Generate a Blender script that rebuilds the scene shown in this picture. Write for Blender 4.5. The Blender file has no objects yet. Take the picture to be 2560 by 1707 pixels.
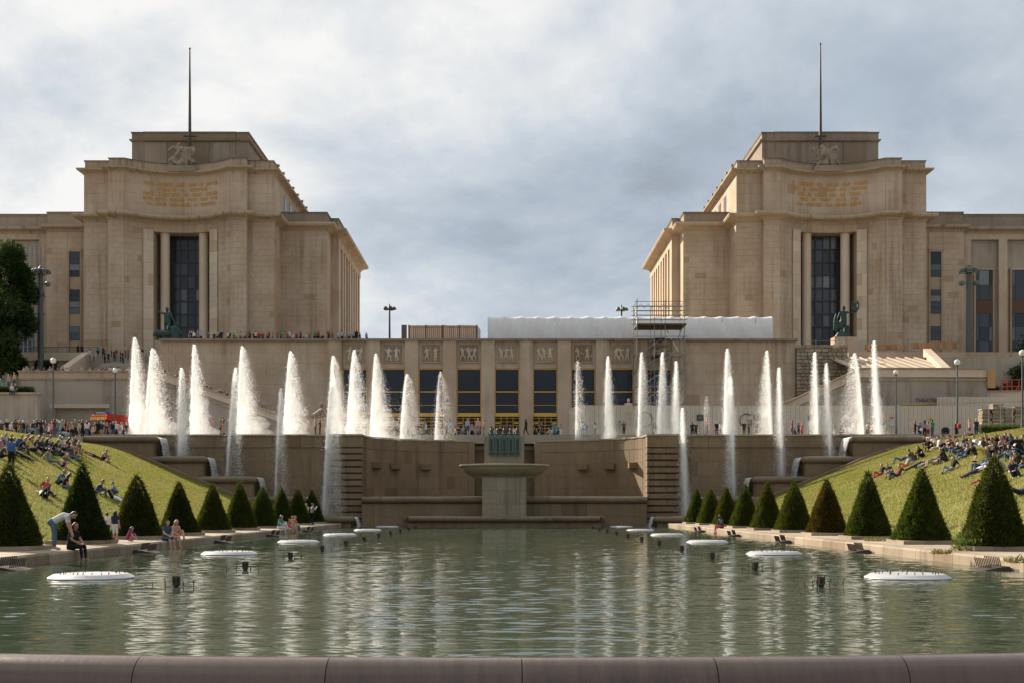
import bpy, bmesh, math, random
import numpy as np
from mathutils import Vector, Matrix
R = math.radians
random.seed(7); rng = np.random.default_rng(7)
SC = bpy.context.scene
COL = SC.collection
# ---------------------------------------------------------------- camera
CX, CZ, FPX, U0, V0 = 0.17, 1.8, 3000.0, 1265.7, 1266.0
cam = bpy.data.cameras.new('camera'); camo = bpy.data.objects.new('camera', cam); COL.objects.link(camo)
camo.location = (CX, 0, CZ); camo.rotation_euler = (R(90), 0, 0)
cam.sensor_width = 36; cam.lens = FPX/2560*36
cam.shift_x = (1280-U0)/2560; cam.shift_y = (V0-853.5)/2560
cam.clip_end = 4000; cam.clip_start = .1
SC.camera = camo
# ---------------------------------------------------------------- sky and sun
TOSUN = Vector((-.61, .62, .50)).normalized()
W = bpy.data.worlds.new('World'); SC.world = W; W.use_nodes = True
nt = W.node_tree; nt.nodes.clear()
def N(t, k, **kw):
    n = t.nodes.new(k)
    for a, b in kw.items():
        if a == 'inp':
            for i, v in b.items(): n.inputs[i].default_value = v
        else: setattr(n, a, b)
    return n
def L(t, a, b): t.links.new(a, b)
def math_n(t, op, a, b=None, clamp=False):
    n = N(t, 'ShaderNodeMath', operation=op); n.use_clamp = clamp
    for i, v in enumerate((a, b)):
        if v is None: continue
        if isinstance(v, (int, float)): n.inputs[i].default_value = v
        else: L(t, v, n.inputs[i])
    return n.outputs[0]
def mix_n(t, f, a, b, blend='MIX'):
    n = N(t, 'ShaderNodeMix', data_type='RGBA', blend_type=blend)
    for i, v in ((0, f), (6, a), (7, b)):
        if isinstance(v, (int, float)): n.inputs[i].default_value = v
        elif isinstance(v, tuple): n.inputs[i].default_value = (*v, 1) if len(v) == 3 else v
        else: L(t, v, n.inputs[i])
    return n.outputs[2]
def ramp_n(t, f, stops, interp='LINEAR'):
    n = N(t, 'ShaderNodeValToRGB'); n.color_ramp.interpolation = interp
    e = n.color_ramp.elements
    while len(e) > 1: e.remove(e[-1])
    for i, (p, c) in enumerate(stops):
        c = (c, c, c) if isinstance(c, (int, float)) else c
        if i == 0: e[0].position = p; e[0].color = (*c, 1)
        else: e.new(p).color = (*c, 1)
    L(t, f, n.inputs[0]); return n.outputs[0]
sky = N(nt, 'ShaderNodeTexSky', sky_type='NISHITA', sun_disc=False)
sky.sun_elevation = math.asin(TOSUN.z); sky.sun_rotation = math.atan2(TOSUN.x, TOSUN.y)
sky.air_density = 1.0; sky.dust_density = 2.0
tc = N(nt, 'ShaderNodeTexCoord')
sep = N(nt, 'ShaderNodeSeparateXYZ'); L(nt, tc.outputs['Generated'], sep.inputs[0])
# cloud layers: noise over the direction, flattened towards the horizon like a layer overhead
den = math_n(nt, 'ADD', math_n(nt, 'MAXIMUM', sep.outputs[2], 0.0), .45)
cmb = N(nt, 'ShaderNodeCombineXYZ')
L(nt, math_n(nt, 'DIVIDE', sep.outputs[0], den), cmb.inputs[0]); L(nt, math_n(nt, 'DIVIDE', sep.outputs[1], den), cmb.inputs[1])
def cloud_noise(scale, detail, rough, off, dist=0.0):
    mp = N(nt, 'ShaderNodeMapping'); mp.inputs['Location'].default_value = off
    L(nt, cmb.outputs[0], mp.inputs['Vector'])
    n = N(nt, 'ShaderNodeTexNoise'); n.inputs['Scale'].default_value = scale; n.inputs['Detail'].default_value = detail
    n.inputs['Roughness'].default_value = rough; n.inputs['Distortion'].default_value = dist
    L(nt, mp.outputs[0], n.inputs['Vector']); return n.outputs['Fac']
SEED = (27.79, 5.39, 23.52)
n1 = cloud_noise(1.5, 6, .55, (SEED[0], 1.7, 0), .3)
n2 = cloud_noise(3.6, 8, .6, (0.4, SEED[1], 0), .2)
n3 = cloud_noise(1.1, 3, .5, (SEED[2], 2.0, 0))

dt = N(nt, 'ShaderNodeVectorMath', operation='DOT_PRODUCT'); dt.inputs[1].default_value = TOSUN
L(nt, tc.outputs['Generated'], dt.inputs[0])
glow = math_n(nt, 'POWER', math_n(nt, 'MAXIMUM', dt.outputs['Value'], 0.0), 3.0)   # thin cloud is brighter towards the sun
elev = math_n(nt, 'MAXIMUM', sep.outputs[2], 0.0)
brt = math_n(nt, 'ADD', math_n(nt, 'MULTIPLY', n1, 1.0), math_n(nt, 'MULTIPLY', n2, .78))
brt = math_n(nt, 'ADD', math_n(nt, 'ADD', brt, -.305), math_n(nt, 'MULTIPLY', elev, .28))
brt = math_n(nt, 'ADD', brt, math_n(nt, 'MULTIPLY', glow, .44))
ccol = ramp_n(nt, brt, [(.46, (2.9, 3.25, 3.85)), (.64, (4.4, 5.05, 5.9)), (.80, (6.1, 6.7, 7.35)), (1.0, (9.4, 9.35, 9.2))], 'LINEAR')
brt_n = brt
cover = ramp_n(nt, math_n(nt, 'ADD', math_n(nt, 'MULTIPLY', n3, .75), math_n(nt, 'MULTIPLY', n2, .35)), [(.36, 0.0), (.46, 1.0)])
skyb = mix_n(nt, 1.0, sky.outputs[0], (.8, .8, .8), 'MULTIPLY')
base = mix_n(nt, .65, skyb, (6.8, 7.9, 8.9))
full = mix_n(nt, cover, base, ccol)
bg = N(nt, 'ShaderNodeBackground'); bg.inputs['Strength'].default_value = .054
wo = N(nt, 'ShaderNodeOutputWorld'); L(nt, full, bg.inputs[0]); L(nt, bg.outputs[0], wo.inputs[0])
sl = bpy.data.lights.new('sun', 'SUN'); so = bpy.data.objects.new('sun', sl); COL.objects.link(so)
sl.energy = 5.0; sl.angle = R(.53); sl.color = (1.0, .88, .72)
so.rotation_euler = (-TOSUN).to_track_quat('-Z', 'Y').to_euler(); so.location = (-60, 60, 80)
SC.view_settings.view_transform = 'Standard'; SC.view_settings.look = 'None'
SC.view_settings.exposure = 0.89; SC.view_settings.gamma = 1.0
SC.cycles.volume_bounces = 6; SC.cycles.max_bounces = 9; SC.cycles.diffuse_bounces = 3; SC.cycles.transparent_max_bounces = 8
# ---------------------------------------------------------------- helpers
def px(u, D): return CX+(u-U0)*D/FPX
def pz(v, D): return CZ+(V0-v)*D/FPX
def mat(name):
    m = bpy.data.materials.new(name); m.use_nodes = True
    t = m.node_tree; b = t.nodes['Principled BSDF']
    return m, t, b
_plain = {}
def plain(name, col, rough=.7, metal=0.0, vary=0.0, spec=.5):
    if name in _plain: return _plain[name]
    m, t, b = mat(name); b.inputs['Roughness'].default_value = rough; b.inputs['Metallic'].default_value = metal
    b.inputs['Specular IOR Level'].default_value = spec
    if vary:
        g = N(t, 'ShaderNodeNewGeometry'); n = N(t, 'ShaderNodeTexNoise'); n.inputs['Scale'].default_value = 5; n.inputs['Detail'].default_value = 5
        L(t, g.outputs['Position'], n.inputs['Vector'])
        o = N(t, 'ShaderNodeObjectInfo')
        f = math_n(t, 'ADD', math_n(t, 'MULTIPLY', n.outputs['Fac'], .7), math_n(t, 'MULTIPLY', o.outputs['Random'], .3))
        c = mix_n(t, f, tuple(x*(1-vary) for x in col), tuple(min(1, x*(1+vary)) for x in col)); L(t, c, b.inputs['Base Color'])
    else: b.inputs['Base Color'].default_value = (*col, 1)
    _plain[name] = m; return m
def stone(name, c1, c2, streak=.35, rough=.85, tint=.10, fine=9.0, bump=.25, brown=.12, sscale=1.3):
    m, t, b = mat(name)
    g = N(t, 'ShaderNodeNewGeometry'); o = N(t, 'ShaderNodeObjectInfo')
    def noise(sc, det, vec=None, ro=.55):
        n = N(t, 'ShaderNodeTexNoise'); n.inputs['Scale'].default_value = sc; n.inputs['Detail'].default_value = det; n.inputs['Roughness'].default_value = ro
        L(t, vec if vec is not None else g.outputs['Position'], n.inputs['Vector']); return n.outputs['Fac']
    big = noise(.22, 4); fin = noise(fine, 4, ro=.7)
    c = mix_n(t, ramp_n(t, big, [(.35, 0.0), (.65, 1.0)]), c1, c2)
    rnd = math_n(t, 'FRACT', math_n(t, 'ADD', o.outputs['Random'], math_n(t, 'MULTIPLY', g.outputs['Random Per Island'], 7.31)))
    hs = N(t, 'ShaderNodeHueSaturation'); L(t, c, hs.inputs['Color'])
    v = math_n(t, 'ADD', math_n(t, 'MULTIPLY', rnd, 2*tint), 1-tint)
    v = math_n(t, 'ADD', v, math_n(t, 'MULTIPLY', math_n(t, 'SUBTRACT', fin, .5), .5))
    L(t, v, hs.inputs['Value'])
    rnd2 = math_n(t, 'FRACT', math_n(t, 'MULTIPLY', rnd, 13.7))
    br = math_n(t, 'MULTIPLY', math_n(t, 'GREATER_THAN', rnd2, 1-brown), .55)
    c = mix_n(t, br, hs.outputs[0], tuple(x*k for x, k in zip(c1, (.78, .66, .50))))
    mp = N(t, 'ShaderNodeMapping'); mp.inputs['Scale'].default_value = (sscale, sscale, .055); L(t, g.outputs['Position'], mp.inputs['Vector'])
    st = noise(1.0, 6, mp.outputs[0], .65)
    patch = noise(.13, 3)
    sf = math_n(t, 'MULTIPLY', ramp_n(t, st, [(.50, 0.0), (.66, 1.0)]), math_n(t, 'MULTIPLY', ramp_n(t, patch, [(.38, .15), (.62, 1.0)]), streak))
    c = mix_n(t, sf, c, tuple(x*k for x, k in zip(c1, (.36, .34, .34))))
    L(t, c, b.inputs['Base Color']); b.inputs['Roughness'].default_value = rough
    b.inputs['Specular IOR Level'].default_value = .25
    bp = N(t, 'ShaderNodeBump'); bp.inputs['Strength'].default_value = bump; bp.inputs['Distance'].default_value = .03
    L(t, fin, bp.inputs['Height']); L(t, bp.outputs[0], b.inputs['Normal'])
    return m
class MB:
    def __init__(s, mir=False): s.v = []; s.f = []; s.mir = mir
    def add(s, vs, fs):
        o = len(s.v); s.v.extend(tuple(p) for p in vs); s.f.extend(tuple(i+o for i in f) for f in fs); return s
    def box(s, x0, x1, y0, y1, z0, z1):
        if x0 > x1: x0, x1 = x1, x0
        if y0 > y1: y0, y1 = y1, y0
        if z0 > z1: z0, z1 = z1, z0
        return s.add([(x0,y0,z0),(x1,y0,z0),(x1,y1,z0),(x0,y1,z0),(x0,y0,z1),(x1,y0,z1),(x1,y1,z1),(x0,y1,z1)],
                     [(0,3,2,1),(4,5,6,7),(0,1,5,4),(1,2,6,5),(2,3,7,6),(3,0,4,7)])
    def prism(s, poly, z0, z1):
        n = len(poly)
        return s.add([(x,y,z0) for x,y in poly]+[(x,y,z1) for x,y in poly],
                     [tuple(range(n))[::-1], tuple(range(n,2*n))]+[(i,(i+1)%n,n+(i+1)%n,n+i) for i in range(n)])
    def prism_xz(s, poly, y0, y1):
        n = len(poly)
        return s.add([(x,y0,z) for x,z in poly]+[(x,y1,z) for x,z in poly],
                     [tuple(range(n)), tuple(range(n,2*n))[::-1]]+[(i,n+i,n+(i+1)%n,(i+1)%n) for i in range(n)])
    def prism_yz(s, poly, x0, x1):
        n = len(poly)
        return s.add([(x0,y,z) for y,z in poly]+[(x1,y,z) for y,z in poly],
                     [tuple(range(n))[::-1], tuple(range(n,2*n))]+[(i,(i+1)%n,n+(i+1)%n,n+i) for i in range(n)])
    def tube(s, pts, rad, n=8, caps=True):
        pts = [Vector(p) for p in pts]
        if isinstance(rad, (int, float)): rad = [rad]*len(pts)
        vs = []; fs = []
        for i, p in enumerate(pts):
            d = (pts[min(i+1, len(pts)-1)]-pts[max(i-1, 0)]).normalized()
            a = d.orthogonal().normalized() if abs(d.z) < .99 else Vector((1,0,0))
            if abs(d.z) < .99: a = d.cross(Vector((0,0,1))).normalized()
            b = d.cross(a).normalized()
            for k in range(n):
                t = 2*math.pi*k/n; vs.append(p+(a*math.cos(t)+b*math.sin(t))*rad[i])
        for i in range(len(pts)-1):
            for k in range(n):
                fs.append((i*n+k, i*n+(k+1)%n, (i+1)*n+(k+1)%n, (i+1)*n+k))
        if caps: fs.append(tuple(range(n))[::-1]); fs.append(tuple(range((len(pts)-1)*n, len(pts)*n)))
        return s.add(vs, fs)
    def lathe(s, cx, cy, prof, n=32, sx=1.0, sy=1.0, cap=True):
        vs = []; fs = []
        for r, z in prof:
            for k in range(n):
                t = 2*math.pi*k/n; vs.append((cx+r*sx*math.cos(t), cy+r*sy*math.sin(t), z))
        for i in range(len(prof)-1):
            for k in range(n): fs.append((i*n+k, i*n+(k+1)%n, (i+1)*n+(k+1)%n, (i+1)*n+k))
        if cap: fs.append(tuple(range(n))[::-1]); fs.append(tuple(range((len(prof)-1)*n, len(prof)*n)))
        return s.add(vs, fs)
    def sphere(s, c, r, n=12, m=8, sz=1.0):
        return s.lathe(c[0], c[1], [(max(1e-4, r*math.sin(math.pi*i/m)), c[2]-sz*r*math.cos(math.pi*i/m)) for i in range(m+1)], n, cap=False)
    def sweep(s, path, prof, close_prof=True):
        n = len(path); m = len(prof); P = [Vector(p).to_2d() for p in path]; vs = []; fs = []
        for i in range(n):
            ds = []
            if i > 0: ds.append((P[i]-P[i-1]).normalized())
            if i < n-1: ds.append((P[i+1]-P[i]).normalized())
            ns = [Vector((d.y, -d.x)) for d in ds]
            nn = ns[0] if len(ns) == 1 else (ns[0]+ns[1]).normalized()
            k = 1.0 if len(ns) == 1 else 1/max(.3, nn.dot(ns[0]))
            for off, z in prof: vs.append((P[i].x+nn.x*off*k, P[i].y+nn.y*off*k, z))
        mm = m if close_prof else m-1
        for i in range(n-1):
            for j in range(mm): fs.append((i*m+j, i*m+(j+1)%m, (i+1)*m+(j+1)%m, (i+1)*m+j))
        if close_prof: fs.append(tuple(range(m))); fs.append(tuple(range((n-1)*m, n*m))[::-1])
        return s.add(vs, fs)
    def mesh(s, name):
        me = bpy.data.meshes.new(name)
        v = s.v; f = s.f
        if s.mir: v = [(-x, y, z) for x, y, z in v]; f = [q[::-1] for q in f]
        me.from_pydata(v, [], f); return me
    def build(s, name, m, parent=None, kind=None, smooth=False, label=None):
        o = mkobj(name, s.mesh(name), m, parent, kind, smooth, label)
        if smooth: o.data.set_sharp_from_angle(angle=R(50))
        return o
def mkobj(name, me, m=None, parent=None, kind=None, smooth=False, label=None):
    if m is not None: me.materials.append(m)
    if smooth: me.shade_smooth() if hasattr(me, 'shade_smooth') else [setattr(p, 'use_smooth', True) for p in me.polygons]
    o = bpy.data.objects.new(name, me); COL.objects.link(o)
    if parent is not None: child(o, parent)
    if kind: o['kind'] = kind
    if label: o['label'] = label
    return o
def child(o, p):
    o.parent = p; o.matrix_parent_inverse = Matrix.Translation(-Vector(p.location))
def tag(o, label, cat, group=None):
    o['label'] = label; o['category'] = cat
    if group: o['group'] = group
    return o
def thing(name, loc, label, cat, group=None):
    o = bpy.data.objects.new(name, None); COL.objects.link(o); o.location = loc; o.empty_display_size = .3
    return tag(o, label, cat, group)
def copy_tree(o, parent=None, loc=None, rz=None, sc=None):
    c = o.copy(); COL.objects.link(c)
    if parent is not None: c.parent = parent
    if loc is not None: c.location = loc
    if rz is not None: c.rotation_euler = (0, 0, rz)
    if sc is not None: c.scale = (sc,)*3 if isinstance(sc, (int, float)) else sc
    for ch in o.children: copy_tree(ch, c)
    return c
def np_mesh(name, verts, nper):
    """triangles / quads without shared vertices, from an (n*nper,3) array"""
    me = bpy.data.meshes.new(name); nv = len(verts); nf = nv//nper
    me.vertices.add(nv); me.vertices.foreach_set('co', np.ascontiguousarray(verts, dtype=np.float32).ravel())
    me.loops.add(nv); me.loops.foreach_set('vertex_index', np.arange(nv, dtype=np.int32))
    me.polygons.add(nf); me.polygons.foreach_set('loop_start', np.arange(0, nv, nper, dtype=np.int32))
    me.update(calc_edges=True); return me
def grid_mesh(name, X, Y, Z):
    ny, nx = X.shape
    me = bpy.data.meshes.new(name); co = np.stack([X, Y, Z], -1).reshape(-1, 3)
    me.vertices.add(len(co)); me.vertices.foreach_set('co', co.astype(np.float32).ravel())
    i = np.arange(ny*nx).reshape(ny, nx)
    q = np.stack([i[:-1, :-1], i[:-1, 1:], i[1:, 1:], i[1:, :-1]], -1).reshape(-1, 4)
    me.loops.add(q.size); me.loops.foreach_set('vertex_index', q.astype(np.int32).ravel())
    me.polygons.add(len(q)); me.polygons.foreach_set('loop_start', np.arange(0, q.size, 4, dtype=np.int32))
    me.update(calc_edges=True); return me
ORD = ['first','second','third','fourth','fifth','sixth','seventh','eighth','ninth','tenth','eleventh','twelfth','thirteenth','fourteenth','fifteenth','sixteenth','seventeenth','eighteenth','nineteenth','twentieth']
def ordn(i):
    if i < 20: return ORD[i]
    tens = ['','','twenty','thirty','forty','fifty','sixty','seventy','eighty','ninety']
    n = i+1
    if n % 10 == 0: return {20:'twentieth',30:'thirtieth',40:'fortieth',50:'fiftieth',60:'sixtieth',70:'seventieth',80:'eightieth',90:'ninetieth'}[n]
    return tens[n//10]+'-'+ORD[n % 10-1]
# stone slabs laid over walls: each its own object (the 300 that show largest), the rest joined
_slabmesh = {}
class Clad:
    def __init__(s, root, m, t=.05, name='stone_slab', mir=False, limit=300):
        s.root = root; s.m = m; s.t = t; s.name = name; s.mir = mir; s.items = []; s.limit = limit
    def wall(s, p0, p1, z0, z1, cw, ch, gap=.018, holes=(), bond=.5, jit=.0):
        """p0->p1 left to right as seen from outside (outside is to the right of travel)"""
        p0 = Vector(p0); p1 = Vector(p1); Lg = (p1-p0).length; d = (p1-p0)/Lg
        rows = max(1, round((z1-z0)/ch)); h = (z1-z0)/rows; cols = max(1, round(Lg/cw)); w = Lg/cols
        for r in range(rows):
            za = z0+r*h; xs = [0.0]; off = (r % 2)*bond*w
            if off > 0: xs.append(off)
            k = off+w
            while k < Lg-1e-3: xs.append(k+random.uniform(-jit, jit)*w); k += w
            xs.append(Lg)
            for a, b in zip(xs[:-1], xs[1:]):
                if b-a < .08: continue
                mid = p0+d*((a+b)/2)
                if any(hx0 < mid.x < hx1 and hz0 < za+h/2 < hz1 for hx0, hx1, hz0, hz1 in holes): continue
                s.items.append((mid.x, mid.y, za+h/2, math.atan2(d.y, d.x), round(b-a-gap, 3), round(h-gap, 3)))
        return s
    def done(s):
        if s.mir: s.items = [(-x, y, z, math.pi-a+math.pi, w, h) for x, y, z, a, w, h in s.items]
        def vis(i):
            u = U0+FPX*(i[0]-CX)/i[1]; v = V0-FPX*(i[2]-CZ)/i[1]
            fr = max(.05, abs(math.cos(i[3])))
            return i[4]*i[5]/i[1]**2*fr if (-20 < u < 2580 and -20 < v < 1730) else 0
        s.items.sort(key=vis, reverse=True)
        rest = MB()
        for k, (x, y, z, a, w, h) in enumerate(s.items):
            j = random.uniform(0, .012)
            if k < s.limit and vis(s.items[k]) > 0:
                key = (w, h, s.t)
                if key not in _slabmesh: _slabmesh[key] = MB().box(-w/2, w/2, -s.t, .04, -h/2, h/2).mesh('stone_slab')
                me = _slabmesh[key]
                o = bpy.data.objects.new(s.name, me); COL.objects.link(o)
                if not me.materials: me.materials.append(s.m)
                o.material_slots[0].link = 'OBJECT'; o.material_slots[0].material = s.m
                o.location = (x+math.sin(a)*j, y-math.cos(a)*j, z); o.rotation_euler = (0, 0, a); child(o, s.root)
            else:
                c, sn = math.cos(a), math.sin(a)
                b = MB().box(-w/2, w/2, -s.t-j, .04, -h/2, h/2)
                rest.add([(x+p[0]*c-p[1]*sn, y+p[0]*sn+p[1]*c, z+p[2]) for p in b.v], b.f)
        if rest.v: rest.build(s.name+'_field', s.m, s.root, 'stuff')
# bodies: capsules fused into one continuous surface
def capsule_bm(V, F, p0, p1, r0, r1, n=10):
    p0 = Vector(p0); p1 = Vector(p1); d = p1-p0
    if d.length < 1e-4: d = Vector((0,0,1e-3))
    d.normalize(); a = d.orthogonal().normalized(); b = d.cross(a); o = len(V); rings = []
    for q in (-.98, -.7, -.35): rings.append((p0+d*(r0*q), r0*math.sqrt(1-q*q)))
    rings.append((p0, r0)); rings.append((p1, r1))
    for q in (.35, .7, .98): rings.append((p1+d*(r1*q), r1*math.sqrt(1-q*q)))
    for c, r in rings:
        for k in range(n):
            t = 2*math.pi*k/n; V.append(c+(a*math.cos(t)+b*math.sin(t))*r)
    m = len(rings)
    for i in range(m-1):
        for k in range(n): F.append((o+i*n+k, o+i*n+(k+1)%n, o+(i+1)*n+(k+1)%n, o+(i+1)*n+k))
    F.append(tuple(o+k for k in range(n))[::-1]); F.append(tuple(o+(m-1)*n+k for k in range(n)))
def fuse(name, caps, voxel, ratio=1.0, tags=True, nmat=1, smooth=True):
    V = []; F = []
    for c in caps: capsule_bm(V, F, c[0], c[1], c[2], c[3])
    me = bpy.data.meshes.new('tmp'); me.from_pydata([tuple(v) for v in V], [], F)
    o = bpy.data.objects.new('tmp', me); COL.objects.link(o)
    md = o.modifiers.new('r', 'REMESH'); md.mode = 'VOXEL'; md.voxel_size = voxel
    ms = o.modifiers.new('s', 'SMOOTH'); ms.iterations = 3; ms.factor = .5
    if ratio < 1: mdc = o.modifiers.new('d', 'DECIMATE'); mdc.ratio = ratio
    dg = bpy.context.evaluated_depsgraph_get(); ev = o.evaluated_get(dg)
    out = bpy.data.meshes.new_from_object(ev); out.name = name
    bpy.data.objects.remove(o); bpy.data.meshes.remove(me)
    n = len(out.polygons)
    if tags and n:
        c = np.zeros(n*3, dtype=np.float32); out.polygons.foreach_get('center', c); c = c.reshape(-1, 3)
        best = np.full(n, 1e9); idx = np.zeros(n, dtype=np.int32)
        for cp in caps:
            a = np.array(cp[0], float); b = np.array(cp[1], float); ab = b-a; l2 = max(1e-8, ab@ab)
            t = np.clip(((c-a)@ab)/l2, 0, 1); dd = np.linalg.norm(c-(a+t[:, None]*ab), axis=1)-(cp[2]+(cp[3]-cp[2])*t)
            m = dd < best; best[m] = dd[m]; idx[m] = cp[4]
        out.polygons.foreach_set('material_index', idx)
    if smooth: out.polygons.foreach_set('use_smooth', np.ones(n, dtype=bool))
    out.update(); return out
# ---------------------------------------------------------------- materials
STONE = stone('facade_stone', (.41, .298, .202), (.50, .395, .295), streak=.5, brown=.02, tint=.025)
STONE_P = stone('pale_stone', (.53, .42, .31), (.59, .48, .37), streak=.25, brown=.08)
JOINT = stone('wall_core_stone', (.38, .28, .19), (.44, .335, .24), streak=.3, brown=0)
TRIM = stone('cornice_stone', (.35, .265, .18), (.42, .325, .23), streak=.85, brown=0, sscale=2.0)
ATTIC = stone('weathered_stone', (.245, .195, .145), (.31, .25, .19), streak=.6, brown=.1, fine=5)
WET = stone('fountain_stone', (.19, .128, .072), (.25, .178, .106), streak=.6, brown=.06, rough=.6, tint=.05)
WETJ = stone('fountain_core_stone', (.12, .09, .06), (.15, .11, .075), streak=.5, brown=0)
RIMST = stone('wet_rim_stone', (.15, .11, .068), (.20, .15, .098), streak=.5, brown=0, rough=.4)
STAIN = stone('stained_concrete', (.33, .28, .22), (.40, .34, .27), streak=.95, brown=0, sscale=.9)
PAVE = stone('path_paving', (.30, .25, .19), (.38, .32, .25), streak=.15, brown=.05)
GROUND = stone('terrace_paving', (.34, .29, .22), (.38, .33, .26), streak=.1, brown=0)
KERB = stone('kerb_stone', (.25, .20, .145), (.33, .265, .195), streak=.6, brown=.1)
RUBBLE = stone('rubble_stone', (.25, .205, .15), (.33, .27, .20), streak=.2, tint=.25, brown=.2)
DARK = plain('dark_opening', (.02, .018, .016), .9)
GLASS = plain('window_glass', (.012, .014, .018), .06)
FRAME = plain('dark_window_frame', (.03, .028, .026), .5)
GOLD = plain('gilded_metal', (.62, .36, .07), .38, .6, .1)
GOLDL = plain('gilded_letters', (.52, .25, .025), .45, .2, .1)
BRONZE = plain('green_bronze', (.022, .050, .042), .55, .2, .4)
BRONZE2 = plain('verdigris_bronze', (.095, .135, .12), .55, .1, .35)
IRON = plain('dark_iron', (.06, .047, .038), .55, .2, .2)
STEEL = plain('scaffold_steel', (.22, .22, .21), .5, .5, .2)
LEAD = plain('lead_flashing', (.07, .062, .055), .6, 0, .3)
RACK = plain('rusty_pipe', (.10, .075, .058), .5, .2, .3)
POLE = plain('grey_green_pole', (.075, .09, .082), .5, .1, .2)
WHITE = plain('white_plastic', (.38, .38, .39), .45, 0, .28)
GLOBE = plain('lamp_globe_glass', (.62, .62, .56), .25)
WOOD = stone('hoarding_wood', (.36, .20, .095), (.44, .26, .13), streak=.3, tint=.18, brown=.2)
WOODD = plain('dark_timber', (.10, .055, .03), .8, 0, .2)
TARP = plain('white_tarp', (.66, .65, .63), .55, 0, .12)
PANEL = stone('hoarding_panel', (.52, .455, .36), (.54, .475, .38), streak=.1, tint=.03, brown=0, rough=.5, bump=.02)
RED = plain('red_paint', (.55, .035, .02), .4, 0, .1)
# ---------------------------------------------------------------- setting: ground, lawns, pool
def lawn_z(ax):
    t = (abs(ax)-17.9)/18.9; raw = max(0.0, t*1.12)
    if raw < .85: s = raw
    elif raw < 1.15: s = .85+(raw-.85)-(raw-.85)**2/.6
    else: s = 1.0
    return .36+6.9*s
def on_lawn(u, v):
    f = lambda D: pz(v, D)-lawn_z(px(u, D))
    a, b = 108.0, 30.0; best = None; prev = f(a); D = a
    while D > b:
        D -= .25; c = f(D)
        if prev < 0 <= c or (prev > 0 >= c): best = D; break
        prev = c
    D = best or 70.0; x = px(u, D); return Vector((x, D, lawn_z(x))), D
# ground sheet reaching the horizon, below everything
MB().add([(-3000,-200,-1.2),(3000,-200,-1.2),(3000,3500,-1.2),(-3000,3500,-1.2)], [(0,1,2,3)]).build('ground', GROUND, None, 'structure')
def lawn_mat():
    m, t, b = mat('lawn_grass'); g = N(t, 'ShaderNodeNewGeometry')
    def nz(sc, det, ro=.6):
        n = N(t, 'ShaderNodeTexNoise'); n.inputs['Scale'].default_value = sc; n.inputs['Detail'].default_value = det; n.inputs['Roughness'].default_value = ro
        L(t, g.outputs['Position'], n.inputs['Vector']); return n.outputs['Fac']
    c = mix_n(t, ramp_n(t, nz(.35, 5), [(.35, 0.0), (.65, 1.0)]), (.13, .155, .03), (.21, .20, .05))
    c = mix_n(t, ramp_n(t, nz(14, 4, .75), [(.35, 0.0), (.7, 1.0)]), c, (.21, .215, .06))
    c = mix_n(t, ramp_n(t, nz(2.2, 4, .7), [(.55, 0.0), (.75, .7)]), c, (.20, .18, .06))
    L(t, c, b.inputs['Base Color']); b.inputs['Roughness'].default_value = .8; b.inputs['Specular IOR Level'].default_value = .2
    bp = N(t, 'ShaderNodeBump'); bp.inputs['Strength'].default_value = .6; bp.inputs['Distance'].default_value = .06
    L(t, nz(22, 3, .8), bp.inputs['Height']); L(t, bp.outputs[0], b.inputs['Normal']); return m
LAWN = lawn_mat()
def leaf_mat(name, c1, c2, trans=.45, use_col=False, dry=None):
    m, t, b = mat(name); g = N(t, 'ShaderNodeNewGeometry'); o = N(t, 'ShaderNodeObjectInfo')
    n = N(t, 'ShaderNodeTexNoise'); n.inputs['Scale'].default_value = 2.2; n.inputs['Detail'].default_value = 3
    L(t, g.outputs['Position'], n.inputs['Vector'])
    f = math_n(t, 'ADD', math_n(t, 'MULTIPLY', g.outputs['Random Per Island'], .6), math_n(t, 'MULTIPLY', ramp_n(t, n.outputs['Fac'], [(.35, 0.0), (.65, 1.0)]), .4))
    c = mix_n(t, f, c1, c2)
    if dry:
        n2 = N(t, 'ShaderNodeTexNoise'); n2.inputs['Scale'].default_value = .28; n2.inputs['Detail'].default_value = 5; n2.inputs['Roughness'].default_value = .65
        L(t, g.outputs['Position'], n2.inputs['Vector']); c = mix_n(t, ramp_n(t, n2.outputs['Fac'], [(.47, 0.0), (.62, .75)]), c, dry)
    if use_col: c = mix_n(t, 1.0, c, o.outputs['Color'], 'MULTIPLY')
    d = N(t, 'ShaderNodeBsdfDiffuse'); tr = N(t, 'ShaderNodeBsdfTranslucent'); gl = N(t, 'ShaderNodeBsdfGlossy'); gl.inputs['Roughness'].default_value = .45
    L(t, c, d.inputs[0]); L(t, c, tr.inputs[0]); gl.inputs[0].default_value = (.35, .35, .3, 1)
    mx = N(t, 'ShaderNodeMixShader'); mx.inputs[0].default_value = trans; L(t, d.outputs[0], mx.inputs[1]); L(t, tr.outputs[0], mx.inputs[2])
    m2 = N(t, 'ShaderNodeMixShader'); m2.inputs[0].default_value = .04; L(t, mx.outputs[0], m2.inputs[1]); L(t, gl.outputs[0], m2.inputs[2])
    L(t, m2.outputs[0], t.nodes['Material Output'].inputs[0]); t.nodes.remove(b); return m
GRASS = leaf_mat('grass_blades', (.13, .16, .028), (.32, .295, .085), .6, dry=(.30, .245, .10))
YEW = leaf_mat('yew_needles', (.016, .030, .006), (.078, .094, .014), .5, True)
TREE = leaf_mat('tree_leaves', (.018, .038, .010), (.05, .085, .018), .35)
HEDGE = leaf_mat('hedge_leaves', (.05, .085, .012), (.14, .17, .03), .4)
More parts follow.
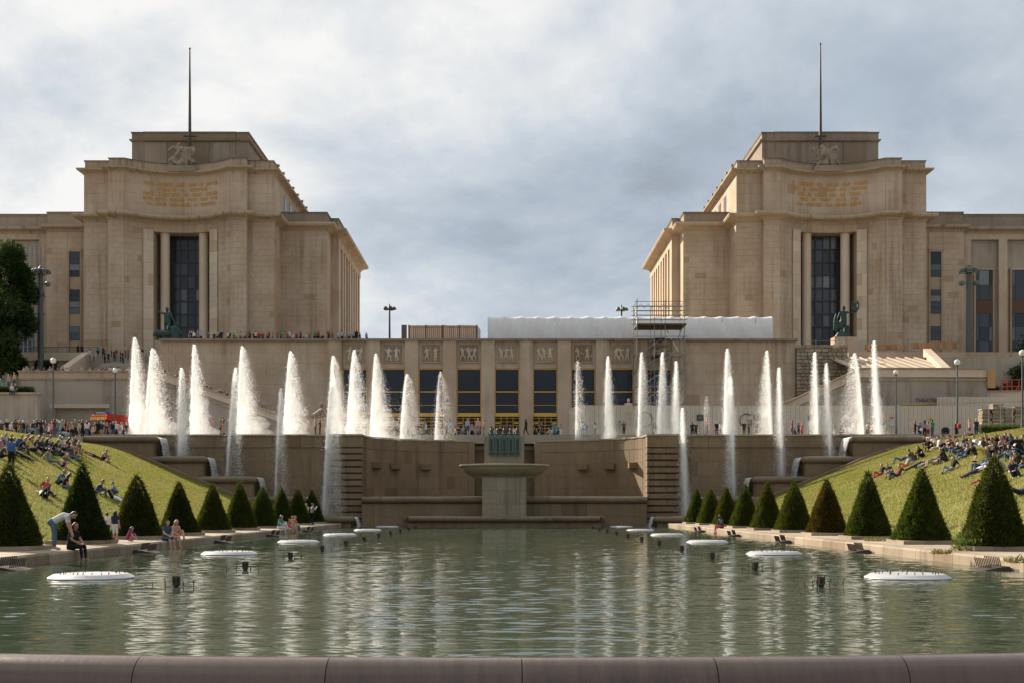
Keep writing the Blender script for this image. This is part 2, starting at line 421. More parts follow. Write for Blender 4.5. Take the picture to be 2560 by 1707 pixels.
def leaf_quads(P, Nn, ln, wd, up=.35, jit=.6):
    n = len(P); d = Nn+np.array([0, 0, up])+rng.normal(0, jit, (n, 3)); d /= np.linalg.norm(d, axis=1)[:, None]
    s = np.cross(d, rng.normal(0, 1, (n, 3))); s /= np.linalg.norm(s, axis=1)[:, None]+1e-9
    l = (ln*rng.uniform(.6, 1.3, n))[:, None]; w = (wd*rng.uniform(.7, 1.3, n))[:, None]
    v = np.stack([P-s*w*.35, P+s*w*.35, P+d*l*.6+s*w*.5, P+d*l*.6-s*w*.5], 1)
    v[:, 2] = P+d*l+s*w*.12; v[:, 3] = P+d*l-s*w*.12
    return v.reshape(-1, 3)
for sgn, nm in ((-1, 'left'), (1, 'right')):
    xs = np.concatenate([np.linspace(17.9, 40, 90), np.linspace(41, 75, 12)]); ys = np.linspace(12, 105.2, 190)
    X, Y = np.meshgrid(xs, ys); Z = np.vectorize(lawn_z)(X)
    Z = Z+.018*np.sin(X*1.3+Y*.7)*np.sin(Y*.9-X*.4)*np.clip((X-18.2)/2, 0, 1)
    if sgn < 0: X = -X[:, ::-1]; Z = Z[:, ::-1]
    mkobj('lawn_bank_'+nm, grid_mesh('lawn_bank', X, Y, Z), LAWN, None, 'structure', True)
    n = 270000
    gy = 35+70*rng.random(n)**.75; gx = 17.95+19.0*rng.random(n)
    uu = U0+FPX*(sgn*gx-CX)/gy; k = (uu > -30) & (uu < 2590); gx = gx[k]; gy = gy[k]
    gz = np.vectorize(lawn_z)(gx)
    P = np.stack([sgn*gx, gy, gz-.01], 1); v = leaf_quads(P, np.tile([0, 0, 1.0], (len(P), 1)), .10, .04, .4, .45)
    o = mkobj('grass_'+nm, np_mesh('grass', v, 4), GRASS, None, 'stuff')
    tag(o, 'short mown grass of the '+nm+' sloping lawn bank', 'grass')
# paved path along the pool (under the clipped yews)
for sgn, nm in ((-1, 'left'), (1, 'right')):
    p = MB().box(sgn*15.05, sgn*17.95, 8, 107, -.4, .32).build('path_'+nm, JOINT, None, 'structure')
    y = 30.0
    for r in range(11):          # large paving slabs
        for c in range(2):
            x0 = 15.07+c*1.42; x1 = x0+1.40
            o = MB().box(sgn*x0, sgn*x1, y+.02, y+6.94, .3, .345+random.uniform(0, .01)).build('paving_slab', PAVE, p)
        y += 6.98
    k = MB().box(sgn*14.62, sgn*15.05, 8, 107, -.5, .27).build('pool_kerb_'+nm, WETJ, None, 'structure')
    y = 12.0
    while y < 106.5:
        ln = 1.75
        b = MB().prism_xz([(sgn*14.4, -.3), (sgn*14.4, .27), (sgn*14.45, .34), (sgn*15.03, .352), (sgn*15.03, -.3)], y+.012, min(y+ln-.012, 107))
        b.build('kerb_stone', KERB, k); y += ln
# low weeds and debris on the right path
# ---------------------------------------------------------------- pool water
def waves(X, Y, seed, amp, lmin, lmax, n, spread):
    r = np.random.default_rng(seed); Z = np.zeros_like(X)
    for i in range(n):
        lam = lmin*(lmax/lmin)**r.random(); k = 2*math.pi/lam; th = math.pi/2+r.normal(0, spread)
        a = amp*lam*r.uniform(.4, 1); Z += a*np.sin(k*(X*math.cos(th)+Y*math.sin(th))+r.uniform(0, 6.28))
    return Z
ys = [13.9]
while ys[-1] < 110.5: ys.append(ys[-1]+.035+.0017*(ys[-1]-12))
ys = np.array(ys); xs = np.linspace(-14.42, 14.42, 300); X, Y = np.meshgrid(xs, ys)
Z = waves(X, Y, 3, .0011, .5, 1.8, 26, .28)+waves(X, Y, 5, .0030, .16, .5, 38, .32)
dist = np.clip(1-(Y-14)/6, 0, 1); Z *= (1-.55*dist)*(1+.7*np.clip((Y-78)/25, 0, 1))
Y = np.maximum(Y, 14.16+.0115*X*X); Z = np.where(Y < 14.3+.0115*X*X, np.minimum(Z, .004), Z)
def water_mat():
    m, t, b = mat('pool_water'); g = N(t, 'ShaderNodeNewGeometry')
    n = N(t, 'ShaderNodeTexNoise'); n.inputs['Scale'].default_value = .12; n.inputs['Detail'].default_value = 4
    L(t, g.outputs['Position'], n.inputs['Vector'])
    c = mix_n(t, ramp_n(t, n.outputs['Fac'], [(.35, 0.0), (.65, 1.0)]), (.041, .059, .038), (.058, .079, .053))
    L(t, c, b.inputs['Base Color']); b.inputs['Roughness'].default_value = .03; b.inputs['IOR'].default_value = 1.333
    b.inputs['Specular IOR Level'].default_value = .5
    mp = N(t, 'ShaderNodeMapping'); mp.inputs['Scale'].default_value = (.55, 1.5, 1); L(t, g.outputs['Position'], mp.inputs['Vector'])
    n2 = N(t, 'ShaderNodeTexNoise'); n2.inputs['Scale'].default_value = 6; n2.inputs['Detail'].default_value = 2
    L(t, mp.outputs[0], n2.inputs['Vector'])
    bp = N(t, 'ShaderNodeBump'); bp.inputs['Strength'].default_value = .10; bp.inputs['Distance'].default_value = .03
    L(t, n2.outputs['Fac'], bp.inputs['Height']); L(t, bp.outputs[0], b.inputs['Normal']); return m
WATER = water_mat()
mkobj('pool_water', grid_mesh('pool_water', X, Y, Z), WATER, None, 'structure', True)
# near rim: long convex row of wet rounded stones, water slipping over it
def rim_y(x): return 14.12+.0115*x*x
def wetrim_mat():
    m, t, b = mat('overflow_rim_stone'); g = N(t, 'ShaderNodeNewGeometry'); o = N(t, 'ShaderNodeObjectInfo')
    n = N(t, 'ShaderNodeTexNoise'); n.inputs['Scale'].default_value = 1.3; n.inputs['Detail'].default_value = 7; n.inputs['Roughness'].default_value = .7
    mp = N(t, 'ShaderNodeMapping'); mp.inputs['Scale'].default_value = (4, .6, .8); mp.inputs['Rotation'].default_value = (0, .35, 0)
    L(t, g.outputs['Position'], mp.inputs['Vector']); L(t, mp.outputs[0], n.inputs['Vector'])
    c = mix_n(t, ramp_n(t, n.outputs['Fac'], [(.3, 0.0), (.7, 1.0)]), (.028, .016, .012), (.105, .064, .044))
    c = mix_n(t, math_n(t, 'MULTIPLY', o.outputs['Random'], .6), c, (.10, .062, .043))
    L(t, c, b.inputs['Base Color']); b.inputs['Roughness'].default_value = .26
    b.inputs['Coat Weight'].default_value = .3; b.inputs['Coat Roughness'].default_value = .05
    bp = N(t, 'ShaderNodeBump'); bp.inputs['Strength'].default_value = .25; bp.inputs['Distance'].default_value = .03
    L(t, n.outputs['Fac'], bp.inputs['Height']); L(t, bp.outputs[0], b.inputs['Normal']); return m
RIMW = wetrim_mat()
rimroot = MB().sweep([(x, rim_y(x)) for x in np.linspace(-14.4, 14.4, 60)], [(-.5, -.9), (-.5, -.03), (0.0, -.03), (.2, -.15), (.25, -.9)]).build('pool_rim', WETJ, None, 'structure')
x = -13.55+.34
edges = [x+2.26*i for i in range(13)]
prof = [(-.45, -.02)]+[(.0+.34*math.sin(a), -.315+.34*math.cos(a)) for a in np.linspace(-.25, 1.75, 14)]+[(.33, -.9), (-.45, -.9)]
for a, b in zip(edges[:-1], edges[1:]):
    pts = [(q, rim_y(q)) for q in np.linspace(a+.005, b-.005, 12)]
    MB().sweep(pts, prof).build('rim_stone', RIMW, rimroot, None, True)
# terraces above the lawns
def slab(name, x0, x1, y0, y1, z0, z1, m=None): return MB().box(x0, x1, y0, y1, z0, z1).build(name, m or GROUND, None, 'structure')
MB().prism([(-140, 105.3), (-37.25, 105.3), (-37.25, 109.65), (-31.2, 109.65), (-31.2, 118), (-140, 118)], -1, 7.96).build('terrace_left', GROUND, None, 'structure')
MB(True).prism([(-140, 105.3), (-37.25, 105.3), (-37.25, 109.65), (-31.2, 109.65), (-31.2, 118), (-140, 118)], -1, 7.96).build('terrace_right', GROUND, None, 'structure')
slab('theatre_terrace', -140, 140, 123, 150, -1, 9.2)
MB().prism_yz([(118, -1), (123, -1), (123, 9.2), (118, 7.96)], -140, -31.2).build('ramp_left', GROUND, None, 'structure')
MB().prism_yz([(118, -1), (123, -1), (123, 9.2), (118, 7.96)], 31.2, 140).build('ramp_right', GROUND, None, 'structure')
slab('parvis', -42.8, 36.3, 151.25, 260, 9, 22.3)
slab('pavilion_court_left', -140, -42.81, 166.2, 260, 9, 22.6)
slab('pavilion_court_right', 36.31, 140, 160.2, 260, 9, 21.4)
_xs = np.linspace(-31.2, 31.2, 125); _v = []; _f = []
for i, q in enumerate(_xs):
    yy = 109.9 if abs(q) > 13.3 else 109.3+10.8*math.sqrt(max(0, 1-(q/13.35)**2))+.5
    _v += [(q, min(yy, 122.9), 8.15), (q, 123, 8.15)]
    if i: _f.append((2*i-2, 2*i, 2*i+1, 2*i-1))
MB().add(_v, _f).build('upper_basin_water', WATER, None, 'structure')
# ---------------------------------------------------------------- the two pavilions with their wings
PC, CH, SAG = -47.8, 7.7, 3.2
AR = (CH*CH+SAG*SAG)/(2*SAG); AY = 175+SAG-AR
def arc_y(x, o=0.0): return AY+math.sqrt(max(0, (AR+o)**2-(x-PC)**2))
def arc_pts(x0, x1, n): return [(x, arc_y(x)) for x in np.linspace(x0, x1, n)]
ZB, ZC, ZU, ZP = 22.6, 44.0, 50.7, 52.5
def text_mesh(txt, size, extrude, width=None):
    cu = bpy.data.curves.new('t', 'FONT'); cu.body = txt; cu.size = size; cu.extrude = extrude; cu.align_x = 'CENTER'; cu.resolution_u = 3; cu.space_character = 1.12; cu.offset = .012
    o = bpy.data.objects.new('t', cu); COL.objects.link(o); dg = bpy.context.evaluated_depsgraph_get()
    me = bpy.data.meshes.new_from_object(o.evaluated_get(dg)); bpy.data.objects.remove(o); bpy.data.curves.remove(cu)
    co = np.zeros(len(me.vertices)*3, dtype=np.float32); me.vertices.foreach_get('co', co); co = co.reshape(-1, 3).copy()
    if width: co[:, 0] *= width/(co[:, 0].max()-co[:, 0].min())
    return me, co
def letters(me, W, root, m, name='letter'):
    """split a line of text into one object per letter (accents stay with their letter)"""
    n = len(W); par = list(range(n))
    def find(a):
        while par[a] != a: par[a] = par[par[a]]; a = par[a]
        return a
    polys = [tuple(p.vertices) for p in me.polygons]
    for p in polys:
        r = find(p[0])
        for q in p[1:]: par[find(q)] = r
    comp = {}
    for i in range(n): comp.setdefault(find(i), []).append(i)
    cs = sorted(([min(W[i, 0] for i in c), max(W[i, 0] for i in c), list(c)] for c in comp.values()), key=lambda q: q[0])
    grp = []
    for a, b, c in cs:
        if grp and a < grp[-1][1]-.25*(b-a): grp[-1][1] = max(grp[-1][1], b); grp[-1][2] += c
        else: grp.append([a, b, c])
    for a, b, c in grp:
        ix = {v: k for k, v in enumerate(c)}; mm = bpy.data.meshes.new(name)
        mm.from_pydata([tuple(float(t) for t in W[v]) for v in c], [], [tuple(ix[v] for v in p) for p in polys if p[0] in ix]); mkobj(name, mm, m, root)
    bpy.data.meshes.remove(me)
def relief_caps(seed, w, h, dens=26):
    """tangle of figures for a carved panel, in x/z, carved depth along -y"""
    r = random.Random(seed); caps = []
    nf = r.choice((2, 2, 3))
    for i in range(nf):
        cx = (i+.5)/nf*w-w/2+r.uniform(-.06, .06)*w; lean = r.uniform(-.25, .25)*w/2; s = h
        hip = (cx, 0, -.05*s); ch = (cx+lean*.5, 0, .2*s); hd = (cx+lean*.6, -.03*s, .36*s)
        caps += [(hip, ch, .085*s, .10*s, 0), (hd, hd, .065*s, .065*s, 0)]
        for sg in (-1, 1):
            kn = (cx+sg*r.uniform(.03, .16)*s, -.02, -.25*s); an = (kn[0]+r.uniform(-.06, .08)*s, 0, -.46*s)
            caps += [(hip, kn, .06*s, .05*s, 0), (kn, an, .045*s, .03*s, 0)]
            el = (ch[0]+sg*r.uniform(.12, .2)*s, -.02, r.uniform(.08, .34)*s); wr = (el[0]+r.uniform(-.14, .14)*s, -.03, el[2]+r.uniform(-.2, .16)*s)
            caps += [((ch[0]+sg*.08*s, 0, .25*s), el, .04*s, .035*s, 0), (el, wr, .033*s, .025*s, 0)]
    for i in range(dens//3):
        x0 = r.uniform(-.48, .48)*w; z0 = r.uniform(-.45, .4)*h
        caps.append(((x0, .03*h, z0), (x0+r.uniform(-.2, .2)*w*.6, .02*h, z0+r.uniform(-.2, .2)*h), .035*h, .02*h, 0))
    out = []
    for c in caps:
        f = lambda p: (max(-w*.49, min(w*.49, p[0])), p[1], max(-h*.49, min(h*.49, p[2])))
        out.append((f(c[0]), f(c[1]), c[2], c[3], 0))
    return out
def pavilion(mir, lines, nm, label, wing_label):
    sg = 1 if mir else -1
    root = thing('pavilion', (sg*47.8, 176, ZB), label, 'building')
    M = lambda: MB(mir)
    # core masses
    aL = arc_pts(PC-CH, PC-4.15, 9); aR = arc_pts(PC+4.15, PC+CH, 9)
    M().prism([(-57.9, 190), (-57.9, 175)]+aL+[(PC-4.15, 190)], ZB, ZC).build('wall', JOINT, root)
    M().prism([(PC+4.15, 190)]+aR+[(-37.7, 175), (-37.7, 190)], ZB, ZC).build('wall', JOINT, root)
    M().prism(arc_pts(PC-4.15, PC+4.15, 13)+[(PC+4.15, 181.4), (PC-4.15, 181.4)], 42.4, ZC).build('lintel', STONE, root)
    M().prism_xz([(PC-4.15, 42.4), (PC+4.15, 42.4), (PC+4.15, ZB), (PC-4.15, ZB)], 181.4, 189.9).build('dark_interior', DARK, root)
    M().box(-61.9, -57.9, 176.4, 200, ZB, ZC).build('wall', JOINT, root)
    M().box(-37.7, -34.0, 176.4, 200, ZB, ZC).build('wall', JOINT, root)
    M().box(-34.0, -27.0, 182.0, 214, 21.7, ZC).build('wall', JOINT, root)
    M().box(-27.0, -25.8, 186, 188.3, 21.7, ZC).build('wall', STONE, root)
    M().box(-27.0, -25.8, 188.3, 214, 42.3, ZC).build('frieze', STONE, root)
    fl = []
    for i in range(8):
        y = 190.6+3.05*i
        M().box(-27.0, -25.8, y, y+.95, 21.7, 42.3).build('pilaster', STONE_P, root)
    for i in range(8):
        y = 190.6+3.05*i
        M().box(-27.0, -26.96, y-1.7, y-.35, 23, 41).build('window', GLASS, root)
    # slabs on the camera-facing planes
    cl = Clad(root, STONE, .05, mir=mir)
    GP = .016
    cw, ch = 1.9, .82
    cl.wall((-57.9, 175), (PC-CH, 175), ZB+1.2, 43.6, 1.2, ch)
    cl.wall((PC+CH, 175), (-37.7, 175), ZB+1.2, 43.6, 1.2, ch)
    for pts, jamb in ((arc_pts(PC-CH, PC-5.7, 3), 0), (arc_pts(PC+5.7, PC+CH, 3), 1)):
        for a, b in zip(pts[:-1], pts[1:]): cl.wall(a, b, ZB+1.2, 43.6, 1.2, ch)
    cj = Clad(root, STONE_P, .05, mir=mir, name='jamb_slab')
    cj.wall((PC-5.45, arc_y(PC-5.45)-.12), (PC-4.15, arc_y(PC-4.15)-.12), ZB+.3, 42.6, 1.4, ch*2)
    cj.wall((PC+4.15, arc_y(PC+4.15)-.12), (PC+5.45, arc_y(PC+5.45)-.12), ZB+.3, 42.6, 1.4, ch*2); cj.done()
    cl.wall((-61.9, 176.4), (-57.9, 176.4), ZB+1.2, 43.6, 1.35, ch)
    cl.wall((-37.7, 176.4), (-34.0, 176.4), ZB+1.2, 43.6, 1.25, ch)
    cl.wall((-34.0, 182), (-27.05, 182), 21.8, 43.6, 1.75, ch)
    cl.wall((-34.0, 176.4), (-34.0, 181.9), ZB, 43.6, 1.8, ch)
    # upper tier
    up = [(-61.9, 205), (-61.9, 176.4), (-57.9, 176.4), (-57.9, 175)]+arc_pts(PC-CH, PC+CH, 25)+[(-37.7, 175), (-37.7, 176.4), (-34.0, 176.4), (-34.0, 214)]
    M().prism(up[::-1] if False else up+[(-34.0, 214.5), (-61.9, 214.5)], ZC+.8, ZU).build('upper_wall', STONE, root)
    cl.wall((-61.9, 176.4), (-57.9, 176.4), ZC+.85, ZU-.1, 2.0, 1.45); cl.wall((-37.7, 176.4), (-34.0, 176.4), ZC+.85, ZU-.1, 1.85, 1.45)
    cl.wall((-57.9, 175), (PC-CH, 175), ZC+.85, ZU-.1, 1.2, 1.45); cl.wall((PC+CH, 175), (-37.7, 175), ZC+.85, ZU-.1, 1.2, 1.45)
    ap = arc_pts(PC-CH, PC+CH, 13)
    for a, b in zip(ap[:-1], ap[1:]): cl.wall(a, b, ZC+.85, ZU-.1, 2.4, 1.45, bond=0, gap=.015)
    cl.done()
    low = [(-61.9, 182.0)]+up[1:-1]+[(-34.0, 182), (-27.0, 182), (-27.0, 186), (-25.8, 186), (-25.8, 214.5)]
    M().sweep(low, [(-.3, 43.62), (.10, 43.62), (.14, 43.85), (.60, 44.02), (1.25, 44.12), (1.4, 44.36), (1.32, 44.62), (.6, 44.74), (-.3, 44.82)]).build('cornice', TRIM, root)
    M().sweep(up, [(-.3, 50.55), (.08, 50.55), (.1, 50.78), (.5, 50.95), (.85, 51.05), (.9, 51.3), (.3, 51.4), (-.3, 51.42)]).build('upper_cornice', TRIM, root)
    par = [(x, y) for x, y in up]
    M().sweep(par, [(-.75, 51.3), (-.1, 51.38), (-.1, 52.38), (-.02, 52.4), (-.02, 52.52), (-.75, 52.52)]).build('parapet', TRIM, root)
    M().sweep(par, [(-.8, 52.53), (.04, 52.53), (.04, 52.62), (-.8, 52.62)]).build('flashing', LEAD, root)
    M().prism([(x, y+.6) for x, y in up[1:-1]]+[(-34.4, 214), (-61.5, 214)], 51.0, 51.5).build('roof', ATTIC, root)
    sp = [(-34.0, 182.0), (-27.0, 182), (-27.0, 186), (-25.8, 186), (-25.8, 214.5)]
    M().sweep(sp, [(-.8, 44.7), (-.12, 44.7), (-.12, 46.15), (0, 46.18), (0, 46.32), (-.8, 46.32)]).build('side_parapet', ATTIC, root)
    M().sweep(sp, [(-.85, 46.33), (.05, 46.33), (.05, 46.42), (-.85, 46.42)]).build('flashing', LEAD, root)
    M().box(-33.9, -26.2, 182.8, 214, 44.5, 45.2).build('side_roof', ATTIC, root)
    # windows high on the inner flank, roof-edge brackets
    for i in range(6):
        y = 184.5+4.6*i
        f = M().box(-34.02, -33.97, y, y+2.2, 46.4, 49.6).build('flank_window', FRAME, root)
        M().box(-33.97, -33.95, y+.15, y+2.05, 46.55, 49.45).build('pane', GLASS, f)
    for i in range(8):
        y = 179+4.2*i; M().box(-34.25, -33.7, y, y+.45, 52.52, 52.8).build('roof_bracket', TRIM, root)
    # attic block
    M().box(-56.6, -38.95, 182, 213, 51.2, 57.25).build('attic_wall', ATTIC, root)
    for x0, x1 in ((-54.6, -51.3), (-50.7, -44.9), (-44.3, -41.0)): M().box(x0, x1, 181.86, 182, 51.2, 56.9).build('attic_panel', ATTIC, root)
    at = [(-56.6, 213), (-56.6, 182), (-54.7, 182), (-54.7, 181.85), (-40.9, 181.85), (-40.9, 182), (-38.95, 182), (-38.95, 213)]
    M().sweep(at, [(-.5, 57.0), (.12, 57.05), (.32, 57.2), (.34, 57.38), (.02, 57.45), (.02, 58.25), (.1, 58.28), (.1, 58.42), (-.5, 58.42)]).build('attic_cornice', ATTIC, root)
    M().sweep(at, [(-.5, 58.43), (.14, 58.43), (.14, 58.52), (-.5, 58.52)]).build('flashing', LEAD, root)
    M().box(-56.2, -39.3, 182.4, 212.8, 57.2, 57.9).build('attic_roof', ATTIC, root)
    # carved group over the inscription
    caps = []
    r = random.Random(11 if mir else 4)
    for i in range(34):
        x = r.uniform(-1.75, 1.75); z = r.uniform(-1.2, 1.55); q = r.uniform(.22, .42)*(1.1-abs(x)*.22)
        caps.append(((x, r.uniform(-.2, .15), z), (x+r.uniform(-.7, .7), r.uniform(-.25, .1), z+r.uniform(-.55, .55)), q, q*.6, 0))
    caps += [((-.35, -.35, -.95), (-.35, -.42, -.95), .55, .5, 0), ((.55, -.3, -1.2), (.5, -.2, .6), .22, .3, 0), ((-.9, -.3, .3), (-.3, -.2, 1.2), .3, .25, 0), ((.3, -.3, .8), (.9, -.25, 1.3), .25, .22, 0)]
    me = fuse('carved_group', caps, .075, .6, tags=False, smooth=False)
    g = mkobj('carved_group', me, ATTIC, None, None, True); g.location = (sg*47.75, 177.9, 53.5); child(g, root)
    M().prism_xz([(-50.1, 51.2), (-45.5, 51.2), (-45.9, 52.1), (-49.7, 52.1)], 177.0, 178.6).build('carved_group_base', ATTIC, root)
    # flagpole
    M().tube([(-47.35, 180.2, 55.4), (-47.35, 180.2, 57.5), (-47.35, 180.2, 64), (-47.35, 180.2, 70.4+(.7 if mir else 0))], [.26, .24, .17, .09], 10).sphere((-47.35, 180.2, 70.5+(.7 if mir else 0)), .16).build('flagpole', IRON, root)
    M().box(-48.3, -46.4, 180.0, 180.4, 57.3, 57.42).build('flagpole_bracket', IRON, root)
    # columns
    for dx in (-2.87, 2.87):
        c = M().lathe(PC+dx, 178.9, [(.74, ZB), (.74, ZB+.4), (.70, ZB+.5), (.68, 42.0), (.73, 42.2), (.73, 42.4)], 24).build('column', STONE_P, root, None, True)
        cm = c
    # tall window: frame grid and panes
    rows = 10; z0, z1 = ZB+.3, 42.35; hh = (z1-z0)/rows
    cols = [(-2.05, -1.12), (-1.12, 0), (0, 1.12), (1.12, 2.05), (-4.1, -3.62), (3.62, 4.1)]
    fr = M()
    for xs_ in (-4.12, -3.62, -2.07, -1.12, 0, 1.12, 2.07, 3.62, 4.12):
        w = .12 if abs(abs(xs_)-1.12) < .01 else .06
        fr.box(PC+xs_-w, PC+xs_+w, 180.55, 180.85, z0, z1)
    for k in range(rows+1):
        z = z0+k*hh
        for a, b in ((-2.1, 2.1), (-4.15, -3.55), (3.55, 4.15)): fr.box(PC+a, PC+b, 180.5, 180.8, z-.09, z+.09)
    fr.box(PC-3.6, PC-2.1, 180.6, 180.9, z0, z1); fr.box(PC+2.1, PC+3.6, 180.6, 180.9, z0, z1)
    win = fr.build('tall_window', FRAME, root)
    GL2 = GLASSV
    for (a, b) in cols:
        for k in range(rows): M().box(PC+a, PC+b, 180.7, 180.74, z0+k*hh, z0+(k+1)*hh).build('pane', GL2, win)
    # inscription, bent on to the curve
    z = 49.25
    for txt, wdt in lines:
        me, co = text_mesh(txt, .66, .04, wdt)
        X = PC+co[:, 0]*(1 if True else -1)
        if mir: Xw = -PC+co[:, 0]
        else: Xw = PC+co[:, 0]
        Yw = np.array([arc_y(x if not mir else -x) for x in Xw])-.10-co[:, 2]
        letters(me, np.stack([Xw, Yw, z+co[:, 1]], 1), root, GOLDL); z -= .745
    # ---- wing
    wg = thing('wing', (sg*75, 184, ZB), wing_label, 'building')
    M().box(-69.6, -61.9, 182.2, 200, ZB, ZC).build('wall', JOINT, wg)
    wins = [(px(173, 182), px(199, 182), pz(v1, 182), pz(v0, 182)) for v0, v1 in ((630, 692), (724, 784), (816, 850))]
    wx0, wx1 = wins[0][0], wins[0][1]
    cl = Clad(wg, STONE, .05, mir=mir)
    cl.wall((-69.6, 182.2), (wx0-.35, 182.2), ZB, 43.4, 1.6, ch); cl.wall((wx1+.35, 182.2), (-61.95, 182.2), ZB, 43.4, 1.6, ch)
    cl.wall((wx0-.3, 182.2), (wx1+.3, 182.2), wins[0][3]+.4, 43.4, 2.2, ch)
    cl.done()
    M().box(wx0-.32, wx0-.02, 182.0, 182.25, ZB, wins[0][3]+.35).box(wx1+.02, wx1+.32, 182.0, 182.25, ZB, wins[0][3]+.35).box(wx0-.32, wx1+.32, 181.95, 182.25, wins[0][3]+.02, wins[0][3]+.4).build('window_surround', TRIM, wg)
    for a, b, c, d in wins:
        f = M().box(a, b, 182.12, 182.19, c, d).build('window', FRAME, wg)
        n = 4 if d-c > 3 else 2
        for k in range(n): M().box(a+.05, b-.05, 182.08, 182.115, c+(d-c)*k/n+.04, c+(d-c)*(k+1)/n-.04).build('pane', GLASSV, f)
    M().box(-125, -69.6, 184.4, 200, ZB, ZC).build('wall', JOINT, wg)
    for i in range(3):
        x1 = -71.4-5.55*i; x0 = x1-4.1
        M().box(x0-1.35, x0-.05, 183.6, 184.4, ZB, 42.6).build('pilaster', STONE, wg)
        M().box(x0, x1, 184.25, 184.4, 38.0, 42.55).build('recessed_panel', STAIN, wg)
        f = M().box(x0+.75, x1-.75, 184.1, 184.35, ZB, 38.0).build('bay_window', FRAME, wg)
        M().box(x0+.5, x0+.74, 183.95, 184.35, ZB, 38.3).box(x1-.74, x1-.5, 183.95, 184.35, ZB, 38.3).box(x0+.5, x1-.5, 183.93, 184.35, 38.02, 38.3).build('window_surround', TRIM, wg)
        M().box(x0+.8, x1-.8, 184.0, 184.09, 31.4, 33.4).build('spandrel', WOODD, wg)
        for zc0, zc1 in ((33.45, 35.7), (35.75, 37.95), (29.3, 31.35), (27.2, 29.25), (25.1, 27.15), (22.8, 25.05)):
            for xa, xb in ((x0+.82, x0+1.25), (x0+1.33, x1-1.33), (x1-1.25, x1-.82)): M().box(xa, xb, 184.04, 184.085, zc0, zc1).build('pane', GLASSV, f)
    M().box(-71.3, -69.6, 183.6, 184.4, ZB, 42.6).build('pilaster', STONE, wg)
    M().box(-125, -69.6, 183.6, 184.4, 42.6, ZC).build('frieze', STONE, wg)
    M().sweep([(-125, 183.6), (-69.6, 183.6), (-69.6, 182.2), (-61.0, 182.2)], [(-.3, 43.5), (.1, 43.5), (.15, 43.75), (.55, 43.95), (.8, 44.05), (.85, 44.4), (.4, 44.55), (-.3, 44.6)]).build('cornice', TRIM, wg)
    M().sweep([(-125, 183.6), (-69.6, 183.6), (-69.6, 182.2), (-61.9, 182.2)], [(-.6, 44.5), (-.1, 44.5), (-.1, 46.2), (.02, 46.22), (.02, 46.4), (-.6, 46.4)]).build('parapet', ATTIC, wg)
    M().sweep([(-125, 183.6), (-69.6, 183.6), (-69.6, 182.2), (-61.9, 182.2)], [(-.65, 46.41), (.06, 46.41), (.06, 46.5), (-.65, 46.5)]).build('flashing', LEAD, wg)
    M().box(-125, -62, 184, 205, 44.3, 45.6).build('roof', ATTIC, wg)
    return root
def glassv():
    m, t, b = mat('reflection_toned_glass'); o = N(t, 'ShaderNodeObjectInfo')
    c = ramp_n(t, o.outputs['Random'], [(0, (.022, .027, .032)), (.35, (.05, .06, .07)), (.7, (.10, .115, .125)), (.9, (.18, .19, .19))], 'CONSTANT')  # paler panes have their reflections put into the base colour, at random
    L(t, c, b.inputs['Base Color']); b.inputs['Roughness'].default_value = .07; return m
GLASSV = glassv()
pavilion(False, [('TOUT · HOMME · CRÉE · SANS · LE · SAVOIR', 11.0), ('COMME · IL · RESPIRE', 7.4), ("MAIS · L'ARTISTE · SE · SENT · CRÉER", 11.0), ('SON · ACTE · ENGAGE · TOUT · SON · ÊTRE', 11.0), ('SA · PEINE · BIEN-AIMÉE · LE · FORTIFIE', 10.0)], 'left',
         'left stone pavilion with gilded inscription beginning TOUT HOMME and a tall glazed doorway', 'left wing of the palace with stacked windows, partly behind a dark tree')
pavilion(True, [('IL · DÉPEND · DE · CELUI · QUI · PASSE', 11.0), ('QUE · JE · SOIS · TOMBE · OU · TRÉSOR', 11.0), ('QUE · JE · PARLE · OU · ME · TAISE', 9.3), ("CECI · NE · TIENT · QU'À · TOI", 8.6), ("AMI · N'ENTRE · PAS · SANS · DÉSIR", 9.6)], 'right',
         'right stone pavilion with gilded inscription beginning IL DÉPEND and a sunlit inner colonnade', 'right wing of the palace with tall bay windows beside the floodlight mast')
# ---------------------------------------------------------------- theatre front below the parvis
TY = 150.0
th = thing('theatre_building', (0, TY, 9.2), 'long stone theatre front with nine gold-framed bays under carved panels', 'building')
ZT = 22.45; WT, WB, DT = 19.0, 13.45, 13.1
MB().box(-42.9, -22.0, TY, TY+.9, 9, ZT).build('wall', JOINT, th)
MB().box(20.9+1.65+.02, 36.4, TY, TY+.9, 9, ZT).build('wall', JOINT, th)
cl = Clad(th, STONE, .05)
cl.wall((-42.9, TY), (-22.0, TY), 9.2, ZT-.1, 1.72, 1.32); cl.wall((22.6, TY), (36.4, TY), 9.2, ZT-.1, 1.72, 1.32)
cl.wall((-42.9, TY+10), (-42.9, TY), 14, ZT-.1, 1.72, 1.32)
cl.done()
for i in range(10):
    x = -22.0+4.765*i
    p = MB().box(x, x+1.65, TY-.35, TY+.9, 9, ZT).build('pilaster', STONE, th)
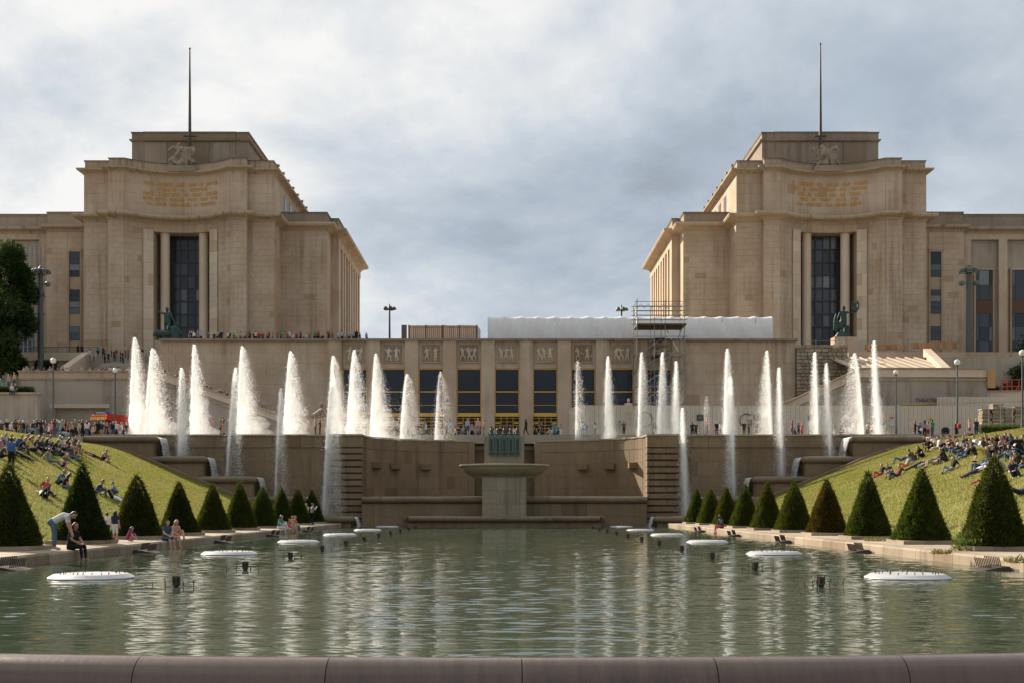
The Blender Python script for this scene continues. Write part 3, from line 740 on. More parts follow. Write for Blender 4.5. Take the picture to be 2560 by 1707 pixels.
for i in range(9):
    x0 = -22.0+4.765*i+1.65; x1 = x0+3.115
    MB().box(x0, x1, TY+.1, TY+.9, WT+.1, ZT).build('bay_wall', STONE, th)
    cxm = (x0+x1)/2
    MB().box(cxm-1.12, cxm+1.12, TY+.02, TY+.1, 19.93, 22.0).build('panel_ground', RUBBLE, th)  # darker than the figures: the relief's deep shadows and dirt put into its colour
    me = fuse('relief_panel', relief_caps(30+i, 2.1, 1.9, 36), .04, .8, tags=False)
    o = mkobj('relief_panel', me, STONE_P, None, None, True); o.location = (cxm, TY-.03, 20.95); child(o, th)
    MB().box(cxm-1.15, cxm+1.15, TY-.08, TY+.1, 19.80, 19.93).build('panel_sill', TRIM, th)
    # window
    w = MB().box(x0, x1, TY+.32, TY+.42, WT-.02, WT+.1).box(x0, x0+.13, TY+.3, TY+.42, WB, WT).box(x1-.13, x1, TY+.3, TY+.42, WB, WT).box(x0, x1, TY+.3, TY+.42, 16.14, 16.26).box(x0, x1, TY+.3, TY+.42, 14.5, 14.55).box(x0, x1, TY+.25, TY+.42, WB-.02, WB+.1)
    w = w.build('gilded_window', GOLD, th)
    for za, zb in ((WB+.1, 14.5), (14.55, 16.14), (16.26, WT-.02)): MB().box(x0+.13, x1-.13, TY+.36, TY+.40, za, zb).build('pane', GLASST if 'GLASST' in globals() else GLASS, w)
    MB().box(x0, x1, TY+.2, TY+.9, DT, WB-.02).build('lintel', GOLD, th)
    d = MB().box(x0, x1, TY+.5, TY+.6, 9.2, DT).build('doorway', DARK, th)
    g = MB()
    for k in range(5): xx = x0+.02+(x1-x0-.1)*k/4; g.box(xx, xx+.06, TY+.40, TY+.47, 9.2, DT)
    for k in range(9): zz = 9.5+.42*k; g.box(x0, x1, TY+.42, TY+.46, zz, zz+.05)
    for c in (0, 3):
        for k in range(4):
            xx = x0+(x1-x0)*c/4; g.box(xx+.08, xx+.7, TY+.38, TY+.45, 9.7+.84*k, 9.86+.84*k)
    g.build('door_grille', GOLD, d)
MB().box(-43.1, 36.55, TY-.5, TY+1.2, ZT, ZT+.28).build('coping', ATTIC, th)
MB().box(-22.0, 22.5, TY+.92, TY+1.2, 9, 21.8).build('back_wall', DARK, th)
MB().box(-42.9, 36.4, TY+.3, TY+.7, ZT+.28, ZT+.33).build('coping_top', ATTIC, th)
# timber hoarding on the parvis
def planks(root, x0, x1, y, z0, z1, n, m=WOOD, name='plank'):
    w = (x1-x0)/n
    for i in range(n):
        MB().box(x0+i*w+.012, x0+(i+1)*w-.012, y-.03-random.uniform(0, .02), y+.02, z0, z1+random.uniform(-.03, .03)).build(name, m, root)
hx0, hx1 = px(1022, 152), px(1192, 152); hz1 = pz(814, 152)
h = thing('timber_hoarding', ((hx0+hx1)/2, 152, 21.75), 'brown plank hoarding standing on the parvis behind the theatre coping', 'hoarding')
planks(h, hx0, hx1, 152, 22.0, hz1, 34)
MB().box(hx0, hx1, 152.1, 152.2, 22.2, 22.35).box(hx0, hx1, 152.1, 152.2, hz1-.3, hz1-.15).build('back_rail', WOODD, h)
for i in range(5): xx = hx0+(hx1-hx0)*i/4; MB().box(xx-.06, xx+.06, 151.86, 151.95, 21.75, hz1+.05).build('post', WOODD, h)
for i in range(8): MB().box(hx0-.35-.12*i, hx0-.27-.12*i, 152.2+.4*i, 152.24+.4*i, 21.9, hz1+.1+.06*i).build('side_plank', WOODD, h)
for i in range(4): MB().box(hx1+.05+.1*i, hx1+.12+.1*i, 152.2+.4*i, 152.24+.4*i, 21.9, hz1-.1*i).build('side_plank', WOODD, h)
# white tarpaulin tunnel
tx0, tx1 = px(1220, 153), px(1930, 153); tz1 = pz(791, 153)
tp = thing('tarpaulin_tent', ((tx0+tx1)/2, 153, 21.75), 'long white tarpaulin shelter running along the parvis edge', 'tent')
nb = 17; XX = np.linspace(tx0, tx1, nb*8+1); prof = [(152.6, 22.3), (152.55, 22.9), (152.55, 23.6), (152.6, 24.3), (152.72, tz1-.35), (153.1, tz1-.05), (153.9, tz1+.12), (155.5, tz1+.3)]
Xg = np.zeros((len(prof), len(XX))); Yg = Xg.copy(); Zg = Xg.copy()
for j, (yy, zz) in enumerate(prof):
    for i, xx in enumerate(XX):
        ph = (i % 8)/8.0; sag = math.sin(math.pi*ph)
        Xg[j, i] = xx; Yg[j, i] = yy+.10*sag+.07*math.sin(xx*1.7+j)+.06*math.sin(xx*4.1+j*2.0)+.05*math.sin(xx*7.3-j*1.3)
        Zg[j, i] = zz-(.14*sag if j > 3 else 0)+(.05*math.sin(xx*2.3) if j == 0 else 0)
mkobj('tarpaulin_sheet', grid_mesh('tarp', Xg, Yg, Zg), TARP, tp, None, True)
MB().prism_yz([(152.6, 22.3), (152.72, tz1-.35), (153.9, tz1+.1), (156.5, tz1+.3), (156.5, 22.3)], tx1-.05, tx1+.02).build('end_sheet', TARP, tp)
MB().prism_yz([(152.6, 22.3), (152.72, tz1-.35), (153.9, tz1+.1), (156.5, tz1+.3), (156.5, 22.3)], tx0-.02, tx0+.05).build('end_sheet', TARP, tp)
for i in range(nb+1):
    xx = tx0+(tx1-tx0)*i/nb; MB().tube([(xx, 152.7, 21.75), (xx, 152.78, tz1-.35), (xx, 153.9, tz1+.05)], .03, 6).build('hoop', STEEL, tp)
# scaffold stair tower
sx0, sx1 = px(1588, 147.5), px(1709, 147.5); sy0, sy1 = 145.4, 149.2
sc = thing('scaffold_tower', ((sx0+sx1)/2, 147, 9.2), 'grey tubular scaffold tower in front of the tarpaulin and theatre wall', 'scaffold')
ztop = pz(760, 147.5); dk = pz(818, 147.5)
xs4 = [sx0, sx0+.55*.9, sx0+3.0, sx1-2.2, sx1]
for yy in (sy0, sy1):
    for xx in (sx0, sx0+2.1, sx0+3.4, sx1-.2):
        MB().tube([(xx, yy, 9.2), (xx, yy, ztop+random.uniform(-.3, .4))], .05, 6).build('standard', STEEL, sc)
zz = 10.4; k = 0
while zz < ztop:
    for yy in (sy0, sy1): MB().tube([(sx0-.3, yy, zz), (sx1+.2, yy, zz)], .04, 6).build('ledger', STEEL, sc)
    MB().tube([(sx0, sy0, zz), (sx0, sy1, zz)], .04, 6).tube([(sx1-.2, sy0, zz), (sx1-.2, sy1, zz)], .04, 6).build('transom', STEEL, sc)
    if zz < dk-2: MB().tube([(sx0+.4, sy0+.3, zz), (sx0+3.3, sy0+.3, zz+1.9)], .07, 6).build('stair_stringer', STEEL, sc); MB().box(sx0+2.1, sx0+3.4, sy0, sy1, zz+1.75, zz+1.82).build('landing', IRON, sc)
    zz += 2.0 if zz < dk-1 else .55
MB().box(sx0, sx1, sy0-.2, sy1+.2, dk-.1, dk+.1).build('deck', WOODD, sc)
for i in range(6):
    MB().tube([(sx0+.9*i, sy0, ztop-.9), (sx0+.9*i+.45, sy0, ztop-.35), (sx0+.9*i+.9, sy0, ztop-.9)], .03, 5).build('lattice_brace', STEEL, sc)
MB().tube([(sx1-.2, sy0, dk-4.5), (sx1-1.8, sy1, dk-.2)], .05, 6).tube([(sx0, sy0, dk), (sx0+.2, sy1, ztop)], .05, 6).build('diagonal_brace', STEEL, sc)
MB().tube([(sx1-.2, sy0, dk+.2), (sx1-2.6, sy0, dk-5.5)], .05, 6).build('diagonal_brace', STEEL, sc)
# ---------------------------------------------------------------- left stairs and terraces
up = thing('upper_terrace_wall', (px(120, 166), 166, 20), 'pale retaining wall with a broad coping left of the upper stairs', 'wall')
ux0, ux1 = px(27, 166), px(213, 166)
MB().box(ux0, ux1, 166, 166.2, 15, 22.55).build('wall', STAIN, up)
MB().box(ux0-.15, ux1+.1, 165.7, 166.4, 22.0, 23.1).build('coping', STONE_P, up)
rl = MB()
for i in range(60): xx = ux0+2.5+(-56.5-ux0-2.5)*i/59; rl.box(xx-.015, xx+.015, 166.3, 166.34, 23.1, 23.9)
rl.box(ux0+2.5, -56.5, 166.29, 166.35, 23.88, 23.94); rl.build('railing', IRON, up)
st = thing('upper_staircase', (-49, 158, 16.5), 'broad stone staircase rising to the left pavilion, full of people', 'staircase')
for i in range(20):
    y0 = 150.2+.8*i; z1 = 16.7+.3*i
    MB().box(-54.6, -42.95, y0, y0+.8+(.6 if i == 19 else 0), 12, z1).build('step', GROUND, st)
b1 = thing('stair_side_wall', (-57, 158, 18), 'sloping pale parapet wall beside the upper staircase', 'wall')
MB().add([(-58.6,166.3,23.2),(-57.6,166.3,23.2),(-54.4,149.6,19.2),(-55.4,149.6,19.2),(-58.6,166.3,16),(-57.6,166.3,16),(-54.4,149.6,16),(-55.4,149.6,16)],
         [(0,1,2,3),(4,7,6,5),(0,3,7,4),(1,5,6,2),(3,2,6,7),(0,4,5,1)]).build('parapet', STONE_P, b1)
lo = thing('lower_terrace_wall', (-46, 138, 9), 'stained wall with a garage opening behind the crowd on the left', 'wall')
lx0, lx1 = px(50, 138), px(404, 138); gx0, gx1 = px(137, 138), px(264, 138); gz = pz(1019, 138)
MB().box(lx0, gx0, 138, 138.6, 8, 16.5).box(gx1, lx1, 138, 138.6, 8, 16.5).box(gx0, gx1, 138, 138.6, gz+.45, 16.5).build('wall', STAIN, lo)
MB().box(lx0-.1, lx1, 137.85, 138.8, 16.55, 17.3).build('parapet', STONE, lo)
MB().box(lx0-.2, lx1, 137.7, 138.9, 17.3, 17.45).build('coping', TRIM, lo)
MB().box(lx0, lx1, 137.9, 138.6, 16.38, 16.55).build('moulding', TRIM, lo)
MB().box(gx0-.5, gx1+.5, 137.85, 138.6, gz, gz+.45).build('garage_lintel', STONE_P, lo)
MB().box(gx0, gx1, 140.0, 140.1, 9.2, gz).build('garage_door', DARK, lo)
MB().box(lx0, lx0+.3, 138.6, 150, 8, 17.3).build('side_wall', STAIN, lo)
cl = Clad(lo, STAIN, .04); cl.wall((gx1, 138), (lx1, 138), 9.2, 16.3, 2.3, 1.75); cl.wall((lx0, 138), (gx0, 138), 9.2, 16.3, 2.1, 1.75); cl.done()
MB().box(lx0, -42.9, 138.6, 150.2, 8, 16.4).build('terrace_floor_left', GROUND, None, 'structure')
rw = thing('stair_ramp_wall', (-33, 138, 9.2), 'stone stair wall sloping down to the right behind the left fountain jets', 'wall')
ra = [(lx1, 17.3), (px(689, 138), pz(1030, 138)), (px(760, 138), pz(1062, 138))]
MB().prism_xz([(lx1, 9), (lx1, ra[0][1]-.95), (ra[1][0], ra[1][1]-.95), (ra[2][0], ra[2][1]-.95), (ra[2][0], 9)], 138, 138.5).build('wall', STAIN, rw)
MB().prism_xz([(lx1, ra[0][1]-.93), (lx1, ra[0][1]), (ra[1][0], ra[1][1]), (ra[2][0], ra[2][1]), (ra[2][0], ra[2][1]-.93), (ra[1][0], ra[1][1]-.93)], 137.85, 138.7).build('parapet', STONE_P, rw)
MB().prism_xz([(lx1, ra[0][1]+.02), (lx1, ra[0][1]+.16), (ra[2][0], ra[2][1]+.16), (ra[2][0], ra[2][1]+.02)], 137.7, 138.85).build('coping', TRIM, rw)
MB().prism_xz([(lx1, ra[0][1]-1.3), (lx1, ra[0][1]-1.15), (ra[2][0], ra[2][1]-1.15), (ra[2][0], ra[2][1]-1.3)], 137.88, 138.2).build('moulding', TRIM, rw)
sl2 = thing('lower_staircase', (-33, 141, 9.2), 'stairs hidden behind the sloping wall left of the theatre', 'staircase')
nst = 26
for i in range(nst):
    xa = lx1+(ra[2][0]-lx1)*i/nst; xb = lx1+(ra[2][0]-lx1)*(i+1)/nst
    MB().box(xa, xb, 138.7, 144, 9, 16.2+(ra[2][1]-1.1-16.2)*(i+.5)/nst).build('step', GROUND, sl2)
lw = thing('low_garden_wall', (px(40, 130), 130, 9), 'low streaked wall with a hedge on top at the far left', 'wall')
MB().box(-75, px(95, 130), 130, 130.6, 8, 14.0).build('wall', STAIN, lw); MB().box(-75, px(95, 130)+.15, 129.8, 130.8, 14.0, 14.2).build('coping', TRIM, lw)
# ---------------------------------------------------------------- right side building works
rb = thing('rubble_wall', (39.5, 149, 9), 'bare rubble stone wall exposed right of the theatre', 'wall')
qx0, qx1, qz0, qz1 = px(1992, 149), px(2120, 149), 13.0, pz(868, 149)
MB().box(qx0, qx1, 149.1, 149.9, 8, qz1).build('core', WETJ, rb)
zz = 15.3
while zz < qz1-.1:
    hgt = random.uniform(.36, .52); xx = qx0
    while xx < qx1-.15:
        wd = min(random.uniform(.4, .95), qx1-xx)
        e = .04; d = random.uniform(.06, .22)
        V = [(xx+e, 149.1-d, zz+e), (xx+wd-e, 149.1-d*random.uniform(.7, 1), zz+e), (xx+wd-e, 149.1-d, zz+hgt-e), (xx+e, 149.1-d*random.uniform(.7, 1), zz+hgt-e),
             (xx+.01, 149.12, zz+.01), (xx+wd-.01, 149.12, zz+.01), (xx+wd-.01, 149.12, zz+hgt-.01), (xx+.01, 149.12, zz+hgt-.01)]
        MB().add(V, [(0,1,2,3),(0,4,5,1),(1,5,6,2),(2,6,7,3),(3,7,4,0)]).build('rubble_stone', RUBBLE, rb); xx += wd
    zz += hgt
rr = thing('stripped_stair_slope', (48, 145, 16), 'sunlit concrete slope with parallel ribs above the right ramp wall', 'staircase')
ax0, ax1 = px(2105, 145), px(2345, 145)
MB().add([(ax0+1.2, 139.5, 17.2), (ax1+2.6, 139.5, 17.2), (ax1-.6, 150, 20.4), (ax0-.3, 150, 20.4)], [(0,1,2,3)]).build('slope', PAVE, rr)
for i in range(10):
    t = i/9; xa = ax0+1.4+(ax1+1.9-ax0-1.4)*t; xb = ax0+.2+(ax1-1.2-ax0-.2)*t
    MB().tube([(xa, 139.5, 17.25), (xb, 150, 20.47)], .10, 5).build('rib', STONE_P, rr)
MB().box(ax0-2, ax1+16, 150.0, 150.3, 9, 20.5).build('back_wall', STAIN, rr)
sp = thing('sunlit_stair_parapet', (52, 145, 17), 'bright sloping stone parapet at the head of the ribbed slope', 'wall')
MB().add([(px(2308,152),152,pz(875,152)+.2),(px(2327,152),152,pz(875,152)+.2),(px(2378,140),140,pz(919,140)),(px(2356,140),140,pz(919,140)),
          (px(2308,152),152,17),(px(2327,152),152,17),(px(2378,140),140,16),(px(2356,140),140,16)],
         [(0,3,2,1),(0,4,7,3),(1,2,6,5),(3,7,6,2),(0,1,5,4)]).build('parapet', STONE_P, sp)
rwl = thing('right_ramp_wall', (48, 138, 9.2), 'dark stained wall lettered THEATRE behind the right hoarding', 'wall')
bx0, bx1 = px(2150, 138), px(2468, 138); s0 = (px(1955, 138), pz(1012, 138)); zt = pz(922, 138)
MB().prism_xz([(s0[0], 9), (s0[0], s0[1]-.95), (bx0, zt-.95), (bx1, zt-.95), (bx1, 9)], 138, 138.5).build('wall', STAIN, rwl)
MB().prism_xz([(s0[0], s0[1]-.93), (bx0, zt-.93), (bx1, zt-.93), (bx1, zt), (bx0, zt), (s0[0], s0[1])], 137.85, 138.7).build('parapet', STONE_P, rwl)
MB().prism_xz([(s0[0], s0[1]+.02), (bx0, zt+.02), (bx1+.1, zt+.02), (bx1+.1, zt+.16), (bx0, zt+.16), (s0[0], s0[1]+.16)], 137.7, 138.85).build('coping', TRIM, rwl)
MB().prism_xz([(s0[0], s0[1]-1.3), (bx0, zt-1.3), (bx1, zt-1.3), (bx1, zt-1.15), (bx0, zt-1.15), (s0[0], s0[1]-1.15)], 137.88, 138.2).build('moulding', TRIM, rwl)
me, co = text_mesh('THEATRE', .55, .02); xm = px(2316, 138)
letters(me, np.stack([xm+co[:, 0], 137.97-co[:, 2], pz(1003, 138)+co[:, 1]], 1), rwl, plain('letter_bronze', (.12, .095, .07), .7))
MB().box(px(2255, 138), px(2345, 138), 137.9, 138.0, pz(1011, 138), pz(1008, 138)).build('gilded_lintel', GOLD, rwl)
bw = thing('far_terrace_wall', (60, 158, 15), 'grey stained terrace wall below the right wing and floodlight mast', 'wall')
MB().box(px(2120, 158), 100, 158, 158.6, 9, pz(895, 158)).build('wall', STAIN, bw); MB().box(px(2120, 158), 100, 157.8, 158.8, pz(895, 158), pz(880, 158)).build('coping', STONE, bw)
wh = thing('plank_barrier', (px(2270, 160), 160, 20), 'low orange plank barrier in front of the right pavilion base', 'barrier')
planks(wh, px(2162, 160), px(2270, 160), 160, pz(874, 160), pz(862, 160), 16); planks(wh, px(2272, 160.5), px(2390, 160), 159.6, pz(873, 160), pz(857, 160), 18)
planks(wh, px(1993, 160), px(2040, 160), 160.2, pz(869, 160), pz(861, 160), 7)
# hoarding of beige corrugated panels
def corr(root, x0, x1, y, z0, z1, npan, flip=None):
    w = (x1-x0)/npan
    for i in range(npan):
        a = x0+i*w; pts = [(a+.01, y), (a+w*.42, y-.02), (a+w*.5, y+.05), (a+w*.58, y-.02), (a+w-.01, y)]
        V = [(p[0], p[1], z0) for p in pts]+[(p[0], p[1], z1) for p in pts]
        V += [(p[0], p[1]+.05, z0) for p in pts]+[(p[0], p[1]+.05, z1) for p in pts]; n = 5
        F = [(k, k+1, n+k+1, n+k) for k in range(4)]+[(2*n+k, 3*n+k, 3*n+k+1, 2*n+k+1) for k in range(4)]+[(n+k, n+k+1, 3*n+k+1, 3*n+k) for k in range(4)]
        MB().add(V, F).build('panel', PANEL, root)
hd = thing('site_hoarding', (29, 134, 9.2), 'long beige corrugated hoarding in front of the theatre and right ramp', 'hoarding')
corr(hd, px(1448, 134), px(2452, 134), 134, 9.2, pz(1013, 134), 92)
MB().add([(px(1423,141),141,9.2),(px(1448,134),134,9.2),(px(1448,134),134,pz(1013,134)),(px(1423,141),141,pz(1018,141)-.1)], [(0,1,2,3)]).build('return_panel', PANEL, hd)
for i in range(8): xx = px(1448+125*i, 134.3); MB().box(xx, xx+.08, 134.1, 134.25, 9.2, 12.3).build('post', STEEL, hd)
hd2 = thing('upper_site_hoarding', (px(2440, 136), 136, 9.2), 'shorter second row of beige hoarding panels above the long hoarding', 'hoarding')
corr(hd2, px(2342, 136), px(2542, 136), 136, 9.2, pz(991, 136), 20)
# marks and notices on the hoarding
gm = plain('black_spray_paint', (.12, .10, .085), .7)
def mark(pts, r, name, lab): tag(MB().tube(pts, r, 6).build(name, gm), lab, 'graffiti')
hy = 133.94
cc = [(px(1866, hy)+.75*math.cos(a), hy, pz(1050, hy)+.75*math.sin(a)) for a in np.linspace(.9, 5.6, 14)]+[(px(1878, hy), hy, pz(1050, hy)), (px(1868, hy), hy, pz(1050, hy))]
mark(cc, .07, 'graffiti_letter', 'black spray painted letter G on the beige hoarding')
mark([(px(1884, hy), hy, pz(1036, hy)), (px(1889, hy), hy, pz(1058, hy)), (px(1897, hy), hy, pz(1036, hy))], .06, 'graffiti_letter', 'black spray painted letter V on the beige hoarding')
mark([(px(1613, hy)+.8*math.cos(a), hy, pz(1047, hy)+.8*math.sin(a)) for a in np.linspace(0, 6.28, 16)], .07, 'graffiti_letter', 'black spray painted ring on the hoarding behind the spray')
def notice(u0, u1, v0, v1, c, lab, D=133.9):
    f = MB().box(px(u0, D), px(u1, D), D-.03, D, pz(v1, D), pz(v0, D)).build('notice_board', plain('notice_'+lab[:6], c, .5)); tag(f, lab, 'sign'); return f
notice(1742, 1760, 1035, 1051, (.05, .05, .055), 'dark square notice on the hoarding by the man in red')
notice(2020, 2030, 1034, 1048, (.10, .12, .15), 'blue grey notice on the hoarding between two jets')
nb_ = notice(2322, 2333, 1042, 1048, (.62, .48, .05), 'yellow warning sign on the beige hoarding')
MB().prism_xz([(px(2325, 133.8), pz(1047, 133.8)), (px(2330, 133.8), pz(1047, 133.8)), (px(2327.5, 133.8), pz(1043, 133.8))], 133.84, 133.86).build('symbol', gm, nb_)
notice(2225, 2234, 1041, 1045, (.55, .06, .06), 'small red notice on the hoarding near the right jets')
notice(2224, 2235, 1047, 1064, (.42, .42, .40), 'grey sheet notice pinned below the small red one')
# stacks of stone slabs, fence, hedge, red frames
for i, (u0, u1, vt, lab) in enumerate(((2450, 2474, 1024, 'low'), (2476, 2504, 1012, 'second'), (2506, 2530, 1022, 'third'), (2532, 2562, 1018, 'last'))):
    ps = thing('stone_stack', (px((u0+u1)/2, 125), 125, 9.2), {'low': 'pale stone slabs stacked at the end of the hoarding', 'second': 'tallest stack of pale stone slabs, second from the hoarding', 'third': 'stack of pale stone slabs, third from the hoarding', 'last': 'stack of pale stone slabs at the right edge of the picture'}[lab], 'stone stack', 'stone stacks behind the hedge')
    z = 9.2; zt_ = pz(vt, 125)
    while z < zt_:
        hgt = random.uniform(.13, .22); x = px(u0, 125)+random.uniform(0, .12)
        while x < px(u1, 125)-.2:
            wd = random.uniform(.4, .85); MB().box(x, min(x+wd, px(u1, 125)+.1)-.03, 124.4+random.uniform(0, .2), 125.6, z, z+hgt-.025).build('slab', RUBBLE, ps); x += wd
        z += hgt
fc = thing('mesh_fence', (px(2500, 122), 122, 9), 'thin steel site fence in front of the stone stacks', 'fence')
for zz_ in (pz(1006, 122), pz(1060, 122)): MB().tube([(px(2410 if zz_ > 11 else 2440, 122), 122, zz_), (px(2580, 122), 122, zz_+.15)], .03, 5).build('rail', STEEL, fc)
for u in (2472, 2502, 2532): MB().tube([(px(u, 122), 122, 9), (px(u, 122), 122, pz(1003, 122))], .03, 5).build('post', STEEL, fc)
def hedge(name, x0, x1, y0, y1, z0, z1, n, lab, m=HEDGE, ln=.14):
    root = thing(name, ((x0+x1)/2, (y0+y1)/2, z0), lab, 'hedge')
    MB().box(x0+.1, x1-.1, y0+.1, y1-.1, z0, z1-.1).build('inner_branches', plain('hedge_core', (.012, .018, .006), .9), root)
    f = rng.random(n); P = np.zeros((n, 3)); Nn = np.zeros((n, 3))
    P[:, 0] = x0+(x1-x0)*rng.random(n); P[:, 1] = y0; P[:, 2] = z0+(z1-z0)*rng.random(n); Nn[:, 1] = -1
    t = f > .6; P[t, 1] = y0+(y1-y0)*rng.random(t.sum()); P[t, 2] = z1; Nn[t] = (0, 0, 1)
    t = f > .9; P[t, 0] = x0; P[t, 2] = z0+(z1-z0)*rng.random(t.sum()); Nn[t] = (-1, 0, 0)
    t = f > .95; P[t, 0] = x1; Nn[t] = (1, 0, 0)
    P += rng.normal(0, .05, P.shape); mkobj('foliage', np_mesh('foliage', leaf_quads(P, Nn, ln, ln*.6), 4), m, root); return root
hedge('clipped_hedge', px(2452, 117), px(2640, 117), 117, 118.2, 7.8, pz(1063, 117), 5000, 'low clipped green hedge below the stone stacks')
hedge('clipped_hedge', px(-40, 130), px(76, 130), 130.1, 131.3, 14.1, pz(967, 130), 2500, 'small hedge on top of the low wall at the far left', TREE)
hedge('clipped_hedge', px(85, 160), px(135, 160), 160, 161.5, 19.0, pz(902, 160), 1800, 'dark hedge below the upper terrace wall by the floodlight mast', TREE, .2)
rf = thing('red_site_frame', (px(2515, 146), 146, 14), 'red steel site frame and barriers on the right terrace', 'frame')
def bar(a, b, r=.05): MB().tube([a, b], r, 5).build('bar', RED, rf)
for u in (2505, 2518, 2530, 2547): bar((px(u, 146), 146, pz(990, 146)), (px(u, 146), 146, pz(948+(u%5), 146)), .07)
for v in (950, 966, 978, 984): bar((px(2503, 146), 146, pz(v, 146)), (px(2555, 146), 146, pz(v-2, 146)))
for u in (2480, 2492): bar((px(u, 146), 146, pz(990, 146)), (px(u, 146), 146, pz(976, 146)))
bar((px(2478, 146), 146, pz(979, 146)), (px(2500, 146), 146, pz(977, 146))); bar((px(2532, 145), 145, pz(990, 145)), (px(2547, 147), 147, pz(962, 147)), .06)
pb = MB().box(px(2469, 137.6), px(2488, 137.6), 137.5, 137.62, pz(968, 137), pz(923, 137)).build('plywood_board', WOOD); tag(pb, 'tan plywood board at the right end of the stained ramp wall', 'board')
lwr = thing('low_white_wall', (px(2490, 140), 140, 9), 'low pale wall with a hedge beneath the red site frame', 'wall')
MB().box(px(2433, 140), px(2600, 140), 140, 140.5, 9, pz(978, 140)).build('wall', STONE_P, lwr); MB().box(px(2433, 140)-.1, px(2600, 140), 139.9, 140.6, pz(978, 140), pz(975, 140)).build('coping', TRIM, lwr)
hedge('clipped_hedge', px(2442, 141), px(2500, 141), 140.8, 142, 14.5, pz(966, 141), 1500, 'dark low hedge behind the low pale wall on the right', TREE)
sidebk = tag(MB().box(px(2475, 157), 100, 156.5, 157.5, 9, pz(935, 157)).build('brick_garden_wall', plain('brown_brick', (.10, .05, .035), .9, 0, .2)), 'dark brown garden wall behind the red site frame', 'wall')
GR = thing('guard_rail', (px(2090, 158), 158, 21), 'thin steel guard rail on the rubble wall by the bronze statue', 'railing')
MB().tube([(px(2000, 152), 152, pz(853, 152)), (px(2130, 152), 152, pz(852, 152))], .03, 5).tube([(px(2040, 152), 152, pz(868, 152)), (px(2040, 152), 152, pz(848, 152))], .03, 5).build('rail', STEEL, GR)
MB().tube([(px(2070, 150), 150, pz(868, 150)), (px(2110, 150), 150, pz(849, 150)), (px(2110, 150), 150, pz(868, 150))], .06, 5).tube([(px(2090, 150), 150, pz(868, 150)), (px(2110, 150), 150, pz(860, 150))], .05, 5).tube([(px(2093, 150), 150, pz(868, 150)), (px(2093, 150), 150, pz(847, 150))], .05, 5).build('stair_rail', WHITE, GR)
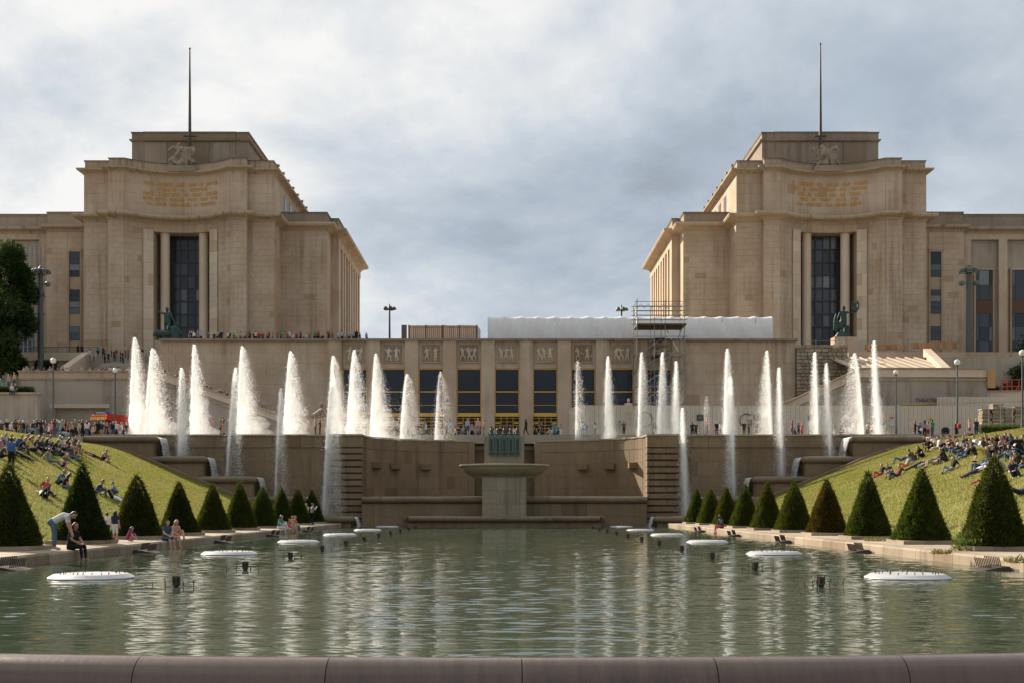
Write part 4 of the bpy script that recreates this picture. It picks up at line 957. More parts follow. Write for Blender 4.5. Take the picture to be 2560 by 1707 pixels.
# ---------------------------------------------------------------- fountain walls
def ell_y(x, o=0.0): return 109.3+(10.8+o)*math.sqrt(max(0.0, 1-(x/(13.35+o))**2))
LV = [8.1, 6.29, 4.51, 2.74, .98]; LX = [31.0, 26.65, 22.2, 17.8, 13.55]
for s, nm in ((-1, 'left'), (1, 'right')):
    mir = s > 0
    M = lambda: MB(mir)
    wl = thing('fountain_wall', (s*23, 110, 0), nm+' straight slab wall of the fountain behind the stepped troughs', 'wall')
    M().box(-45, -15.9, 109.6, 110.4, -.5, 8.05).build('wall', WETJ, wl)
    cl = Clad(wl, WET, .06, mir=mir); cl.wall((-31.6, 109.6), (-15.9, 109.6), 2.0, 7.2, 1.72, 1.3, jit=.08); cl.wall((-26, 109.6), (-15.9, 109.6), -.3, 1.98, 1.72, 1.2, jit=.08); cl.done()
    x = -31.6
    while x < -15.95:
        w = min(2.6, -15.9-x); M().box(x+.012, x+w-.012, 109.45, 110.4, 7.22, 8.26).build('coping_stone', WET, wl); x += w
    M().box(-45, -15.9, 109.35, 110.5, 8.27, 8.42).build('coping_lip', TRIM, wl)
    # rusticated end pier
    pr = thing('rusticated_pier', (s*14.4, 109, 0), nm+' rusticated end pier of the fountain recess with deep grooves', 'pier')
    M().box(-15.88, -13.05, 109.25, 110.4, -.5, 8.26).build('core', WETJ, pr)
    n = 12; z0, z1 = .1, 7.2; hh = (z1-z0)/n
    for k in range(n):
        za = z0+k*hh+.045; zb = z0+(k+1)*hh-.045; cuts = [-15.86, -14.2-.5*(k % 2), -12.95]
        for a, b in zip(cuts[:-1], cuts[1:]):
            e = .07; V = [(a+.015, 108.98, za+e), (b-.015, 108.98, za+e), (b-.015, 108.98, zb-e), (a+.015, 108.98, zb-e),
                 (a+.01, 109.12, za), (b-.01, 109.12, za), (b-.01, 109.12, zb), (a+.01, 109.12, zb), (a+.01, 110.3, za), (b-.01, 110.3, za), (b-.01, 110.3, zb), (a+.01, 110.3, zb)]
            F = [(0,1,2,3),(0,4,5,1),(1,5,6,2),(2,6,7,3),(3,7,4,0),(4,8,9,5),(5,9,10,6),(6,10,11,7),(7,11,8,4)]
            M().add(V, F).build('rusticated_block', WET, pr)
    M().box(-15.88, -14.3, 108.97, 110.4, 7.24, 8.26).box(-14.28, -12.97, 108.97, 110.4, 7.24, 8.26).build('coping_block', WET, pr)
    M().box(-15.95, -12.9, 108.85, 110.5, 8.27, 8.42).build('coping_lip', TRIM, pr)
    # concave wall
    cv = thing('curved_fountain_wall', (s*8.5, 118, 2.7), nm+' concave slab wall of the fountain recess', 'wall')
    xs_ = [-13.05, -12.9, -12.5, -12.0, -11.3, -10.4, -9.3, -8.2, -7.0, -5.8, -4.7, -3.62]
    P = [(q, ell_y(q) if q > -13.04 else 110.3) for q in xs_]
    M().sweep(P, [(-.8, 0.4), (0, 0.4), (0, 8.26), (-.8, 8.26)]).build('wall', WETJ, cv)
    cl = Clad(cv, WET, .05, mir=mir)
    dense = [(q, ell_y(q)) for q in (-12.95, -12.35, -11.5, -10.4, -9.1, -7.75, -6.4, -5.0, -3.64)]
    for i, (a, b) in enumerate(zip(dense[:-1], dense[1:])): cl.wall(a, b, 2.4, 7.2, 2.4, 1.2, bond=.5 if i > 0 else 0)
    for a, b in zip(dense[:-1], dense[1:]): cl.wall(a, b, 7.22, 8.26, 3, 1.04, bond=0)
    cl.done()
    M().sweep(P, [(-.85, 8.27), (.12, 8.27), (.12, 8.42), (-.85, 8.42)]).build('coping_lip', TRIM, cv)
    M().box(-3.62, -3.0, 119.7, 122.3, .4, 8.3).build('return_wall', WET, cv)
    for u in ((940, 990, 1065) if s < 0 else (940, 1000, 1068)):
        D = 116.0
        for _ in range(8): D = ell_y(min(13, abs(px(u, D))))-.3
        q = -abs(px(u, D)); M().box(q-.42, q+.42, ell_y(q)-.9, ell_y(q)+.3, 5.45, 5.98).build('spout_block', WET, cv)
    # stepped troughs
    for k in range(5):
        zt = LV[k]; zb = LV[k+1] if k < 4 else -.5; xe = -LX[k]
        tr = thing('cascade_trough', (s*(LX[k]+2), 107.5, zb), nm+' cascade trough with rounded rim, '+['topmost of five', 'second from the top', 'middle one of five', 'second lowest', 'lowest, at pool level'][k], 'trough', 'stepped cascade troughs')
        M().box(-37.2, xe-.12, 106.45, 109.58, zb-.03 if k < 4 else -.5, zt-.35).build('wall', WETJ, tr)
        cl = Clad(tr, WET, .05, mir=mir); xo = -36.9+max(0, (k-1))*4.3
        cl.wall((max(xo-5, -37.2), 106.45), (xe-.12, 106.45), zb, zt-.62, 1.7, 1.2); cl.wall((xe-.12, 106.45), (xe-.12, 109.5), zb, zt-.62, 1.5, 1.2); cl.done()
        rp = [(-.6, zt-.05)]+[(.02+.31*math.sin(a), zt-.31+.31*math.cos(a)) for a in np.linspace(-.1, math.pi*.98, 11)]+[(-.6, zt-.62)]
        M().sweep([(-37.2, 106.4), (xe-.35, 106.4), (xe-.12, 106.5), (xe-.12, 106.9)], rp).build('rounded_rim', RIMST, tr, None, True)
        M().box(-37.2, xe-.2, 106.7, 109.5, zt-.36, zt-.1).build('trough_water', WATER, tr)
# recess between the curved walls
ct = thing('central_niche_wall', (0, 122, 0), 'flat wall closing the notch between the two curved walls', 'wall')
MB().box(-3.05, 3.05, 122, 122.6, 0, 7.6).build('wall', WET, ct); MB().box(-3.6, 3.6, 121.85, 122.7, 7.6, 8.0).build('coping', STONE, ct)
MB().box(-13.2, 13.2, 109.2, 122, -.5, 2.5).build('upper_pool_floor', WETJ, None, 'structure')
lg = thing('fountain_ledge', (0, 108.6, 0), 'long ledge with rounded rim crossing the fountain recess', 'ledge')
for s in (-1, 1):
    M = MB
    a, b = (-12.9, -1.98) if s < 0 else (1.98, 12.9)
    MB().box(a, b, 108.55, 109.2, -.5, 2.35).build('wall', WETJ, lg)
    cl = Clad(lg, WET, .05); cl.wall((a, 108.55), (b, 108.55), -.2, 2.1, 2.2, 1.1); cl.done()
    zt = 2.74; rp = [(-.6, zt-.05)]+[(.02+.31*math.sin(q), zt-.31+.31*math.cos(q)) for q in np.linspace(-.1, math.pi*.98, 11)]+[(-.6, zt-.62)]
    n = 6
    for i in range(n):
        xa = a+(b-a)*i/n; xb = a+(b-a)*(i+1)/n; MB().sweep([(xa+.01, 108.5), (xb-.01, 108.5)], rp).build('rim_stone', RIMST, lg, None, True)
    MB().box(a, b, 109.2, 109.3, 2.3, 2.6).build('back_lip', RIMST, lg)
fb = thing('front_basin', (0, 106, 0), 'low central basin with rounded rim at the pool end', 'basin')
MB().box(-8.5, 8.5, 105.35, 108.5, -.5, .55).build('wall', WET, fb)
zt = .98; rp = [(-.6, zt-.03)]+[(.02+.27*math.sin(q), zt-.27+.27*math.cos(q)) for q in np.linspace(-.1, math.pi*.98, 11)]+[(-.6, zt-.55)]
edges = np.linspace(-8.4, 8.4, 9)
MB().sweep([(-8.62, 108.4), (-8.62, 105.7), (-8.4, 105.32)], rp).build('rim_stone', RIMST, fb, None, True); MB().sweep([(8.4, 105.32), (8.62, 105.7), (8.62, 108.4)], rp).build('rim_stone', RIMST, fb, None, True)
for a, b in zip(edges[:-1], edges[1:]): MB().sweep([(a+.01, 105.3), (b-.01, 105.3)], rp).build('rim_stone', RIMST, fb, None, True)
MB().box(-8.3, 8.3, 105.6, 108.5, .5, .9).build('basin_water', WATER, fb)
# central bowl on its pedestal, with the row of nozzle barrels
cb = thing('central_fountain_bowl', (0, 107.6, .5), 'wide stone bowl on a square pedestal in the middle of the fountain', 'fountain')
MB().box(-1.96, 1.96, 106.0, 109.6, .3, 4.5).build('pedestal', WETJ, cb)
cl = Clad(cb, stone('pedestal_stone', (.27, .215, .155), (.33, .265, .19), streak=.8, brown=0, sscale=2.2), .05, name='pedestal_slab'); cl.wall((-1.96, 106.0), (1.96, 106.0), .9, 4.4, 1.3, 1.15); cl.done()
BOWL = stone('mossy_bowl_stone', (.29, .24, .15), (.36, .295, .19), streak=.6, brown=0, sscale=2.0)
MB().lathe(0, 108.4, [(1.3, 4.05), (1.9, 4.12), (2.5, 4.26), (2.9, 4.42), (2.98, 4.52), (2.9, 4.56), (3.25, 4.72), (3.6, 4.95), (3.85, 5.2), (3.92, 5.32), (3.9, 5.36), (4.05, 5.4), (4.1, 5.5), (4.03, 5.6), (3.7, 5.62), (3.5, 5.3)], 64, 1, .82).build('bowl', BOWL, cb, None, True)
MB().lathe(0, 108.4, [(3.55, 5.5), (.1, 5.52)], 48, 1, .82).build('bowl_water', WATER, cb)
MB().box(-1.78, 1.78, 107.0, 109.8, 5.2, 8.08).build('barrel_pier', bpy.data.materials['pedestal_stone'], cb)
for i in range(5):
    x = -1.16+.58*i; y = 106.95
    pts = [(x-.23, 8.2)]+[(x+.23*math.cos(a), 6.55+.23*math.sin(a)) for a in np.linspace(math.pi, 2*math.pi, 9)]+[(x+.23, 8.2)]
    br = MB().prism_xz(pts[::-1], y-.16, y+.1).build('nozzle_barrel', BRONZE2, cb)
    MB().box(x-.11, x+.11, y-.19, y-.15, 6.75, 7.85).build('barrel_slot', BRONZE, br)
    MB().lathe(x, y-.14, [(.17, 6.5), (.17, 6.6), (.12, 6.68)], 12).build('barrel_boss', BRONZE, br)
    MB().lathe(x, 107.05, [(.24, 8.1), (.24, 8.32), (.17, 8.38), (.15, 8.7), (.10, 8.78), (.09, 9.0), (.06, 9.02)], 14).build('nozzle', IRON, br)
    MB().tube([(x-.2, 107.0, 8.25), (x-.28, 106.8, 8.45), (x-.3, 106.75, 8.3)], .05, 6).build('spout', BRONZE2, br)
# ---------------------------------------------------------------- water jets
def jet_mat():
    m, t, b = mat('spray_droplets'); d = N(t, 'ShaderNodeBsdfDiffuse'); tr = N(t, 'ShaderNodeBsdfTranslucent')
    d.inputs[0].default_value = (.97, .97, .97, 1); tr.inputs[0].default_value = (.98, .98, .98, 1)
    mx = N(t, 'ShaderNodeMixShader'); mx.inputs[0].default_value = .6; L(t, d.outputs[0], mx.inputs[1]); L(t, tr.outputs[0], mx.inputs[2])
    L(t, mx.outputs[0], t.nodes['Material Output'].inputs[0]); t.nodes.remove(b); return m
SPRAY = jet_mat()
def tris(P, size):
    n = len(P); a = rng.normal(0, 1, (n, 3)); a /= np.linalg.norm(a, axis=1)[:, None]
    b = np.cross(a, rng.normal(0, 1, (n, 3))); b /= np.linalg.norm(b, axis=1)[:, None]
    s = size[:, None]; return np.stack([P+a*s, P-a*s*.5+b*s*.87, P-a*s*.5-b*s*.87], 1).reshape(-1, 3)
def vol_mat(name, dens):
    m, t, b = mat(name); t.nodes.remove(b); v = N(t, 'ShaderNodeVolumeScatter'); v.inputs['Color'].default_value = (.97, .97, .97, 1)
    v.inputs['Density'].default_value = dens; v.inputs['Anisotropy'].default_value = .45; L(t, v.outputs[0], t.nodes['Material Output'].inputs['Volume']); return m
VOLS = [vol_mat('spray_mist_'+str(i), d) for i, d in enumerate((3.8, 1.1, .56, .28, .14))]
def plume(xc, wl, wr, dy, D, z0, z1, n=22, seg=10, p=1.0):
    V = []; F = []; n = 22; ph = [random.uniform(0, 6.28) for _ in range(4)]
    for i in range(n+1):
        f = i/n; z = z0+(z1-z0)*f; h_ = z1-z0
        nl = 1+.35*math.sin(f*h_*2.3+ph[0])+.25*math.sin(f*h_*5.1+ph[1])+random.uniform(-.15, .15); nr = 1+.16*math.sin(f*h_*1.9+ph[2])+.13*math.sin(f*h_*4.3+ph[3])+random.uniform(-.1, .1)
        a = xc(f)-wl(f)*nl; b = xc(f)+wr(f)*nr; c = (a+b)/2; r = max(.015, (b-a)/2); ry = max(.015, dy*(r/max(.02, (wl(0)+wr(0))/2))**.5)
        for k in range(seg): q = 2*math.pi*k/seg; V.append((c+r*math.cos(q), D+ry*math.sin(q), z))
    for i in range(n):
        for k in range(seg): F.append((i*seg+k, i*seg+(k+1)%seg, (i+1)*seg+(k+1)%seg, (i+1)*seg+k))
    F += [tuple(range(seg))[::-1], tuple(range(n*seg, (n+1)*seg))]; return MB().add(V, F)
GRAV = 9.8
def jet(idx, ub, ut, vt, D, zb, drift, dens, lab, thick=1.0, wob=1.0):
    xb = px(ub, D); H = pz(vt, D)-zb; xt = px(ut, D)
    root = thing('water_jet', (xb, D, zb), lab, 'water jet', 'fountain jets')
    T = math.sqrt(2*H/GRAV); lean = (xt-xb)/T           # horizontal speed that puts the apex where it is
    # rising column
    n = int(9000*dens*max(.55, H/9)); h = H*(1-.6*rng.random(n)**1.6)
    ti = np.sqrt(2*h/GRAV); f = rng.random(n)**.85; t = f*ti
    sp = (.03+.02*t+.16*(1-h/H)*f)*thick
    P = np.stack([xb+lean*t+rng.normal(0, 1, n)*sp, D+rng.normal(0, 1, n)*sp, zb+np.sqrt(2*GRAV*h)*t-GRAV*t*t/2], 1)
    sz = rng.uniform(.013, .034, n)*thick
    mkobj('rising_column', np_mesh('column', tris(P, sz), 3), SPRAY, root)
    # falling spray carried by the breeze
    n = int(13000*dens*max(.5, H/9)); h = H*(1-.55*rng.random(n)**1.8)
    ti = np.sqrt(2*h/GRAV); tf = ti*(1+rng.random(n)**.8); fall = tf-ti
    vx = rng.normal(0, 1, n)*wob*(.02+.30*np.sqrt(np.clip(1-h/H, 0, 1))*.6); vy = rng.normal(0, .16, n)
    wnd = drift*np.abs(rng.normal(.9, .45, n))
    x = xb+lean*ti*.95+lean*.2*fall+vx*tf+wnd*.9*(fall/T)**1.25
    gust = .10*np.sin(h*3.1+idx)*wob*np.clip(fall/T*3, 0, 1)
    P = np.stack([x+gust, D+vy*tf+.05*fall, zb+h-GRAV*fall*fall/2], 1)
    k = P[:, 2] > zb-.3; P = P[k]; sz = (.011+.026*rng.random(len(P))**2)
    big = rng.random(len(P)) < .015; sz[big] *= 1.8
    mkobj('falling_spray', np_mesh('spray', tris(P, sz), 3), SPRAY, root)
    n = int(900*dens); h = zb+H*rng.random(n)**.8*.97; e_ = rng.random(n)
    P = np.stack([xb+lean*T*(h-zb)/H-np.sign(drift)*(.08+.32*np.abs(rng.normal(0, 1, n))*(1.1-(h-zb)/H)), D+rng.normal(0, .2, n), h], 1)
    mkobj('stray_drops', np_mesh('drops', tris(P, rng.uniform(.012, .04, n)), 3), SPRAY, root)
    # fine mist drifting low
    n = int(3500*dens); z = zb+H*.75*rng.random(n)**1.6
    P = np.stack([xb+lean*T*.6+drift*1.2*(1-(z-zb)/H)+rng.normal(0, .75, n)*(1.15-(z-zb)/H), D+rng.normal(0, .7, n), z], 1)
    mkobj('mist', np_mesh('mist', tris(P, rng.uniform(.009, .02, n)), 3), SPRAY, root)
    if dens > .2:
        sg = 1 if drift >= 0 else -1; ad = abs(drift); k_ = min(1.1, max(.45, dens))
        cx_ = lambda f: xb+lean*T*(1-math.sqrt(max(0, 1-f)))
        pt = lambda f: max(0.0, 1-f)**.75
        for j, (sc_, mt, top) in enumerate(((.0, 0, .97), (.5, 1, .93), (.9, 2, .86), (1.4, 3, .76), (2.2, 4, .6))):
            if sc_ == 0: b_ = plume(cx_, lambda f: (.05+.07*pt(f))*k_, lambda f: (.05+.07*pt(f))*k_, .1*k_, D, zb, zb+H*top)
            else:
                inn = lambda f, q=sc_: (.07+.16*q*pt(f))*k_; out = lambda f, q=sc_: (.08+(ad*.85+.16)*q*pt(f))*k_
                b_ = plume(cx_, inn if sg > 0 else out, out if sg > 0 else inn, (.25+.3*sc_)*k_, D, zb, zb+H*top)
            b_.build('mist_plume', VOLS[mt], root, None, True)
    MB().lathe(xb, D, [(.11, zb-.5), (.11, zb-.05), (.07, zb+.12)], 8).build('nozzle', IRON, root)
def zl(k): return LV[k]-.05
JETS = [  # u base, u top, v top, depth, z base, drift (m), density, label
 (327, 337, 844, 112.0, 8.2, 1.0, 1.25, 'tallest jet at the far left of the upper row'),
 (365, 382, 871, 112.0, 8.2, 1.35, 1.3, 'second jet from the left in the upper row'),
 (448, 453.5, 919, 108.0, zl(1), .35, .9, 'short jet rising from the second left trough'),
 (480, 486, 861, 112.5, 8.2, 1.0, 1.15, 'third jet of the upper row, above the second left waterfall'),
 (567, 590, 918, 108.0, zl(2), .25, .65, 'thin leaning jet rising from the middle left trough'),
 (596, 606, 865, 112.5, 8.2, 1.3, 1.25, 'broad jet beside the thin leaning one on the left'),
 (688, 703, 970, 108.0, zl(3), .3, .55, 'slender jet from the second lowest left trough'),
 (712, 727, 878, 112.5, 8.2, 1.15, 1.15, 'upper jet in front of the left theatre side wall'),
 (808, 832, 948, 107.8, zl(4), .55, .95, 'tall jet from the lowest left trough beside the pier'),
 (826, 833, 889, 112.5, 8.2, 1.2, 1.0, 'upper jet just behind the left pier'),
 (870, 886, 875, 113.0, 8.2, 1.15, 1.05, 'jet in front of the first carved panel'),
 (929, 940, 884, 115.5, 8.2, 1.3, 1.05, 'jet in front of the second gold-framed window'),
 (1001, 1018, 934, 118.0, 8.2, 1.2, .6, 'faint low jet in front of the third pilaster'),
 (1087, 1101, 928, 120.5, 8.2, 1.2, .38, 'thinnest jet with sparse drops left of the bowl'),
 (1439, 1443, 901, 120.5, 8.2, .75, .33, 'thin sparse jet right of the bowl'),
 (1515, 1520, 890, 118.0, 8.2, .35, .95, 'narrow dense jet left of the stone statue'),
 (1596, 1604, 880, 114.5, 8.2, .7, .6, 'double-peaked jet in front of the scaffold'),
 (1646, 1657, 880, 112.8, 8.2, .25, .95, 'jet rising before the foot of the scaffold'),
 (1694, 1690, 903, 112.5, 8.2, -.3, 1.0, 'broad pale jet behind the right pier'),
 (1714, 1706, 1019, 107.8, zl(4), .3, .95, 'short jet from the lowest right trough beside the pier'),
 (1812, 1818, 871, 112.5, 8.2, .45, .85, 'tall jet behind the leaning one right of the pier'),
 (1835, 1826, 941, 108.0, zl(3), -.2, .85, 'jet from the second lowest right trough'),
 (1928.5, 1917, 876, 112.5, 8.2, -.7, .8, 'ragged jet with drops blown left'),
 (1954, 1947, 918, 108.0, zl(2), .15, .8, 'slim jet from the middle right trough'),
 (2043, 2037, 880, 112.5, 8.2, -.2, .8, 'jet before the ribbed concrete slope'),
 (2074, 2065, 907, 108.0, zl(1), .3, .6, 'soft jet from the second right trough'),
 (2159, 2136, 882, 112.0, 8.2, -1.1, .75, 'leaning jet with its drops falling to the left'),
 (2194, 2185, 852, 112.0, 8.2, .35, .9, 'tallest jet at the far right of the upper row'),
 (1760, 1766, 989, 121.5, 9.0, .2, .12, 'tiny wisp of water near the man in red')]
for i, j in enumerate(JETS): jet(i, *j, thick=1.0 if j[6] > .4 else .55)
# water falling between the troughs
FALL = leaf_mat('falling_water', (.16, .16, .15), (.34, .34, .33), .5)
for s, nm in ((-1, 'left'), (1, 'right')):
    for k in range(5):
        x0 = LX[k]-.12; zt = LV[k]-.12; zb = LV[k+1]-.1 if k < 4 else 0.02
        if k == 3 : pass
        H = zt-zb; n = 2600; tt = rng.random(n)*math.sqrt(2*H/9.8); v0 = .8
        P = np.stack([s*(x0-v0*tt-.05+rng.normal(0, .03, n)), 106.9+2.3*rng.random(n), zt-4.9*tt**2+rng.normal(0, .02, n)], 1)
        root = thing('waterfall', (s*x0, 108, zb), nm+' small waterfall spilling off the '+['topmost', 'second', 'middle', 'second lowest', 'lowest'][k]+' trough', 'waterfall', 'waterfalls between the troughs')
        tl = math.sqrt(2*H/9.8); tg = np.linspace(0, tl, 10); yg = np.linspace(106.9, 109.2, 14)
        Xg, Yg = np.meshgrid(s*(x0-v0*tg), yg); Zg = np.meshgrid(zt-4.9*tg**2, yg)[0]+rng.normal(0, .02, Xg.shape)
        mkobj('water_sheet', grid_mesh('sheet', Xg+rng.normal(0, .02, Xg.shape), Yg, Zg), FALL, root, None, True)
        mkobj('drops', np_mesh('drops', tris(P, rng.uniform(.015, .04, n)), 3), SPRAY, root)
        ns = 300; Q = np.stack([s*(x0-v0*tl)+rng.normal(0, .25, ns), 106.8+2.4*rng.random(ns), zb+.35*rng.random(ns)**2], 1)
        mkobj('splash', np_mesh('splash', tris(Q, rng.uniform(.015, .035, ns)), 3), SPRAY, root)
# ---------------------------------------------------------------- pool fittings
def float_disc(x, y, z, lab, sc=1.0, grp='white floating nozzle discs'):
    t_ = thing('fountain_float', (x, y, z), lab, 'float', grp)
    MB().lathe(x, y, [(.98*sc, z-.1), (1.06*sc, z+.015), (1.05*sc, z+.035), (.90*sc, z+.115), (.87*sc, z+.122), (.2, z+.125)], 64).build('disc', WHITE, t_)
    b = MB()
    for i in range(26):
        a = 2*math.pi*i/26+random.uniform(-.05, .05); r = .8*sc if i % 3 else .62*sc; h = random.uniform(.03, .075)
        xx, yy = x+r*math.cos(a), y+r*math.sin(a); b.tube([(xx, yy, z+.11), (xx+random.uniform(-.02, .02), yy, z+.13+h)], .012, 5)
    b.build('nozzle_ring', IRON, t_)
for s, nm in ((-1, 'left'), (1, 'right')):
    for k in range(6):
        float_disc(s*10.3, 30.3+15.08*k, 0, 'white nozzle float in the '+nm+' row, '+['nearest the near rim', 'second from the near rim', 'third from the near rim', 'fourth from the near rim', 'fifth from the near rim', 'nearest the fountain wall'][k])
    float_disc(s*6.7, 110.3, 2.62, 'white nozzle float up on the '+nm+' part of the ledge', .95)
    for k in range(11):
        y = 26.8+7.08*k; x = s*7.2
        t_ = thing('nozzle_cluster', (x, y, 0), 'dark bundle of nozzle pipes in the '+nm+' row, '+ordn(k)+' from the near rim', 'nozzle', 'dark nozzle clusters')
        b = MB().lathe(x, y, [(.05, -.2), (.06, .02), (.085, .06), (.085, .1)], 10); b.build('stem', IRON, t_)
        b = MB()
        for i in range(14):
            a = 2*math.pi*i/14; r = .075 if i % 2 else .04; b.tube([(x+r*math.cos(a), y+r*math.sin(a), .06), (x+r*1.05*math.cos(a), y+r*1.05*math.sin(a), .25+random.uniform(-.012, .012))], .014, 5)
        b.build('pipe_bundle', IRON, t_)
        for dx in ((-.53, -.25, .13, .36) if s < 0 else (-.36, -.18, -.09, .22, .52)):
            h = random.uniform(.12, .22); MB().tube([(x+dx, y+.1*(dx > 0), -.2), (x+dx, y+.1*(dx > 0), h*.5), (x+dx+.012*(1 if dx > 0 else -1), y, h)], [.013, .013, .009], 6).build('side_pipe', IRON, t_)
    for k in range(5):
        y = 34.3+13*k; xk = s*14.35; xo = s*13.55
        t_ = thing('nozzle_rack', (s*13.9, y, 0), 'sloping rack of nozzle pipes against the '+nm+' kerb, '+ordn(k)+' from the near rim', 'nozzle', 'nozzle racks along the kerbs')
        MB().prism_xz([(xk, -.1), (xk, .12), (xk-s*.12, .13), (xo, .0), (xo, -.1)], y-.55, y+.55).build('housing', IRON, t_)
        for i in range(9):
            yy = y-.5+1.0*i/8; b = MB()
            for q in (0, 1):
                xx = xk-s*(.25+.28*q); zz = .12-.045*q; b.tube([(xx, yy, zz), (xx-s*.10, yy-.09, zz+.27)], .017, 5)
            b.build('pipe_row', RACK, t_)
# ---------------------------------------------------------------- sloping copings at the lawn ends
for s, nm in ((-1, 'left'), (1, 'right')):
    cp = thing('sloping_coping', (s*27, 105.6, 3), nm+' sloping stone coping along the far end of the lawn', 'coping')
    xs_ = list(np.linspace(17.3, 37.5, 15))
    for a, b in zip(xs_[:-1], xs_[1:]):
        za, zb = lawn_z(a)+.22, lawn_z(b)+.22
        MB(s > 0).add([(-a+.01*0, 105.25, za), (-b, 105.25, zb), (-b, 106.2, zb), (-a, 106.2, za), (-a, 105.25, za-1.2), (-b, 105.25, zb-1.2), (-b, 106.2, zb-1.2), (-a, 106.2, za-1.2)],
                      [(0,1,2,3), (0,4,5,1), (3,2,6,7), (0,3,7,4), (1,5,6,2)]).build('coping_stone', WET, cp)
# ---------------------------------------------------------------- clipped yew cones
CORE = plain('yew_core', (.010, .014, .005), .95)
def cone_mesh(seed, R0, H, n, rough):
    r = np.random.default_rng(seed)
    t = 1-np.sqrt(r.random(n)); a = r.random(n)*2*math.pi
    ex = (.86, .92, .80, .88)[seed % 4]; prof = lambda t: R0*np.clip(1-t, 0, 1)**ex*(1+.03*np.sin(t*9+seed))
    lump = 1+rough*(.5*np.sin(3*a+5*t+seed)+.5*np.sin(7*a-11*t+2*seed)+.4*np.sin(13*a+23*t))
    rad = prof(t)*lump+r.normal(0, .025, n); rad = np.maximum(rad, .02)*r.uniform(.9, 1.02, n)
    P = np.stack([rad*np.cos(a), rad*np.sin(a), t*H], 1); Nn = np.stack([np.cos(a), np.sin(a), np.full(n, .35)], 1)
    v = leaf_quads(P, Nn, .085, .038, .5, .5); m = 320
    ts = r.random(m)**.7; aa = r.random(m)*6.28; rr = prof(ts)*1.02
    P2 = np.stack([rr*np.cos(aa), rr*np.sin(aa), ts*H], 1); N2 = np.stack([np.cos(aa), np.sin(aa), np.full(m, .5)], 1)
    return np_mesh('yew_crown', np.concatenate([v, leaf_quads(P2, N2, .2, .05, .5, .6)]), 4)
crowns = [cone_mesh(i, 1.03+.02*(i == 2), 2.72, 19000, .03 if i != 1 else .07) for i in range(4)]
TINT_L = [(1, 1, .9), (.6, .75, .7), (.95, .85, .8), (.9, .78, .75), (1.25, 1.2, .9), (1.15, 1.15, .9), (1.05, 1.15, .9), (1, 1.1, .9), (1, 1.1, .9), (.95, 1.05, .9)]
TINT_R = [(1.1, 1.0, .8), (1.15, 1.25, .9), (1.15, 1.15, .8), (1.5, .85, .75), (1.35, 1.2, .8), (1.3, 1.2, .8), (1.25, 1.25, .9), (1.35, 1.1, .8), (1.4, 1.35, .9), (1.25, 1.25, .9)]
HS_L = [1.0, 1.10, .98, .93, .96, 1.0, .96, .98, .97, .95]; HS_R = [1.06, 1.03, 1.03, .97, 1.0, 1.0, 1.02, .98, .98, 1.02]
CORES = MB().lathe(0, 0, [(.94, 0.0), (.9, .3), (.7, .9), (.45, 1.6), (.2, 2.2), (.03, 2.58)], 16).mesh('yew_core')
for s, nm in ((-1, 'left'), (1, 'right')):
    for k in range(10):
        y = 40.2+6.98*k; x = s*16.5; dk = (TINT_L if s < 0 else TINT_R)[k]
        hue = 'dark' if sum(dk) < 2.5 else ('brownish' if dk[0] > 1.2*dk[1] else 'green')
        t_ = thing('yew_cone', (x, y, .34), hue+' clipped yew cone on the '+nm+' path, '+ordn(k)+' from the near end', 'clipped tree', 'clipped yew cones along the pool')
        hs = (HS_L if s < 0 else HS_R)[k]
        o = bpy.data.objects.new('crown', crowns[(k*7+(s > 0)*2) % 4 if not (s < 0 and k == 1) else 1]); COL.objects.link(o)
        if not o.data.materials: o.data.materials.append(YEW)
        o.location = (x, y, .50); o.scale = (1.0+random.uniform(-.06, .04), 1.0+random.uniform(-.05, .03), hs*random.uniform(.97, 1.03)); o.rotation_euler = (0, 0, random.uniform(0, 6.28)); o.color = (*dk, 1); child(o, t_)
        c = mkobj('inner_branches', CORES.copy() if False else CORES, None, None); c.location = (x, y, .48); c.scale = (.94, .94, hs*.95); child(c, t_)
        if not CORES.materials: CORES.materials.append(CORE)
        MB().box(x-1.06, x+1.06, y-1.06, y+1.06, .3, .5).build('planter_kerb', KERB, t_)
        MB().tube([(x, y, .3), (x, y, 1.5)], [.09, .05], 7).build('trunk', plain('yew_bark', (.08, .05, .035), .9), t_)
# weeds and small shrubs round the cones
WEED = leaf_mat('weed_leaves', (.06, .10, .02), (.16, .20, .05), .45); DRY = leaf_mat('dry_weeds', (.14, .12, .04), (.30, .25, .10), .4)
def weed(x, y, z, h, w, n, m, lab, ln=.12):
    a = rng.random(n)*6.28; r = w*np.sqrt(rng.random(n)); P = np.stack([x+r*np.cos(a), y+r*np.sin(a), z+h*rng.random(n)**1.2*(1-r/w*.6)], 1)
    Nn = np.stack([np.cos(a), np.sin(a), np.full(n, .8)], 1)
    b = thing('weed_tuft', (x, y, z), lab, 'plant', 'weeds on the pool path')
    mkobj('leaves', np_mesh('leaves', leaf_quads(P, Nn, ln, ln*.45, .6, .6), 4), m, b)
    s_ = MB()
    for i in range(7): q = random.uniform(0, 6.28); s_.tube([(x, y, z), (x+w*.5*math.cos(q), y+w*.5*math.sin(q), z+h*.8)], .008, 4)
    s_.build('stems', WEED, b)
